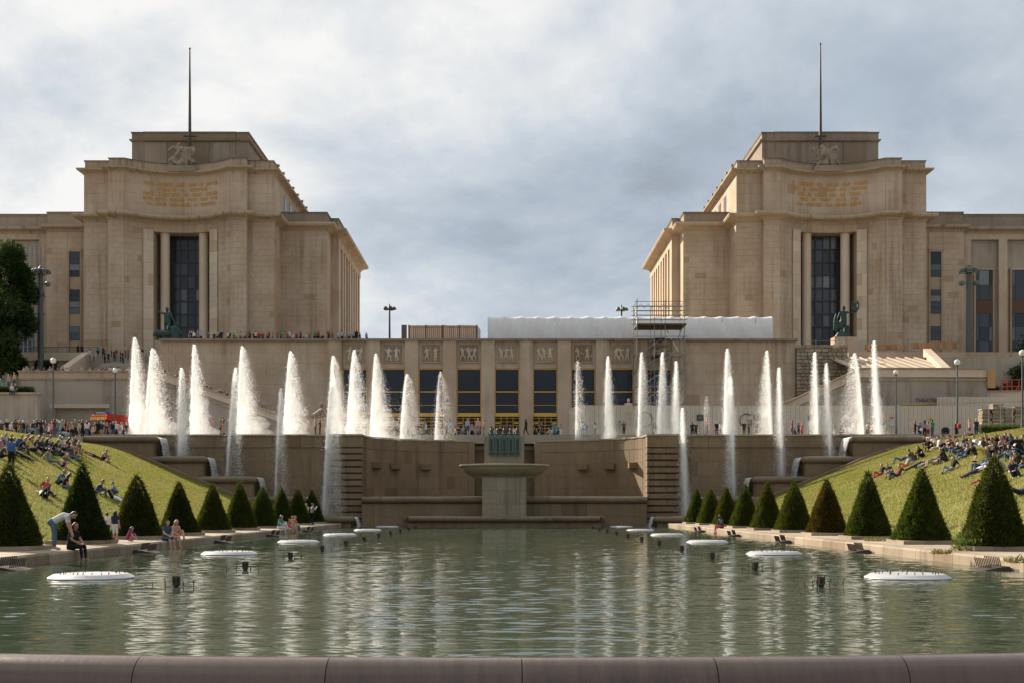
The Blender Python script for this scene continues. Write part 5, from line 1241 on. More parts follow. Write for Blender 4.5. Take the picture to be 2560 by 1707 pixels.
for i, (u, v, h, w, n, m, lab) in enumerate((
    (2052, 1335, .85, .5, 700, WEED, 'leafy green shrub at the foot of the brownish cone'), (2085, 1332, .6, .45, 400, WEED, 'smaller leafy shrub right of the brownish cone foot'),
    (2425, 1376, .8, .55, 700, WEED, 'leafy shrub at the left foot of the nearest right cone'), (2465, 1372, .5, .4, 350, WEED, 'low leaves at the foot of the nearest right cone'),
    (2160, 1347, .7, .6, 600, DRY, 'dry weeds at the foot of the third right cone'), (2020, 1330, .3, .8, 500, DRY, 'dry grass tufts between right cones'),
    (1970, 1324, .35, .7, 400, DRY, 'dry grass beside the sixth right cone'), (1905, 1318, .55, .35, 300, WEED, 'green weeds beside the seventh right cone'),
    (1797, 1307, .6, .5, 350, WEED, 'green bush behind the seated dark figure on the right kerb'), (2355, 1384, .12, .3, 160, DRY, 'small moss patch on the right kerb'),
    (2195, 1352, .15, .6, 260, DRY, 'low dry weeds on the right path slabs'), (460, 1332, .6, .45, 420, DRY, 'dry weeds beside the two seated girls'),
    (500, 1331, .25, .25, 160, WEED, 'small green weed on the left path'), (590, 1325, .2, .6, 250, DRY, 'dry grass at the foot of the sixth left cone'),
    (2540, 1407, .15, .3, 120, DRY, 'moss patch on the near right kerb'))):
    D = 1.46*FPX/(v-V0); weed(px(u, D), D, .34, h, w, n, m, lab)
# ---------------------------------------------------------------- trees
BARK = plain('tree_bark', (.06, .045, .035), .9, 0, .3)
def tree(x, y, z, h, rx, n, lab, seed, m=TREE, ln=.42):
    r = np.random.default_rng(seed); t_ = thing('tree', (x, y, z), lab, 'tree')
    MB().tube([(x, y, z), (x+.2, y, z+h*.3), (x, y+.2, z+h*.6)], [.35, .28, .15], 9).build('trunk', BARK, t_)
    cl_ = []; P = []; Nn = []
    for i in range(44):
        a = r.random()*6.28; q = rx*math.sqrt(r.random())*.85; c = np.array([x+q*math.cos(a), y+q*math.sin(a), z+h*(.14+.78*r.random()*(1-.35*q/rx))]); cl_.append(c)
        MB().tube([(x, y, z+h*random.uniform(.2, .5)), tuple(c)], [.1, .03], 5).build('limb', BARK, t_)
        k = n//44; d = r.normal(0, 1, (k, 3)); d /= np.linalg.norm(d, axis=1)[:, None]; rad = rx*r.uniform(.25, .42)*r.random(k)**.35
        P.append(c+d*rad[:, None]*np.array([1, 1, .8])); Nn.append(d)
    mkobj('crown', np_mesh('crown', leaf_quads(np.concatenate(P), np.concatenate(Nn), ln, ln*.6, .1, .7), 4), m, t_)
tree(px(-2, 158), 158, 17, 22.5, 5.2, 40000, 'large dark leafy tree in front of the left wing', 3)
tree(px(-60, 150), 150, 15, 20, 5, 6000, 'dark tree at the left edge behind the low garden wall', 5)
tree(px(2560, 150), 150, 14, 7.0, 3.0, 5000, 'dark green tree at the right edge below the wing', 8)
tree(px(2600, 164), 164, 19, 7.0, 3.4, 3500, 'dark bushy tree before the right wing windows', 9)
# ---------------------------------------------------------------- lamps and masts
def globe_lamp(u, v, D, lab, zb, r=.29):
    x = px(u, D); z = pz(v, D); t_ = thing('globe_street_lamp', (x, D, zb), lab, 'street lamp', 'globe lamp posts')
    MB().tube([(x, D, zb), (x, D, zb+1.2), (x, D, zb+1.25), (x, D, z-r)], [.15, .15, .11, .07], 10).build('post', POLE, t_)
    MB().lathe(x, D, [(.07, z-r-.08), (.15, z-r-.03), (.15, z-r+.04)], 12).build('collar', IRON, t_)
    MB().sphere((x, D, z), r, 18, 12).build('globe', GLOBE, t_, None, True); MB().lathe(x, D, [(.1, z+r*.92), (.04, z+r+.05), (.01, z+r+.06)], 10).build('cap', IRON, t_)
globe_lamp(133, 901, 120, 'globe street lamp in front of the garage, left of the rescue van', 8); globe_lamp(288, 926, 126, 'globe street lamp just right of the rescue van', 9.2, .27)
globe_lamp(2240, 930, 128, 'leftmost globe street lamp on the right, before the stained wall', 9.2, .27); globe_lamp(2393, 905, 116, 'tall globe street lamp in front of the right hoarding', 7.9); globe_lamp(2556, 882, 106, 'globe street lamp cut by the right edge', 7.9)
def mast(u, D, vt, zb, lab, ball):
    x = px(u, D); z = pz(vt, D); t_ = thing('floodlight_mast', (x, D, zb), lab, 'floodlight', 'tall floodlight masts')
    MB().tube([(x, D, zb), (x, D, z-.6)], [.42, .30], 14).build('mast', POLE, t_)
    MB().lathe(x, D, [(.3, z-.75), (1.0, z-.6), (1.02, z-.45), (.4, z-.3), (.2, z)], 16).build('head_ring', POLE, t_)
    for i in range(6):
        a = i*1.047+.3; c = (x+.85*math.cos(a), D+.85*math.sin(a)); f = MB().lathe(c[0], c[1], [(.42, z-.95), (.45, z-.85), (.38, z-.5), (.15, z-.35)], 12).build('floodlight', POLE, t_)
        MB().lathe(c[0], c[1], [(.36, z-.97), (.02, z-.99)], 12).build('lamp_glass', GLOBE, f)
    MB().lathe(x, D, [(.1, z), (.22, z+.05), (.05, z+.15)], 8).build('finial', POLE, t_)
    for sg in (-1, 1):
        b = MB().tube([(x, D, z-2.4), (x+sg*.8, D, z-2.3)], .06, 6).build('bracket', POLE, t_); MB().sphere((x+sg*.98, D-.1, z-2.35), .36, 12, 8).build('spotlight', BRONZE2, t_, None, True)
mast(102, 160, 667, 19, 'tall floodlight mast in front of the left wing', 0); mast(2422, 160, 665, 15, 'tall floodlight mast in front of the right wing', 0)
def parvis_lamp(u, v, lab):
    D = 166; x = px(u, D); z = pz(v, D); t_ = thing('parvis_lamp', (x, D, 21.75), lab, 'street lamp', 'lamp standards on the parvis')
    MB().tube([(x, D, 21.75), (x, D, z-.4)], [.18, .1], 9).build('post', IRON, t_); MB().tube([(x, D, z-.5), (x, D, z+.1)], [.12, .05], 8).build('finial', IRON, t_)
    for i in range(5):
        a = i*1.2566; c = (x+.62*math.cos(a), D+.62*math.sin(a)); MB().tube([(x, D, z-.8), (c[0], c[1], z-.45)], .04, 5).build('arm', IRON, t_)
        MB().lathe(c[0], c[1], [(.30, z-.72), (.34, z-.66), (.2, z-.4), (.08, z-.3)], 10).build('lamp_shade', IRON, t_)
parvis_lamp(974, 762, 'dark five-headed lamp standard beside the left pavilion against the sky'); parvis_lamp(1554, 764, 'dark five-headed lamp standard above the white tarpaulin')
# ---------------------------------------------------------------- rescue van
def van():
    x, y, z = px(234, 129), 129.0, 9.2
    t_ = thing('rescue_van', (x, y, z), 'red and yellow rescue van with blue light bar parked behind the crowd', 'van')
    T = lambda mb: mb
    body = MB(); rot = R(-16); c, s = math.cos(rot), math.sin(rot)
    def W_(mb, nme, m, par=None, sm=False):
        mb.v = [(x+p[0]*c-p[1]*s, y+p[0]*s+p[1]*c, z+p[2]) for p in mb.v]; return mb.build(nme, m, par or t_, None, sm)
    RD = plain('van_red', (.55, .03, .015), .3); YL = plain('van_yellow', (.75, .55, .02), .35); GB = plain('van_window', (.02, .03, .03), .05)
    prof = [(0, .45), (0, 1.05), (.25, 1.2), (.75, 1.95), (1.0, 2.5), (1.4, 2.72), (5.4, 2.75), (5.5, .45)]
    W_(MB().prism_yz(prof, -1.02, 1.02), 'body', RD)
    W_(MB().add([(-.85, .27, 1.28), (.85, .27, 1.28), (.82, .74, 1.98), (-.82, .74, 1.98)], [(0,1,2,3)]), 'windscreen', GB)
    hood = W_(MB().add([(-1.0, .72, 2.0), (1.0, .72, 2.0), (.9, 1.1, 2.62), (-.9, 1.1, 2.62)], [(0,1,2,3)]), 'roof_front', YL)
    for i in range(4):
        for sg in (-1, 1):
            a = .12+.24*i; W_(MB().add([(sg*a, .70, 2.02), (sg*(a+.1), .70, 2.02), (sg*max(.02, a-.2), 1.08, 2.62), (sg*max(0, a-.3), 1.08, 2.62)], [(0,1,2,3)]), 'chevron', RD, hood)
    W_(MB().add([(-1.0, -.02, .6), (1.0, -.02, .6), (1.0, -.02, 1.02), (-1.0, -.02, 1.02)], [(0,1,2,3)]), 'grille', IRON)
    for sg in (-1, 1):
        W_(MB().box(sg*.6-.16, sg*.6+.16, -.05, .02, .78, .98), 'headlight', WHITE); W_(MB().box(sg*1.025-.01, sg*1.025+.01, .6, 1.7, 1.3, 2.0), 'side_window', GB); W_(MB().box(sg*1.03-.01, sg*1.03+.01, 0.2, 5.4, .75, 1.0), 'side_stripe', YL)
        W_(MB().box(sg*1.15-.08, sg*1.15+.08, .75, .85, 1.35, 1.7), 'mirror', IRON)
        for yy in (.9, 4.4):
            w = W_(MB().tube([(sg*.78, yy, .36), (sg*1.04, yy, .36)], .36, 16), 'wheel', plain('tyre', (.02, .02, .02), .8)); W_(MB().tube([(sg*1.035, yy, .36), (sg*1.05, yy, .36)], .2, 12), 'rim', STEEL, w)
    lb = W_(MB().box(-.8, .8, 1.25, 1.55, 2.72, 2.9), 'light_bar', WHITE)
    for sg in (-1, 1): W_(MB().box(sg*.78-.2, sg*.78+.2, 1.23, 1.57, 2.74, 2.92), 'blue_light', plain('blue_lamp', (.03, .08, .5), .2), lb)
van()

# scaffold on the left wing behind the tree
ls = thing('wing_scaffold', (px(80, 176), 176, 22.6), 'thin tubular scaffold against the left wing beside the tree', 'scaffold')
for i in range(6):
    for yy in (176.0, 177.4): xx = px(48+11*i, 176); MB().tube([(xx, yy, 22.6), (xx, yy, pz(612, 176)+.4*(i % 2))], .045, 5).build('standard', STEEL, ls)
for k in range(8):
    z_ = 24.4+1.9*k; MB().tube([(px(46, 176), 176, z_), (px(106, 176), 176, z_)], .04, 5).tube([(px(46, 176), 176, z_+.9), (px(106, 176), 176, z_+.9)], .03, 5).build('ledger', STEEL, ls)
    if k in (3, 6): MB().box(px(48, 176), px(104, 176), 176.1, 177.3, z_, z_+.08).build('deck', WOODD, ls)
# ---------------------------------------------------------------- people
def sym(**k):
    J = {}
    for n, v in k.items():
        if n.endswith('_'): J[n+'L'] = (-v[0], v[1], v[2]); J[n+'R'] = v
        else: J[n] = v
    return J
LEGS = dict(hip_=(.09, 0, .9), kn_=(.10, .02, .49), an_=(.10, -.02, .09), to_=(.13, .13, .045))
POSES = {
 'stand': sym(pel=(0, 0, .95), ch=(0, 0, 1.3), nk=(0, 0, 1.47), hd=(0, .02, 1.61), sh_=(.185, 0, 1.40), el_=(.235, -.02, 1.13), wr_=(.22, .07, .90), fw=(0, 1, 0), **LEGS),
 'phone': sym(pel=(0, 0, .95), ch=(0, -.02, 1.3), nk=(0, 0, 1.47), hd=(0, .03, 1.61), sh_=(.185, 0, 1.40), el_=(.22, .14, 1.18), wr_=(.09, .34, 1.42), fw=(0, 1, 0), **LEGS),
 'bend': sym(pel=(0, -.06, .93), ch=(0, .28, 1.12), nk=(0, .45, 1.14), hd=(0, .58, 1.14), sh_=(.18, .38, 1.08), el_=(.18, .44, .80), wr_=(.10, .52, .56), fw=(0, .6, -.8), hip_=(.09, -.05, .9), kn_=(.10, 0, .49), an_=(.10, -.02, .09), to_=(.12, .13, .045)),
 'lowbend': sym(pel=(0, -.1, .85), ch=(0, .32, .84), nk=(0, .48, .80), hd=(0, .60, .76), sh_=(.18, .40, .78), el_=(.20, .46, .48), wr_=(.14, .56, .24), fw=(0, .3, -.9), hip_=(.10, -.08, .82), kn_=(.14, .02, .45), an_=(.16, -.10, .09), to_=(.18, .05, .045)),
 'sit': sym(pel=(0, -.1, .13), ch=(0, -.05, .48), nk=(0, .02, .65), hd=(0, .07, .79), sh_=(.185, 0, .58), el_=(.24, .17, .36), wr_=(.07, .38, .38), fw=(0, 1, -.2), hip_=(.10, -.06, .12), kn_=(.13, .32, .47), an_=(.12, .50, .08), to_=(.13, .64, .05)),
 'lean': sym(pel=(0, 0, .13), ch=(0, -.2, .45), nk=(0, -.25, .61), hd=(0, -.22, .76), sh_=(.185, -.24, .55), el_=(.27, -.40, .32), wr_=(.26, -.48, .06), fw=(0, 1, 0), hip_=(.10, .04, .12), kn_=(.13, .42, .24), an_=(.12, .80, .08), to_=(.15, .85, .18)),
 'cross': sym(pel=(0, -.05, .13), ch=(0, -.03, .48), nk=(0, .02, .65), hd=(0, .06, .79), sh_=(.185, 0, .58), el_=(.25, .08, .33), wr_=(.12, .26, .24), fw=(0, 1, -.3), hip_=(.10, 0, .12), kn_=(.34, .28, .18), an_=(-.06, .36, .09), to_=(-.16, .40, .06)),
 'edge': sym(pel=(0, -.12, .12), ch=(0, -.06, .47), nk=(0, 0, .64), hd=(0, .05, .79), sh_=(.18, -.02, .57), el_=(.22, .08, .34), wr_=(.10, .28, .22), fw=(0, 1, -.3), hip_=(.09, -.06, .10), kn_=(.10, .35, .10), an_=(.10, .40, -.30), to_=(.10, .52, -.36)),
 'lie': sym(pel=(0, 0, .12), ch=(0, -.36, .14), nk=(0, -.52, .15), hd=(0, -.66, .17), sh_=(.185, -.47, .13), el_=(.30, -.62, .12), wr_=(.13, -.72, .14), fw=(0, .15, 1), hip_=(.09, .05, .12), kn_=(.11, .38, .42), an_=(.11, .60, .08), to_=(.12, .73, .06)),
 'flat': sym(pel=(0, 0, .12), ch=(0, -.36, .14), nk=(0, -.52, .15), hd=(0, -.66, .16), sh_=(.185, -.47, .13), el_=(.26, -.22, .09), wr_=(.18, .0, .10), fw=(0, .15, 1), hip_=(.09, .05, .12), kn_=(.11, .46, .13), an_=(.12, .88, .08), to_=(.16, .91, .2)),
 'recline': sym(pel=(0, 0, .13), ch=(0, -.28, .34), nk=(0, -.38, .48), hd=(0, -.37, .63), sh_=(.185, -.35, .42), el_=(.25, -.46, .10), wr_=(.20, -.2, .07), fw=(0, 1, .1), hip_=(.09, .05, .12), kn_=(.11, .38, .40), an_=(.11, .62, .08), to_=(.12, .75, .06)),
 'crouch': sym(pel=(0, -.12, .24), ch=(0, .04, .52), nk=(0, .10, .67), hd=(0, .15, .80), sh_=(.17, .08, .60), el_=(.20, .28, .40), wr_=(.10, .40, .22), fw=(0, .9, -.4), hip_=(.09, -.08, .24), kn_=(.14, .26, .40), an_=(.11, .02, .08), to_=(.12, .16, .045)),
}
w = dict(POSES['stand']); w.update(kn_L=(-.1, .17, .52), an_L=(-.1, .22, .09), to_L=(-.12, .36, .05), kn_R=(.1, -.03, .48), an_R=(.1, -.27, .14), to_R=(.12, -.16, .05), wr_L=(-.2, -.12, .92), el_L=(-.24, -.1, 1.13), wr_R=(.2, .2, .94)); POSES['walk'] = w
w = dict(POSES['recline']); w.update(kn_L=(-.12, .44, .16), an_L=(-.14, .84, .08), to_L=(-.2, .88, .18)); POSES['recline'] = w
w = dict(POSES['stand']); w.update(el_L=(-.24, .1, 1.14), wr_L=(-.05, .26, 1.12), el_R=(.24, .08, 1.13), wr_R=(.06, .27, 1.08), hd=(0, .04, 1.60)); POSES['folded'] = w
w = dict(POSES['edge']); w.update(kn_L=(-.16, .26, .40), an_L=(-.14, .42, .03), to_L=(-.14, .54, .0)); POSES['edge_up'] = w
SKIN, TOP, BOT, SHOE, FORE, CALF = range(6)
def V3(p): return Vector(p)
def body_caps(J, fingers=False, slim=1.0, skirt=False):
    c = []; g = lambda n: V3(J[n])
    pel, ch, nk, hd = g('pel'), g('ch'), g('nk'), g('hd'); side = Vector((1, 0, 0)); fw = V3(J['fw']).normalized()
    for sg in (-1, 1):
        o = side*(.065*sg); c.append((pel+o*.9, ch+o, .115*slim, .112*slim, TOP)); c.append((pel+o, pel+o-(ch-pel)*.12, .122*slim, .12*slim, BOT))
    mid = (pel+ch)/2; c.append((ch, nk, .11, .055, TOP)); c.append((nk-(nk-ch)*.15, hd, .052, .052, SKIN))
    c.append((g('sh_L'), g('sh_R'), .072, .072, TOP))
    up = (hd-nk).normalized(); up = (up-fw*up.dot(fw)).normalized() if abs(up.dot(fw)) < .95 else up
    c.append((hd+up*.035, hd-up*.02, .092, .085, SKIN)); c.append((hd-up*.06+fw*.035, hd-up*.085+fw*.05, .055, .035, SKIN)); c.append((hd+fw*.10, hd-up*.03+fw*.112, .012, .017, SKIN))
    for s in 'LR':
        sh, el, wr = g('sh_'+s), g('el_'+s), g('wr_'+s); d = (wr-el).normalized()
        c += [(sh, sh.lerp(el, .55), .058, .050, TOP), (sh.lerp(el, .5), el, .048, .042, FORE), (el, wr, .041, .029, FORE)]
        hand = wr+d*.07; c.append((wr, hand, .030, .036, SKIN))
        n = fw if abs(d.dot(fw)) < .8 else Vector((0, 0, 1)); lat = d.cross(n).normalized()
        if fingers:
            for k, ln in enumerate((.062, .075, .078, .066)):
                b = hand+lat*(-.027+.018*k)+d*.02; m_ = b+d*ln*.55+n*.008; c.append((b, m_, .0105, .0095, SKIN)); c.append((m_, m_+d*ln*.4+n*.022, .0095, .008, SKIN))
            tsg = 1 if s == 'L' else -1
            b = wr+d*.025+lat*tsg*.025; m_ = b+lat*tsg*.028+d*.03; c.append((b, m_, .013, .011, SKIN)); c.append((m_, m_+d*.032+n*.006, .011, .009, SKIN))
        else: c.append((hand, hand+d*.05+n*.01, .028, .018, SKIN)); c.append((wr+d*.03, wr+d*.06+lat*.04*(1 if s == 'L' else -1), .013, .011, SKIN))
        hp, kn, an, to = g('hip_'+s), g('kn_'+s), g('an_'+s), g('to_'+s)
        c += [(hp, kn, .092*slim, .062, BOT), (kn, kn.lerp(an, .4), .058, .058, CALF), (kn.lerp(an, .35), an, .057, .04, CALF), (an-(to-an)*.25, to, .042, .036, SHOE)]
        if skirt: c.append((hp, hp.lerp(kn, .8), .11, .12, BOT))
    return c
def hair_caps(J, long):
    nk, hd, fw = V3(J['nk']), V3(J['hd']), V3(J['fw']).normalized(); up = (hd-nk).normalized(); up = (up-fw*up.dot(fw)).normalized() if abs(up.dot(fw)) < .95 else up
    c = [(hd+up*.055-fw*.018, hd+up*.02-fw*.03, .090, .088, 0), (hd-fw*.04+up*.0, hd-fw*.05-up*.05, .075, .06, 0)]
    if long:
        for sx in (-.05, .05): c.append((hd-fw*.05+Vector((sx, 0, 0)), hd-fw*.07-up*.28+Vector((sx*1.2, 0, 0)), .065, .04, 0))
        for sx in (-.088, .088): c.append((hd+up*.02+Vector((sx, 0, 0)), hd-up*.2-fw*.02+Vector((sx, 0, 0)), .03, .03, 0))
    return c
PROTO = {}
def proto(pose, long=False, hi=False, skirt=False):
    key = (pose, hi, skirt)
    if key not in PROTO:
        caps = body_caps(POSES[pose], hi, 1.0, skirt)
        me = fuse('body_'+pose, caps, .0095 if hi else .024, .22 if hi else .75)
        for i in range(6): me.materials.append(None)
        PROTO[key] = me
    hk = (pose, 'hair', long, hi)
    if hk not in PROTO: PROTO[hk] = fuse('hair', hair_caps(POSES[pose], long), .018 if hi else .026, .8, tags=False); PROTO[hk].materials.append(None)
    return PROTO[key], PROTO[hk]
def cloth(name, c): return plain('cloth_'+name, c, .85, 0, .18, .2)
CL = {k: cloth(k, tuple(.82*(.82*c+.18*sum(v)/3) for c in v)) for k, v in dict(white=(.72, .72, .72), black=(.018, .018, .02), navy=(.025, .035, .08), blue=(.02, .13, .42), lightblue=(.28, .42, .58), grey=(.30, .31, .33), darkgrey=(.07, .07, .075),
    red=(.55, .03, .03), pink=(.62, .25, .28), salmon=(.72, .34, .24), orange=(.70, .20, .04), yellow=(.68, .52, .05), lime=(.42, .55, .15), green=(.01, .32, .08), teal=(.03, .30, .28), purple=(.16, .04, .12), magenta=(.38, .03, .16),
    beige=(.52, .44, .32), brown=(.14, .075, .04), khaki=(.22, .19, .11), olive=(.09, .10, .05), denim=(.06, .11, .20), jeans=(.10, .17, .28), maroon=(.17, .02, .03), cream=(.66, .60, .48)).items()}
SK = [plain('skin_'+str(i), c, .55, 0, .06, .3) for i, c in enumerate(((.52, .30, .21), (.45, .25, .165), (.36, .19, .12), (.20, .10, .06), (.09, .045, .03)))]
HR = {k: plain('hair_'+k, v, .55, 0, .2) for k, v in dict(black=(.012, .010, .009), brown=(.05, .026, .014), auburn=(.14, .05, .02), blond=(.38, .26, .11), grey=(.35, .34, .33), white=(.65, .64, .62)).items()}
NP = [0]
def person(loc, rz, pose='stand', top='grey', bottom='denim', hair='brown', sk=0, long=False, sleeve=False, shorts=False, shoe='black', sc=1.0, label='', group=None, hi=False, tilt=None, bare=False, skirt=False):
    me, hm = proto(pose, long, hi, skirt)
    o = bpy.data.objects.new('person', me); COL.objects.link(o)
    ms = [SK[sk], SK[sk] if bare else CL[top], CL[bottom], SK[sk] if shoe is None else CL[shoe], CL[top] if (sleeve and not bare) else SK[sk], SK[sk] if shorts or skirt else CL[bottom]]
    for i, m in enumerate(ms): o.material_slots[i].link = 'OBJECT'; o.material_slots[i].material = m
    h = bpy.data.objects.new('hair', hm); COL.objects.link(h); h.material_slots[0].link = 'OBJECT'; h.material_slots[0].material = HR[hair]; h.parent = o
    o.location = loc; o.rotation_euler = (0, 0, rz); o.scale = (sc,)*3
    if tilt is not None:   # lie along the slope
        n = Vector(tilt).normalized(); q = Vector((0, 0, 1)).rotation_difference(n); o.rotation_mode = 'QUATERNION'; o.rotation_quaternion = q @ Matrix.Rotation(rz, 3, 'Z').to_quaternion()
    tag(o, label, 'person', group); NP[0] += 1; return o
def slope_n(s): return (-s*.40, 0, 1)   # lawn normal leans towards the pool
POSW = {'stand': 'standing', 'walk': 'walking', 'phone': 'holding up a phone', 'bend': 'bending forward', 'lowbend': 'bending low', 'sit': 'sitting with knees up', 'lean': 'sitting leaning back', 'cross': 'sitting cross-legged', 'lie': 'lying with knees bent', 'flat': 'lying flat', 'recline': 'reclining on elbows', 'folded': 'standing with arms folded', 'crouch': 'crouching', 'edge': 'sitting', 'edge_up': 'sitting'}
# --- people on the left lawn: u, v, pose, facing (deg, 0 = away, 90 = left, 180 = camera, -90 = right), top, bottom, hair, extras, label
S = 6.03
def lawnp(side, rows):
    for zx, zy, pose, fa, top, bot, hair, kw, lab in rows:
        u0, v0 = (zx/S, 1020+zy/S) if side < 0 else (2240+zx/S, 1020+zy/S)
        p, D = on_lawn(u0, v0)
        lying = pose in ('lie', 'flat', 'recline', 'lean', 'sit', 'cross')
        person(p, R(fa), pose, top, bot, hair, tilt=slope_n(-1 if side < 0 else 1) if lying else None, label=lab, group='people on the '+('left' if side < 0 else 'right')+' lawn', **kw)
lawnp(-1, [
 (170, 925, 'walk', 20, 'blue', 'black', 'black', dict(sk=1), 'person in bright blue T-shirt and black trousers walking up the left lawn'),
 (640, 1335, 'lie', -150, 'white', 'black', 'auburn', dict(long=True, shoe='navy'), 'person in white vest and dark trousers lying with knees raised'),
 (690, 1265, 'recline', -140, 'red', 'navy', 'brown', dict(), 'person in red top reclining behind the one in the white vest'),
 (880, 1150, 'sit', -100, 'teal', 'darkgrey', 'black', dict(sk=1), 'person in turquoise T-shirt sitting on the left lawn'),
 (955, 1195, 'cross', -70, 'black', 'jeans', 'black', dict(long=True, sk=1), 'person in black vest and blue jeans sitting beside the turquoise T-shirt'),
 (1460, 1290, 'sit', -60, 'darkgrey', 'jeans', 'brown', dict(sleeve=True), 'person in dark sweater and jeans sitting near the second cone'),
 (1730, 1300, 'crouch', 120, 'grey', 'denim', 'black', dict(sleeve=True, sc=.85), 'child in grey long sleeves perching near the third cone'),
 (1690, 1365, 'lie', 100, 'white', 'black', 'brown', dict(shorts=True), 'person lying with bare raised knees below the child in grey'),
 (740, 815, 'lean', -80, 'grey', 'jeans', 'auburn', dict(long=True), 'person with auburn hair in grey T-shirt and jeans sitting'),
 (950, 880, 'sit', -160, 'khaki', 'khaki', 'brown', dict(shoe='red', shorts=True), 'person in khaki with red shoes sitting on the left lawn'),
 (910, 725, 'sit', -110, 'black', 'denim', 'brown', dict(shorts=True, sc=1.08), 'large person in black T-shirt and shorts sitting'),
 (1060, 745, 'lean', -110, 'darkgrey', 'jeans', 'brown', dict(), 'person in jeans with legs stretched beside the black T-shirt'),
 (1100, 700, 'sit', -140, 'salmon', 'brown', 'brown', dict(shorts=True), 'person in salmon top hugging bare knees'),
 (1540, 780, 'sit', -100, 'pink', 'navy', 'black', dict(bare=True, shorts=True), 'shirtless person in dark shorts sitting high on the left lawn'),
 (1400, 725, 'flat', -105, 'magenta', 'black', 'brown', dict(long=True), 'person in magenta top lying flat beside the shirtless one'),
 (640, 640, 'lean', -90, 'darkgrey', 'black', 'brown', dict(sleeve=True, sc=1.05), 'person in dark grey jacket leaning back on the left lawn'),
 (450, 640, 'lean', -85, 'yellow', 'black', 'auburn', dict(long=True, skirt=True), 'person in pale yellow top and black skirt sitting'),
 (345, 575, 'sit', -70, 'beige', 'denim', 'brown', dict(sleeve=True), 'person in beige jacket sitting hunched on the left lawn'),
 (535, 545, 'sit', -120, 'red', 'black', 'brown', dict(long=True), 'person in red and dark clothes sitting behind the yellow top'),
 (600, 520, 'sit', -100, 'black', 'black', 'auburn', dict(), 'person with auburn hair in black sitting near the lawn crest'),
 (25, 640, 'lean', -70, 'pink', 'black', 'grey', dict(), 'grey-haired person in pink at the left edge of the lawn'),
 (70, 700, 'sit', -60, 'maroon', 'darkgrey', 'brown', dict(sk=1), 'person in maroon sitting at the left edge'),
 (15, 755, 'sit', -90, 'darkgrey', 'black', 'brown', dict(), 'person in dark clothes cut by the left edge of the lawn'),
 (300, 720, 'flat', -100, 'black', 'black', 'black', dict(shoe='grey'), 'person in black lying behind the bright blue T-shirt'),
 (845, 545, 'sit', -60, 'beige', 'khaki', 'white', dict(sleeve=True), 'white-haired person in beige sitting at the lawn crest'),
 (950, 520, 'lowbend', -100, 'lightblue', 'denim', 'black', dict(sleeve=True), 'person in pale blue shirt bending at the lawn crest'),
 (880, 600, 'sit', -120, 'white', 'grey', 'brown', dict(long=True), 'person in white sitting below the pale blue shirt'),
 (1060, 560, 'sit', -120, 'white', 'khaki', 'brown', dict(shorts=True), 'person in white T-shirt with bare knees near the lawn crest'),
 (1120, 590, 'lean', -120, 'darkgrey', 'navy', 'brown', dict(shorts=True), 'person in shorts with legs outstretched near the lawn crest'),
 (150, 470, 'sit', -90, 'red', 'khaki', 'brown', dict(shorts=True, sk=1), 'person in red T-shirt with bare legs at the upper left'),
 (1030, 640, 'cross', -130, 'brown', 'jeans', 'brown', dict(), 'person in brown sitting behind the large black T-shirt'),
])
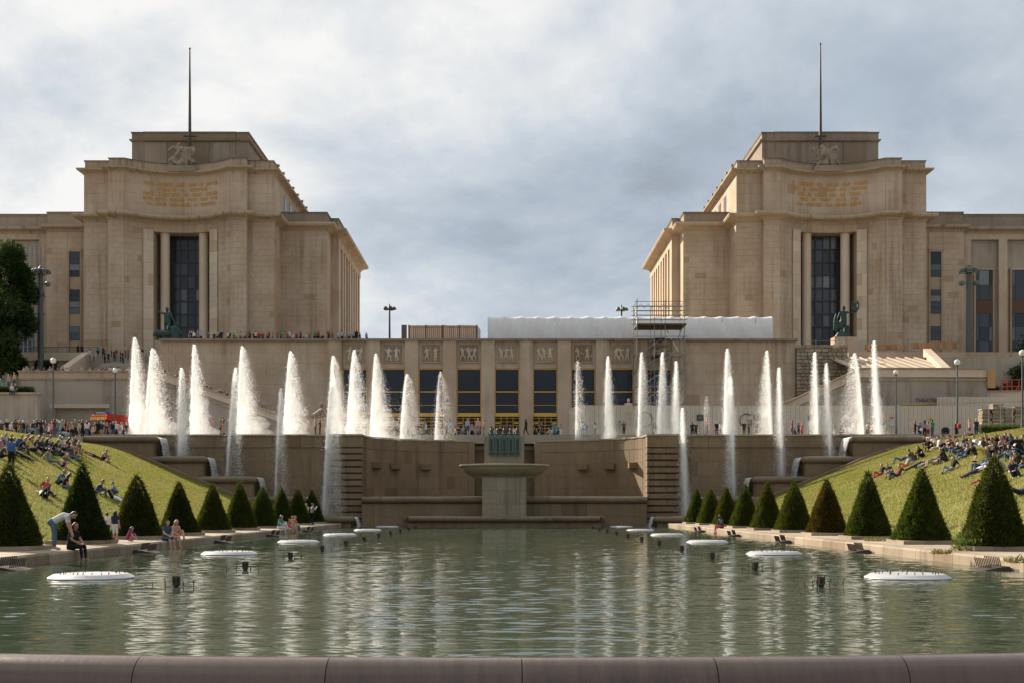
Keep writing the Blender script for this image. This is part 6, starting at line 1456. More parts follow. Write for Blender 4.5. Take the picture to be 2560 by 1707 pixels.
lawnp(1, [
 (490, 570, 'sit', 130, 'black', 'black', 'black', dict(), 'person in black sitting at the top of the right lawn'),
 (600, 575, 'sit', 110, 'white', 'beige', 'brown', dict(shorts=True), 'person in white T-shirt hugging knees near the green shirt'),
 (650, 605, 'lean', 95, 'cream', 'cream', 'brown', dict(shorts=True), 'person in cream with pale legs stretched down the right lawn'),
 (765, 560, 'sit', 140, 'darkgrey', 'navy', 'brown', dict(), 'person in dark grey sitting below the pushchair'),
 (745, 655, 'sit', 150, 'navy', 'jeans', 'brown', dict(), 'person in navy with jeans knees up on the right lawn'),
 (845, 590, 'sit', 160, 'salmon', 'maroon', 'brown', dict(sleeve=True), 'person in salmon sweater sitting with knees together'),
 (915, 545, 'sit', 150, 'brown', 'khaki', 'brown', dict(), 'person in brown sitting left of the blue hood'),
 (1025, 560, 'sit', 120, 'blue', 'navy', 'black', dict(sleeve=True), 'person in blue hooded top sitting'),
 (1110, 520, 'sit', 100, 'teal', 'darkgrey', 'brown', dict(sleeve=True), 'person in teal top sitting at the crest of the right lawn'),
 (1160, 495, 'sit', 170, 'maroon', 'black', 'brown', dict(), 'person in maroon sitting behind the teal top'),
 (1310, 510, 'sit', 150, 'olive', 'khaki', 'black', dict(), 'person in olive sitting at the crest near the hedge'),
 (1395, 510, 'sit', 100, 'khaki', 'brown', 'brown', dict(sleeve=True), 'person in khaki jacket seen from the side near the hedge'),
 (1330, 555, 'sit', 150, 'white', 'jeans', 'auburn', dict(long=True), 'long-haired person in white sitting near the hedge'),
 (1090, 590, 'sit', 140, 'brown', 'jeans', 'black', dict(sk=1), 'person in brown with dark glasses sitting mid lawn'),
 (1190, 610, 'lean', 100, 'white', 'white', 'black', dict(), 'person all in white behind the yellow top'),
 (930, 680, 'lie', 110, 'darkgrey', 'jeans', 'brown', dict(), 'person in blue jeans lying with knees up mid lawn'),
 (1060, 735, 'recline', 100, 'black', 'jeans', 'black', dict(sleeve=True, sk=1), 'person in black sweater and jeans reclining'),
 (1200, 820, 'lowbend', -95, 'yellow', 'black', 'blond', dict(sleeve=True, shorts=True), 'blond person in mustard top and black shorts bending over'),
 (1500, 690, 'sit', 140, 'beige', 'jeans', 'black', dict(), 'person in beige sitting right of the mustard top'),
 (1585, 590, 'sit', 160, 'black', 'black', 'black', dict(long=True, sk=1), 'long-haired person in black sitting below the hedge'),
 (1660, 630, 'sit', 130, 'pink', 'khaki', 'brown', dict(sleeve=True), 'person in pink sitting below the purple shirt'),
 (1740, 575, 'sit', 110, 'purple', 'darkgrey', 'brown', dict(sleeve=True), 'person in purple sweater sitting low on the right lawn'),
 (1850, 530, 'sit', 150, 'black', 'navy', 'black', dict(), 'person in black near the right edge of the crest'),
 (1680, 690, 'flat', 95, 'white', 'jeans', 'black', dict(), 'person in white lying flat at the right of the lawn'),
 (1845, 720, 'lowbend', 70, 'black', 'black', 'black', dict(sleeve=True), 'person in black stooping near the right edge'),
 (1890, 800, 'lie', 100, 'darkgrey', 'khaki', 'brown', dict(shorts=True), 'person with bare raised knees at the right edge'),
 (1620, 960, 'sit', 60, 'grey', 'beige', 'black', dict(sk=4), 'person in striped grey top and white cap behind the nearest cone'),
 (1830, 1030, 'sit', 150, 'navy', 'navy', 'auburn', dict(long=True, shoe=None), 'long-haired person in navy hugging knees at the right edge'),
 (270, 790, 'sit', 40, 'olive', 'denim', 'brown', dict(sleeve=True, sc=1.05), 'person in dark olive shirt sitting with back half turned'),
 (400, 735, 'sit', 120, 'black', 'black', 'black', dict(long=True), 'long-haired person in black beside the olive shirt'),
 (90, 790, 'lie', 85, 'darkgrey', 'jeans', 'black', dict(), 'person in jeans lying left of the olive shirt'),
 (170, 870, 'recline', 110, 'grey', 'orange', 'black', dict(), 'person in grey with an orange cover over the legs'),
 (320, 875, 'flat', 100, 'black', 'black', 'brown', dict(), 'person in black lying below the olive shirt'),
 (490, 835, 'flat', 95, 'darkgrey', 'grey', 'brown', dict(), 'person in grey trousers lying flat mid right lawn'),
 (590, 840, 'lie', 95, 'beige', 'beige', 'brown', dict(shorts=True), 'person in beige with bare legs lying on the right lawn'),
 (750, 800, 'sit', 110, 'black', 'darkgrey', 'brown', dict(sleeve=True), 'person in black sitting right of the ones lying down'),
 (850, 930, 'recline', 110, 'black', 'grey', 'black', dict(), 'person in black polo shirt and grey jeans reclining on an elbow'),
 (1230, 960, 'flat', 105, 'white', 'navy', 'brown', dict(shoe='brown', sc=1.08), 'person in white T-shirt and dark jeans lying full length'),
 (1290, 905, 'lie', 110, 'lightblue', 'denim', 'brown', dict(), 'person in pale blue lying behind the white T-shirt'),
 (40, 1020, 'recline', 110, 'maroon', 'navy', 'brown', dict(), 'person in maroon reclining low on the right lawn'),
 (-60, 1010, 'sit', 130, 'darkgrey', 'grey', 'brown', dict(), 'person in grey patterned top low on the right lawn'),
 (-220, 1000, 'recline', 120, 'black', 'red', 'brown', dict(), 'person in black top leaning on a red bag low on the right lawn'),
 (1900, 1290, 'lie', 100, 'navy', 'navy', 'brown', dict(), 'person in navy jeans cut by the right edge behind the nearest cone'),
 (1370, 1100, 'flat', 130, 'red', 'maroon', 'brown', dict(shorts=True, shoe=None), 'person lying barelegged behind the nearest right cone'),
])
def cluster(side, spots, seed):
    r = random.Random(seed)
    for k, (zx, zy) in enumerate(spots):
        u0, v0 = (zx/S, 1020+zy/S) if side < 0 else (2240+zx/S, 1020+zy/S); p, D = on_lawn(u0, v0)
        pose = r.choice(['sit', 'sit', 'lean', 'cross', 'recline']); top = r.choice(['black', 'navy', 'darkgrey', 'black', 'maroon', 'grey', 'white', 'olive', 'denim', 'brown']); bot = r.choice(['black', 'denim', 'navy', 'jeans', 'khaki'])
        person(p, R((-1 if side < 0 else 1)*r.uniform(70, 150)), pose, top, bot, r.choice(['brown', 'black', 'black', 'auburn']), sk=r.choice([0, 0, 1, 2]), long=r.random() < .35, sleeve=r.random() < .5, tilt=slope_n(-1 if side < 0 else 1),
               label='person in '+top+' top '+POSW[pose]+', '+ordn(k)+' in the dense '+('left' if side < 0 else 'right')+' lawn cluster', group='dense cluster on the '+('left' if side < 0 else 'right')+' lawn')
cluster(-1, [(8, 570), (45, 600), (95, 590), (120, 650), (210, 560), (250, 600), (300, 640), (395, 520), (420, 600), (520, 600), (560, 640), (690, 580), (720, 640), (800, 650), (980, 600), (1010, 700), (1150, 660), (1180, 560)], 21)
cluster(1, [(540, 620), (700, 560), (800, 620), (870, 640), (960, 600), (1000, 640), (1140, 660), (1260, 620), (1380, 620), (1440, 590), (1450, 660), (1540, 640), (1620, 560), (1700, 610), (1780, 640), (1800, 590), (1880, 620), (1905, 700), (1560, 740), (1740, 760), (1420, 800), (1900, 900)], 22)
p_, D_ = on_lawn(2240+1120/S, 1020+1150/S); q_, _ = on_lawn(2240+1250/S, 1020+1090/S)
sc_ = MB(); pts = [p_.lerp(q_, t)+Vector((0, .06*math.sin(t*9), .04)) for t in np.linspace(0, 1, 8)]
sc_.tube(pts, [.03, .07, .06, .08, .06, .07, .08, .05], 6); tag(sc_.build('red_scarf', CL['red']), 'red scarf spread on the grass behind the nearest right cone', 'scarf')
# --- people standing at the head of the left lawn
ZL = 7.97
def rowp(items, zc, grp, place, Dj=(0, 0)):
    rnd = random.Random(len(items)*3+int(zc)); lab_seen = {}
    items = sorted(items, key=lambda q: q[0])
    for k, (u, D, top, bot, hair, kw) in enumerate(items):
        kw = dict(kw); pose = kw.pop('pose', 'stand')
        if zc == ZL and abs(px(u, D)) < 37.6 and D < 111: D = 110.8+rnd.uniform(0, 1.5)
        fa = kw.pop('fa', rnd.uniform(-180, 180)); z = kw.pop('z', zc)
        desc = 'person in '+top+' top'+(', '+POSW[pose] if pose != 'stand' else '')
        full = desc+', '+ordn(k)+' from the left '+place
        if len(full.split()) > 16: full = 'person in '+top+' top, '+ordn(k)+' from the left '+place
        person((px(u, D), D, z), R(fa), pose, top, bot, hair, label=full, group=grp, **kw)
def b6(x): return x/S
rowp([
 (b6(20), 110, 'darkgrey', 'black', 'grey', {}), (b6(135), 111, 'white', 'denim', 'brown', {}), (b6(195), 112, 'grey', 'black', 'white', {}), (b6(285), 110, 'black', 'black', 'black', dict(sleeve=True)),
 (b6(345), 109.5, 'black', 'denim', 'white', dict(sleeve=True)), (b6(412), 112, 'darkgrey', 'black', 'brown', dict(sleeve=True, sc=1.05)), (b6(455), 108.5, 'grey', 'jeans', 'grey', dict(pose='lowbend', fa=-70)),
 (b6(515), 111, 'navy', 'black', 'grey', dict(sleeve=True, sc=1.06)), (b6(595), 112, 'black', 'darkgrey', 'black', dict(sc=1.05)), (b6(655), 109.5, 'navy', 'denim', 'auburn', dict(long=True)), (b6(700), 110, 'denim', 'jeans', 'brown', {}),
 (b6(785), 111, 'pink', 'red', 'black', {}), (b6(862), 109.5, 'teal', 'jeans', 'white', dict(sc=1.03)), (b6(895), 112, 'pink', 'grey', 'white', dict(sc=1.08)), (b6(985), 111, 'black', 'black', 'black', dict(sc=1.04)),
 (b6(1080), 109, 'grey', 'black', 'auburn', dict(long=True, sc=.88)), (b6(1205), 109.5, 'lime', 'denim', 'black', dict(long=True)), (b6(1155), 113, 'grey', 'black', 'brown', {}), (b6(1280), 113, 'darkgrey', 'black', 'brown', {}), (b6(1345), 113, 'black', 'navy', 'black', {}),
 (b6(1350), 109, 'navy', 'black', 'black', dict(sc=.82)), (b6(1480), 111, 'black', 'black', 'black', dict(sc=1.05)), (b6(1570), 109.5, 'brown', 'khaki', 'blond', dict(long=True, sc=.95)), (b6(1610), 112, 'grey', 'jeans', 'blond', dict(long=True)), (b6(1675), 110, 'denim', 'grey', 'brown', dict(sc=.92)),
 (b6(1755), 111, 'white', 'navy', 'brown', dict(sc=1.02)), (b6(1800), 110.5, 'pink', 'white', 'black', dict(long=True, sc=.85)), (b6(1835), 112, 'white', 'jeans', 'brown', {}), (b6(1850), 113, 'black', 'black', 'black', {}), (b6(1905), 112.5, 'black', 'black', 'brown', dict(sc=1.02)),
 (b6(60), 113, 'maroon', 'black', 'brown', {}), (b6(100), 108.5, 'black', 'denim', 'grey', {}), (b6(230), 108, 'darkgrey', 'black', 'brown', {}), (b6(310), 108, 'brown', 'khaki', 'auburn', dict(sc=.95)), (b6(560), 108, 'black', 'jeans', 'brown', {}), (b6(620), 108, 'navy', 'black', 'black', {}), (b6(820), 108, 'maroon', 'denim', 'brown', {}), (b6(940), 108.5, 'grey', 'black', 'blond', dict(long=True)), (b6(1030), 110, 'red', 'black', 'brown', dict(sc=.9)), (b6(1130), 108.5, 'khaki', 'black', 'black', {}), (b6(1245), 109, 'black', 'black', 'brown', {}), (b6(1310), 108.5, 'white', 'denim', 'auburn', dict(long=True, sc=.93)), (b6(1440), 109, 'darkgrey', 'black', 'black', {}), (b6(1530), 108.5, 'navy', 'grey', 'brown', {}), (b6(1640), 109, 'maroon', 'black', 'auburn', dict(sc=.9)), (b6(1710), 109, 'black', 'denim', 'brown', {}), (b6(240), 114, 'beige', 'brown', 'brown', {}), (b6(740), 114, 'white', 'navy', 'brown', {}), (b6(930), 114.5, 'maroon', 'black', 'brown', {}), (b6(1420), 115, 'salmon', 'denim', 'brown', {}), (b6(470), 114.5, 'khaki', 'black', 'brown', {}),
], ZL, 'crowd at the head of the left lawn', 'at the head of the left lawn')
rowp([
 (2240+b6(290), 110, 'black', 'black', 'black', dict(pose='phone', fa=70)), (2240+b6(330), 108.2, 'lightblue', 'blue', 'black', dict(pose='bend', fa=60, sc=.72)), (2240+b6(430), 109, 'grey', 'black', 'brown', dict(long=True, fa=20)), (2240+b6(482), 111, 'pink', 'maroon', 'brown', dict(fa=20)),
 (2240+b6(548), 108, 'green', 'denim', 'black', dict(fa=30, sc=.98)), (2240+b6(910), 110, 'darkgrey', 'black', 'brown', dict(sleeve=True, fa=40)), (2240+b6(1100), 112, 'black', 'black', 'black', dict(sleeve=True, fa=90)), (2240+b6(1110), 108.5, 'pink', 'denim', 'auburn', dict(fa=60)),
 (2240+b6(1212), 107.5, 'navy', 'navy', 'blond', dict(fa=10)), (2240+b6(1665), 110, 'purple', 'darkgrey', 'brown', dict(pose='crouch', fa=-90, sleeve=True)), (2240+b6(1730), 111, 'brown', 'black', 'brown', dict(pose='crouch', fa=-80)), (2240+b6(360), 112, 'denim', 'black', 'brown', {}),
], ZL, 'people standing at the head of the right lawn', 'at the head of the right lawn')
# belongings of that group
bp_ = thing('backpack', (px(2240+b6(945), 109.7), 109.7, ZL+1.0), 'red backpack worn by the person in the dark jacket', 'backpack')
MB().sphere((px(2240+b6(945), 109.7), 109.65, ZL+1.22), .2, 10, 8, 1.35).build('bag', CL['red'], bp_, None, True); MB().box(px(2240+b6(945), 109.7)-.12, px(2240+b6(945), 109.7)+.12, 109.42, 109.5, ZL+1.0, ZL+1.22).build('pocket', CL['maroon'], bp_)
hb_ = thing('handbag', (px(2240+b6(383), 108.8), 108.8, ZL+.7), 'white handbag on the arm of the long-haired person in grey', 'bag')
MB().sphere((px(2240+b6(383), 108.8), 108.8, ZL+.82), .16, 10, 8, .9).build('bag', CL['white'], hb_, None, True); MB().tube([(px(2240+b6(383), 108.8)-.1, 108.8, ZL+.9), (px(2240+b6(395), 108.8), 108.8, ZL+1.25), (px(2240+b6(383), 108.8)+.12, 108.8, ZL+.9)], .012, 5).build('strap', CL['white'], hb_)
pc_ = thing('pushchair', (px(2240+b6(745), 107.5), 107.5, ZL), 'black pushchair with raised hood at the head of the right lawn', 'pushchair'); xx = px(2240+b6(745), 107.5)
MB().lathe(xx, 107.5, [(.02, ZL+.98), (.2, ZL+.95), (.33, ZL+.8), (.36, ZL+.6), (.3, ZL+.5)], 12).build('hood', CL['black'], pc_, None, True); MB().box(xx-.3, xx+.28, 107.3, 107.7, ZL+.35, ZL+.52).build('seat', CL['darkgrey'], pc_)
for dx in (-.3, .3):
    for dy in (-.2, .2): MB().tube([(xx+dx, 107.5+dy-.02, ZL+.12), (xx+dx, 107.5+dy+.02, ZL+.12)], .12, 10).build('wheel', CL['black'], pc_)
MB().tube([(xx-.3, 107.3, ZL+.12), (xx+.1, 107.3, ZL+.6), (xx+.45, 107.3, ZL+1.0), (xx+.45, 107.7, ZL+1.0), (xx+.1, 107.7, ZL+.6), (xx-.3, 107.7, ZL+.12)], .018, 6).tube([(xx+.3, 107.3, ZL+.12), (xx-.1, 107.3, ZL+.5)], .018, 6).build('frame', STEEL, pc_)
# --- terrace in front of the theatre
def z5(x): return 760+x/2.2615
def z4(x): return 1700+x/2.613
T2 = []
fixed = [
 (z5(925), 124, 'lightblue', 'denim', 'black', {}), (z5(985), 123.5, 'salmon', 'grey', 'auburn', dict(fa=170)), (z5(1017), 124, 'yellow', 'grey', 'brown', dict(sc=.95)), (z5(970), 135, 'pink', 'pink', 'brown', {}), (z5(930), 140, 'white', 'grey', 'black', {}), (z5(875), 138, 'black', 'black', 'black', dict(sc=1.05)),
 (z5(855), 136, 'pink', 'black', 'brown', {}), (z5(900), 133, 'lightblue', 'jeans', 'brown', {}), (z5(950), 132, 'grey', 'black', 'brown', {}), (z5(995), 130, 'black', 'black', 'brown', {}), (z5(1072), 139, 'lightblue', 'jeans', 'brown', {}), (z5(1105), 136, 'black', 'black', 'black', {}), (z5(1145), 138, 'maroon', 'black', 'auburn', dict(long=True)),
 (z5(1183), 138, 'white', 'khaki', 'black', {}), (z5(1255), 125, 'black', 'black', 'black', dict(sk=4, pose='walk', fa=60)), (z5(1303), 131, 'black', 'black', 'auburn', dict(long=True, sc=1.05)), (z5(1327), 136, 'black', 'grey', 'black', {}), (z5(1340), 130, 'darkgrey', 'black', 'brown', {}), (z5(1400), 132, 'navy', 'white', 'black', dict(sc=1.08)),
 (z5(1392), 125, 'beige', 'beige', 'black', dict(pose='crouch')), (z5(1417), 124.5, 'teal', 'teal', 'salmon' if False else 'blond', dict(sc=.8)), (z5(1437), 130, 'teal', 'navy', 'brown', dict(sc=.85)), (z5(1452), 126, 'pink', 'white', 'black', dict(sc=.75)),
 (z5(1575), 128, 'lightblue', 'jeans', 'brown', dict(fa=10)), (z5(1595), 129, 'grey', 'beige', 'brown', {}), (z5(1645), 125, 'white', 'grey', 'black', dict(long=True, sc=.8)), (z5(1785), 127, 'grey', 'beige', 'brown', {}), (z5(1808), 127.5, 'olive', 'black', 'brown', {}),
 (z5(1905), 130, 'white', 'grey', 'brown', {}), (z5(1975), 131, 'darkgrey', 'black', 'brown', {}), (z5(1990), 131.5, 'navy', 'pink', 'brown', {}), (z5(2195), 129, 'black', 'black', 'black', {}), (z5(2215), 129.5, 'darkgrey', 'black', 'brown', {}),
 (z4(177), 127, 'red', 'denim', 'brown', dict(fa=90, z=9.55, sleeve=True)), (z4(222), 126, 'pink', 'pink', 'brown', dict(sc=.62, z=9.3)), (z4(240), 128, 'black', 'navy', 'brown', {}), (z4(262), 129, 'lightblue', 'grey', 'brown', {}), (z4(418), 128, 'black', 'black', 'black', {}), (z4(450), 126, 'black', 'black', 'brown', dict(sc=.95)),
 (z4(500), 128, 'brown', 'black', 'brown', {}), (z4(733), 127, 'magenta', 'navy', 'black', dict(fa=60)), (z4(750), 126, 'darkgrey', 'black', 'brown', dict(pose='crouch')), (z4(775), 127, 'navy', 'black', 'black', dict(sc=.85)), (z4(797), 126.5, 'red', 'red', 'blond', dict(sc=.8)),
 (z4(1010), 127, 'grey', 'white', 'brown', dict(sc=.85)), (z4(1050), 126, 'darkgrey', 'black', 'brown', dict(pose='sit', z=9.4)), (z4(1068), 129, 'pink', 'grey', 'blond', dict(long=True)), (z4(1092), 126, 'lightblue', 'grey', 'brown', dict(sc=.85)), (z4(1133), 128, 'white', 'beige', 'brown', dict(sc=1.05)), (z4(1185), 127, 'grey', 'white', 'brown', dict(sc=.9)),
 (z4(1225), 129, 'beige', 'brown', 'brown', {}), (z4(1255), 128, 'yellow', 'grey', 'brown', dict(sc=.9)), (z4(1345), 128, 'lightblue', 'darkgrey', 'brown', dict(sc=1.05)), (z4(1330), 130, 'teal', 'grey', 'brown', {}),
 (z5(25), 124, 'white', 'khaki', 'brown', dict(sc=1.05)), (z5(65), 122.5, 'grey', 'brown', 'auburn', {}), (z5(90), 126, 'black', 'black', 'brown', {}), (1390/2.613, 123, 'pink', 'grey', 'blond', {}), (1460/2.613, 122.5, 'darkgrey', 'orange', 'brown', dict(sc=1.05)), (1440/2.613, 124, 'brown', 'black', 'auburn', {}), (1110/2.613, 124, 'red', 'grey', 'brown', {}), (1240/2.613, 125, 'navy', 'grey', 'brown', {}), (1900/2.613, 123, 'white', 'grey', 'brown', dict(sc=.8)), (1290/2.613, 126, 'beige', 'black', 'brown', {}),
]
rr_ = random.Random(5)
cols_ = ['white', 'grey', 'lightblue', 'black', 'navy', 'pink', 'beige', 'darkgrey', 'red', 'salmon', 'teal', 'maroon', 'denim', 'brown', 'khaki', 'cream']
for i in range(17):
    fixed.append((z5(500)+(z5(850)-z5(500))*(i+rr_.random())/17, rr_.uniform(126, 146), rr_.choice(cols_), rr_.choice(['denim', 'black', 'beige', 'grey', 'navy', 'jeans']), rr_.choice(['brown', 'black', 'blond', 'auburn']), dict(sc=rr_.uniform(.9, 1.06))))
for q in fixed: T2.append(q)
rowp(T2, 9.2, 'people on the theatre terrace', 'on the theatre terrace')
# --- the far crowds, too small to pick apart, joined into one object
CV, CF, CM, CMAT = [], [], [], []
def crowd(items, zc):
    rnd = random.Random(len(items)); key = 'lowres'
    if key not in PROTO:
        me = fuse('low', body_caps(POSES['stand'], False, 1.0), .045, .5); hm = fuse('lowh', hair_caps(POSES['stand'], False), .045, .7, tags=False); PROTO[key] = []
        for m_, hr in ((me, False), (hm, True)):
            co = np.zeros(len(m_.vertices)*3, dtype=np.float32); m_.vertices.foreach_get('co', co)
            PROTO[key].append((co.reshape(-1, 3), [tuple(p.vertices) for p in m_.polygons], [p.material_index for p in m_.polygons], hr))
    def mi(m):
        if m not in CMAT: CMAT.append(m)
        return CMAT.index(m)
    for u, D, top, bot, hair, kw in items:
        z = kw.get('z', zc); sc = kw.get('sc', 1.0); a = rnd.uniform(-3.1, 3.1); c, s_ = math.cos(a), math.sin(a); sk = SK[kw.get('sk', 0)]
        ms = [mi(sk), mi(CL[top]), mi(CL[bot]), mi(CL['black']), mi(sk), mi(CL[bot])]
        for co, fs, ids, hr in PROTO[key]:
            o = len(CV); x0 = px(u, D)
            CV.extend((x0+sc*(p[0]*c-p[1]*s_), D+sc*(p[0]*s_+p[1]*c), z+sc*p[2]) for p in co)
            CF.extend(tuple(i+o for i in f) for f in fs); CM.extend([mi(HR[hair])]*len(fs) if hr else [ms[i] for i in ids])
# --- row of heads along the parvis coping
its = []
for i in range(48):
    u = 520+(898-520)*(i+rr_.uniform(.05, .95))/45
    if u < 905 or 915 < u < 1000: its.append((u, rr_.uniform(151.5, 153), rr_.choice(cols_+['yellow', 'green', 'red']), 'black', rr_.choice(['brown', 'black', 'black', 'blond', 'auburn']), dict(sc=rr_.uniform(.88, 1.05), sk=rr_.choice([0, 1, 1, 2]))))
for u in (474, 479, 485, 494, 502): its.append((u, 151.8, rr_.choice(cols_), 'black', 'auburn', dict(sc=.95)))
crowd(its, 22.32)
# --- stairs and terraces on the left
def a49(x): return x/4.9
its = []
for x in (1100, 1150, 1200, 1265, 1285, 1330, 1365, 1425, 1475, 1515, 1540, 1570, 1745, 1790, 1830, 1910, 1950, 1400, 1500):
    i = rr_.randint(14, 19); its.append((a49(x), 150.6+.8*i, rr_.choice(cols_+['teal', 'red']), rr_.choice(['black', 'denim', 'navy', 'grey']), rr_.choice(['brown', 'black']), dict(z=16.7+.3*i, sc=rr_.uniform(.9, 1.05))))
crowd(its, 22)
its = []
for x in (295, 320, 340, 390, 410, 455, 465, 530, 545, 610, 625, 640, 700, 715, 770, 820, 880, 930, 960, 1000, 1100, 1165, 1190, 1215, 1240, 1260, 1300, 1355, 1400, 1455, 1525, 1550, 1580, 1630, 1700, 1770, 1840):
    its.append((a49(x), rr_.uniform(139.2, 140.4), 'yellow' if x == 1100 else ('red' if x in (1300, 1525) else ('white' if x in (820, 530, 1580) else rr_.choice(cols_))), 'black', rr_.choice(['brown', 'black', 'auburn']), dict(sc=rr_.uniform(.9, 1.05), z=16.41)))
crowd(its, 16.4)
its = []
for u in (412, 421, 428, 436, 443, 452, 463, 471, 515, 524, 529, 534, 540, 546, 551, 556, 561, 567, 648, 656, 664, 672, 680, 685):
    t = (px(u, 139.6)-lx1)/(ra[2][0]-lx1); its.append((u, 139.6+rr_.uniform(0, .8), rr_.choice(cols_+['white']), 'black', rr_.choice(['brown', 'black']), dict(z=16.2+(ra[2][1]-1.1-16.2)*t+.05, sc=rr_.uniform(.9, 1.0))))
crowd(its, 16)
cm_ = bpy.data.meshes.new('far_crowd'); cm_.from_pydata([tuple(float(t) for t in p) for p in CV], [], CF)
for m_ in CMAT: cm_.materials.append(m_)
cm_.polygons.foreach_set('material_index', np.array(CM, dtype=np.int32)); cm_.polygons.foreach_set('use_smooth', np.ones(len(CM), dtype=bool)); cm_.update()
tag(mkobj('far_crowd', cm_, None, None, 'stuff'), 'far crowd on the stairs, terraces and parvis edge around the left pavilion', 'crowd')
for u, v, D, top, lab in ((22, 955, 133, 'grey', 'person in grey standing at the far left below the hedge wall'), (36, 950, 134, 'salmon', 'person in salmon standing at the far left beside another'), (2, 965, 133, 'teal', 'person in teal cut by the left edge')):
    person((px(u, D), D, pz(v, D)-.85), R(150), 'stand', top, 'denim', 'brown', label=lab, group='people at the far left')
ledge = tag(MB().box(-75, px(55, 136), 131.5, 136, 9, pz(955, 133)-.87).build('garden_bank', GROUND), 'dark planted bank behind the low hedge at the far left', 'bank')
for u, top, lab in ((30, 'white', 'person in white sitting on the low wall at the far left'), (38, 'navy', 'person in navy sitting on the low wall at the far left')):
    person((px(u, 129.9), 129.95, 14.22), R(180), 'edge', top, 'denim' if top == 'navy' else 'black', 'brown', label=lab, group='people at the far left')
for u, lab in ((195, 'person in dark clothes at the railing beside the upper terrace, left'), (205, 'person in dark clothes at the railing beside the upper terrace, right'), (113, 'person crouched by the railing behind the floodlight mast')):
    person((px(u, 167), 167, 22.62), R(0), 'stand' if u > 150 else 'crouch', 'black', 'black', 'black', label=lab, group='people at the far left')
# --- people on the pool kerb (nearest figures, built finer)
ZK = .35
def kz(u, v, z=ZK): D = (CZ-z)*FPX/(v-V0); return (px(u, D), D, z)
P_ = (-14.88, 40.0, ZK)
person(P_, R(-80), 'bend', 'white', 'jeans', 'black', 1, shoe=None, sc=1.03, hi=True, label='barefoot person in white T-shirt and jeans bending over on the left kerb')
o_ = person((-14.5, 40.75, ZK), R(-110), 'edge', 'black', 'black', 'black', 2, long=True, shoe=None, shorts=False, hi=True, label='person in black sitting on the left kerb with feet in the water')
person((px(268, 50.6), 50.6, ZK), R(10), 'walk', 'white', 'navy', 'brown', 0, sleeve=True, sc=.70, hi=True, label='small child in white top and navy trousers on the left path')
person((px(288, 50.0), 50.0, ZK), R(-15), 'stand', 'navy', 'white', 'black', 1, long=True, shorts=True, shoe=None, sc=.74, hi=True, label='child in navy top and white shorts with long dark hair on the left path')
person((px(324, 50.2), 50.2, ZK), R(-100), 'crouch', 'magenta', 'magenta', 'brown', 0, shorts=True, shoe=None, sc=.68, hi=True, long=True, label='toddler in patterned dark pink dress crouching on the left path')
person((-14.5, 51.9, ZK), R(-130), 'edge', 'denim', 'denim', 'brown', 0, long=True, shorts=True, shoe=None, sc=.95, hi=True, label='brown-haired girl in denim blue sitting on the left kerb')
person((-14.5, 53.3, ZK), R(-125), 'edge_up', 'salmon', 'salmon', 'blond', 0, long=True, shorts=True, shoe=None, sc=.95, hi=True, label='blond person in sunglasses and peach dress sitting on the left kerb')
gl_ = MB(); hx = Vector((-14.5, 53.3, ZK))+Matrix.Rotation(R(-120), 3, 'Z') @ Vector((0, .05+.10, .805))*.95
tag(MB().tube([hx+Vector((-.07, .02, 0)), hx, hx+Vector((.05, -.06, 0))], .022, 6).build('sunglasses', CL['black']), 'dark sunglasses worn by the blond person on the kerb', 'glasses')
for i, (u, v, pose, top, bot, hair, sc, z, lab) in enumerate(((708, 1318, 'edge_up', 'teal', 'white', 'brown', 1.0, 0, 'person in teal top and white trousers sitting on the far left kerb'), (721, 1317, 'sit', 'white', 'grey', 'black', .95, 0, 'person in white behind the teal top on the far left kerb'),
    (728, 1319, 'edge', 'red', 'red', 'brown', .7, 0, 'small child in red sitting on the far left kerb'), (735, 1317, 'edge', 'salmon', 'beige', 'brown', .9, 0, 'person in salmon sitting on the far left kerb'), (742, 1316, 'edge', 'orange', 'jeans', 'brown', .9, 0, 'rightmost person sitting on the far left kerb, in orange'))):
    D = 3000*14.55/(1262-u); person((-14.62 if 'edge' in pose else -15.0, D, ZK), R(-110), pose, top, bot, hair, 0, shorts=bot in ('red', 'beige'), shoe=None, sc=sc, label=lab, group='people on the left kerb', long=pose == 'edge_up')
person((px(766, 97.5), 97.5, ZK), R(170), 'phone', 'lime', 'white', 'auburn', 0, long=True, skirt=True, label='person in pale yellow dress standing before the last left cone')
person((px(781, 96.5), 96.5, ZK), R(-60), 'phone', 'grey', 'black', 'brown', 0, label='person in grey with a camera standing before the last left cone')
D = 3000*14.6/(1800-1262); person((14.7, D, ZK), R(120), 'edge', 'darkgrey', 'red', 'black', 4, sleeve=True, shoe=None, label='person in grey jacket and red trousers sitting alone on the right kerb')
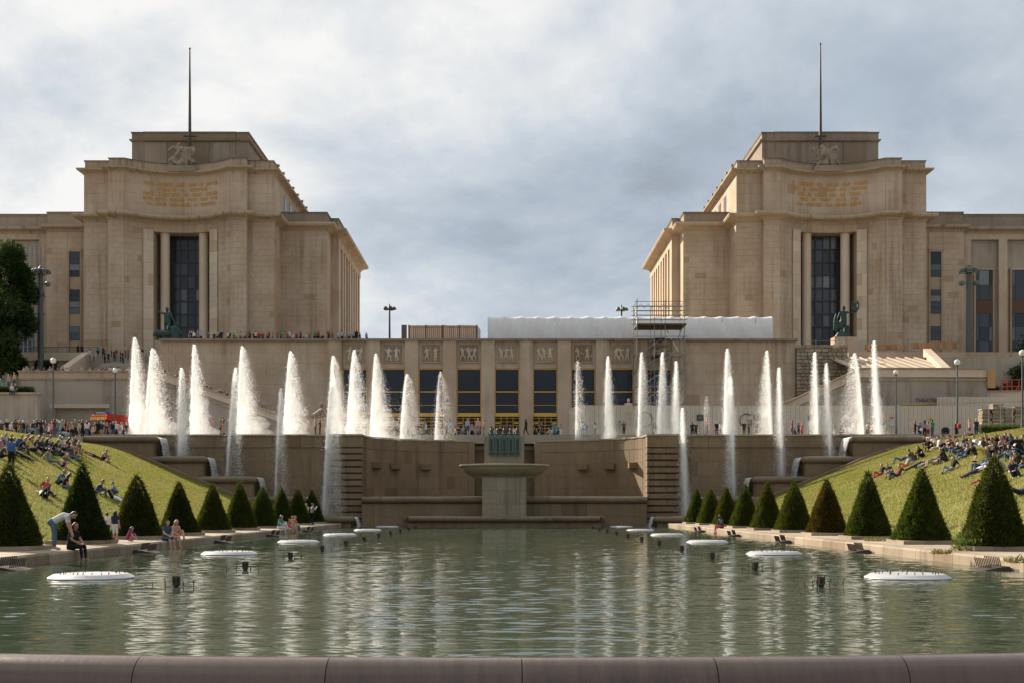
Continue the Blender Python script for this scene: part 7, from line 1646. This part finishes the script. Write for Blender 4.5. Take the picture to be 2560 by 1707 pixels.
# ---------------------------------------------------------------- statues
def statue(loc, rz, J, s, m, name, lab, extra=(), plinth=None, pm=None, vox=.03, cat='statue'):
    caps = body_caps(J, False, 1.0)+[(*hair_caps(J, False)[i][:4], 0) for i in range(2)]
    rt = Matrix.Rotation(rz, 3, 'Z'); t_ = thing(name, loc, lab, cat)
    caps = [(a, b, r0, r1, 0) for a, b, r0, r1, _ in caps]
    me = fuse('figure', caps, vox, .6, tags=False); o = mkobj('figure', me, m, None, None, True); o.location = loc; o.scale = (s,)*3; o.rotation_euler = (0, 0, rz); child(o, t_)
    if extra:
        for nme, ex in extra:
            me = fuse(nme, [(*e, 0) for e in ex], .04, .6, tags=False); o = mkobj(nme, me, m, None, None, True); o.location = loc; o.scale = (s,)*3; o.rotation_euler = (0, 0, rz); child(o, t_)
    if plinth:
        for nme, b in plinth: MB().box(loc[0]+b[0], loc[0]+b[1], loc[1]+b[2], loc[1]+b[3], loc[2]+b[4], loc[2]+b[5]).build(nme, pm or m, t_)
    return t_
J = dict(POSES['stand']); J.update(el_R=(.50, .05, 1.50), wr_R=(.42, .12, 1.84), el_L=(-.30, .08, 1.12), wr_L=(-.46, .2, .93), kn_L=(-.14, .22, .60), an_L=(-.1, .12, .25))
statue((px(418, 162), 162, 24.3), R(180), J, 2.5, BRONZE, 'bronze_statue', 'green bronze statue raising one arm before the left pavilion window',
       extra=[('animal', [((.42, .1, .30), (-.1, .15, .30), .20, .19), ((.48, .1, .40), (.60, .2, .32), .13, .11), ((.60, .2, .32), (.62, .32, .18), .10, .08), ((.4, .1, .2), (.42, .1, -.5), .10, .08), ((.1, .2, .2), (.14, .2, -.3), .10, .1)]),
              ('drapery', [((-.4, .05, .9), (-.75, .0, .66), .07, .05), ((-.45, .1, .92), (-.62, .1, .82), .05, .04), ((-.6, .1, .82), (-.95, .05, .64), .045, .03), ((-.45, 0, .6), (-.7, 0, .3), .2, .12), ((-.3, 0, .5), (-.4, 0, .05), .25, .28), ((0, 0, .35), (.05, 0, .05), .22, .26)])],
       plinth=[('plinth', (-1.4, 2.2, -1, 1, -8, -.2))], pm=STONE)
J = dict(POSES['stand']); J.update(el_L=(-.44, .1, 1.36), wr_L=(-.62, .2, 1.40), el_R=(.32, .02, 1.12), wr_R=(.42, .05, .82), hd=(-.02, .03, 1.62))
statue((px(2109, 163), 163, 24.7), R(180), J, 2.45, BRONZE, 'bronze_statue', 'green bronze statue holding up a lyre before the right pavilion window',
       extra=[('lyre', [((-.56, .2, 1.42), (-.76, .2, 1.55), .05, .05), ((-.76, .2, 1.55), (-.80, .2, 1.78), .045, .04), ((-.80, .2, 1.78), (-.70, .2, 1.98), .04, .05), ((-.56, .2, 1.42), (-.40, .2, 1.55), .05, .05), ((-.40, .2, 1.55), (-.36, .2, 1.78), .045, .04), ((-.36, .2, 1.78), (-.44, .2, 1.98), .04, .05), ((-.42, .2, 1.86), (-.72, .2, 1.86), .03, .03), ((-.58, .2, 1.45), (-.58, .2, 1.86), .10, .05)]),
              ('drapery', [((.42, 0, 1.3), (.5, 0, 1.0), .05, .06), ((.5, 0, 1.0), (.5, 0, .6), .06, .07), ((.5, 0, .6), (.56, 0, .4), .06, .04), ((.36, 0, .9), (.4, 0, .4), .08, .09), ((.06, -.05, .9), (.12, -.05, .6), .16, .17)]),
              ('rock', [((.22, 0, .2), (.28, 0, .02), .16, .22), ((-.22, 0, .5), (-.24, 0, .05), .11, .16), ((0, 0, .08), (0, 0, 0), .25, .3), ((-.24, .05, .62), (-.24, .05, .45), .09, .1)])],
       plinth=[('plinth', (-1.5, 1.7, -1, 1, -5, 0))], pm=STONE)
J = dict(POSES['stand']); J.update(kn_R=(.08, .06, .5))
statue((px(1571, 128), 128, pz(1068, 128)), R(175), J, 1.78, STONE_P, 'stone_statue', 'pale stone statue of a standing figure before the hoarding', plinth=[('plinth', (-.6, .6, -.5, .5, -2.0, 0)), ('inscribed_block', (-1.2, -.1, -1.2, -.7, -1.5, -.75))], pm=STONE_P)
J = dict(POSES['recline'])
statue((px(785, 128), 128, 11.2), R(120), J, 2.3, ATTIC, 'stone_statue', 'weathered stone seated statue half hidden by spray on the left', plinth=[('plinth', (-1.2, 1.2, -.6, .6, -2.0, 0))], pm=STONE)
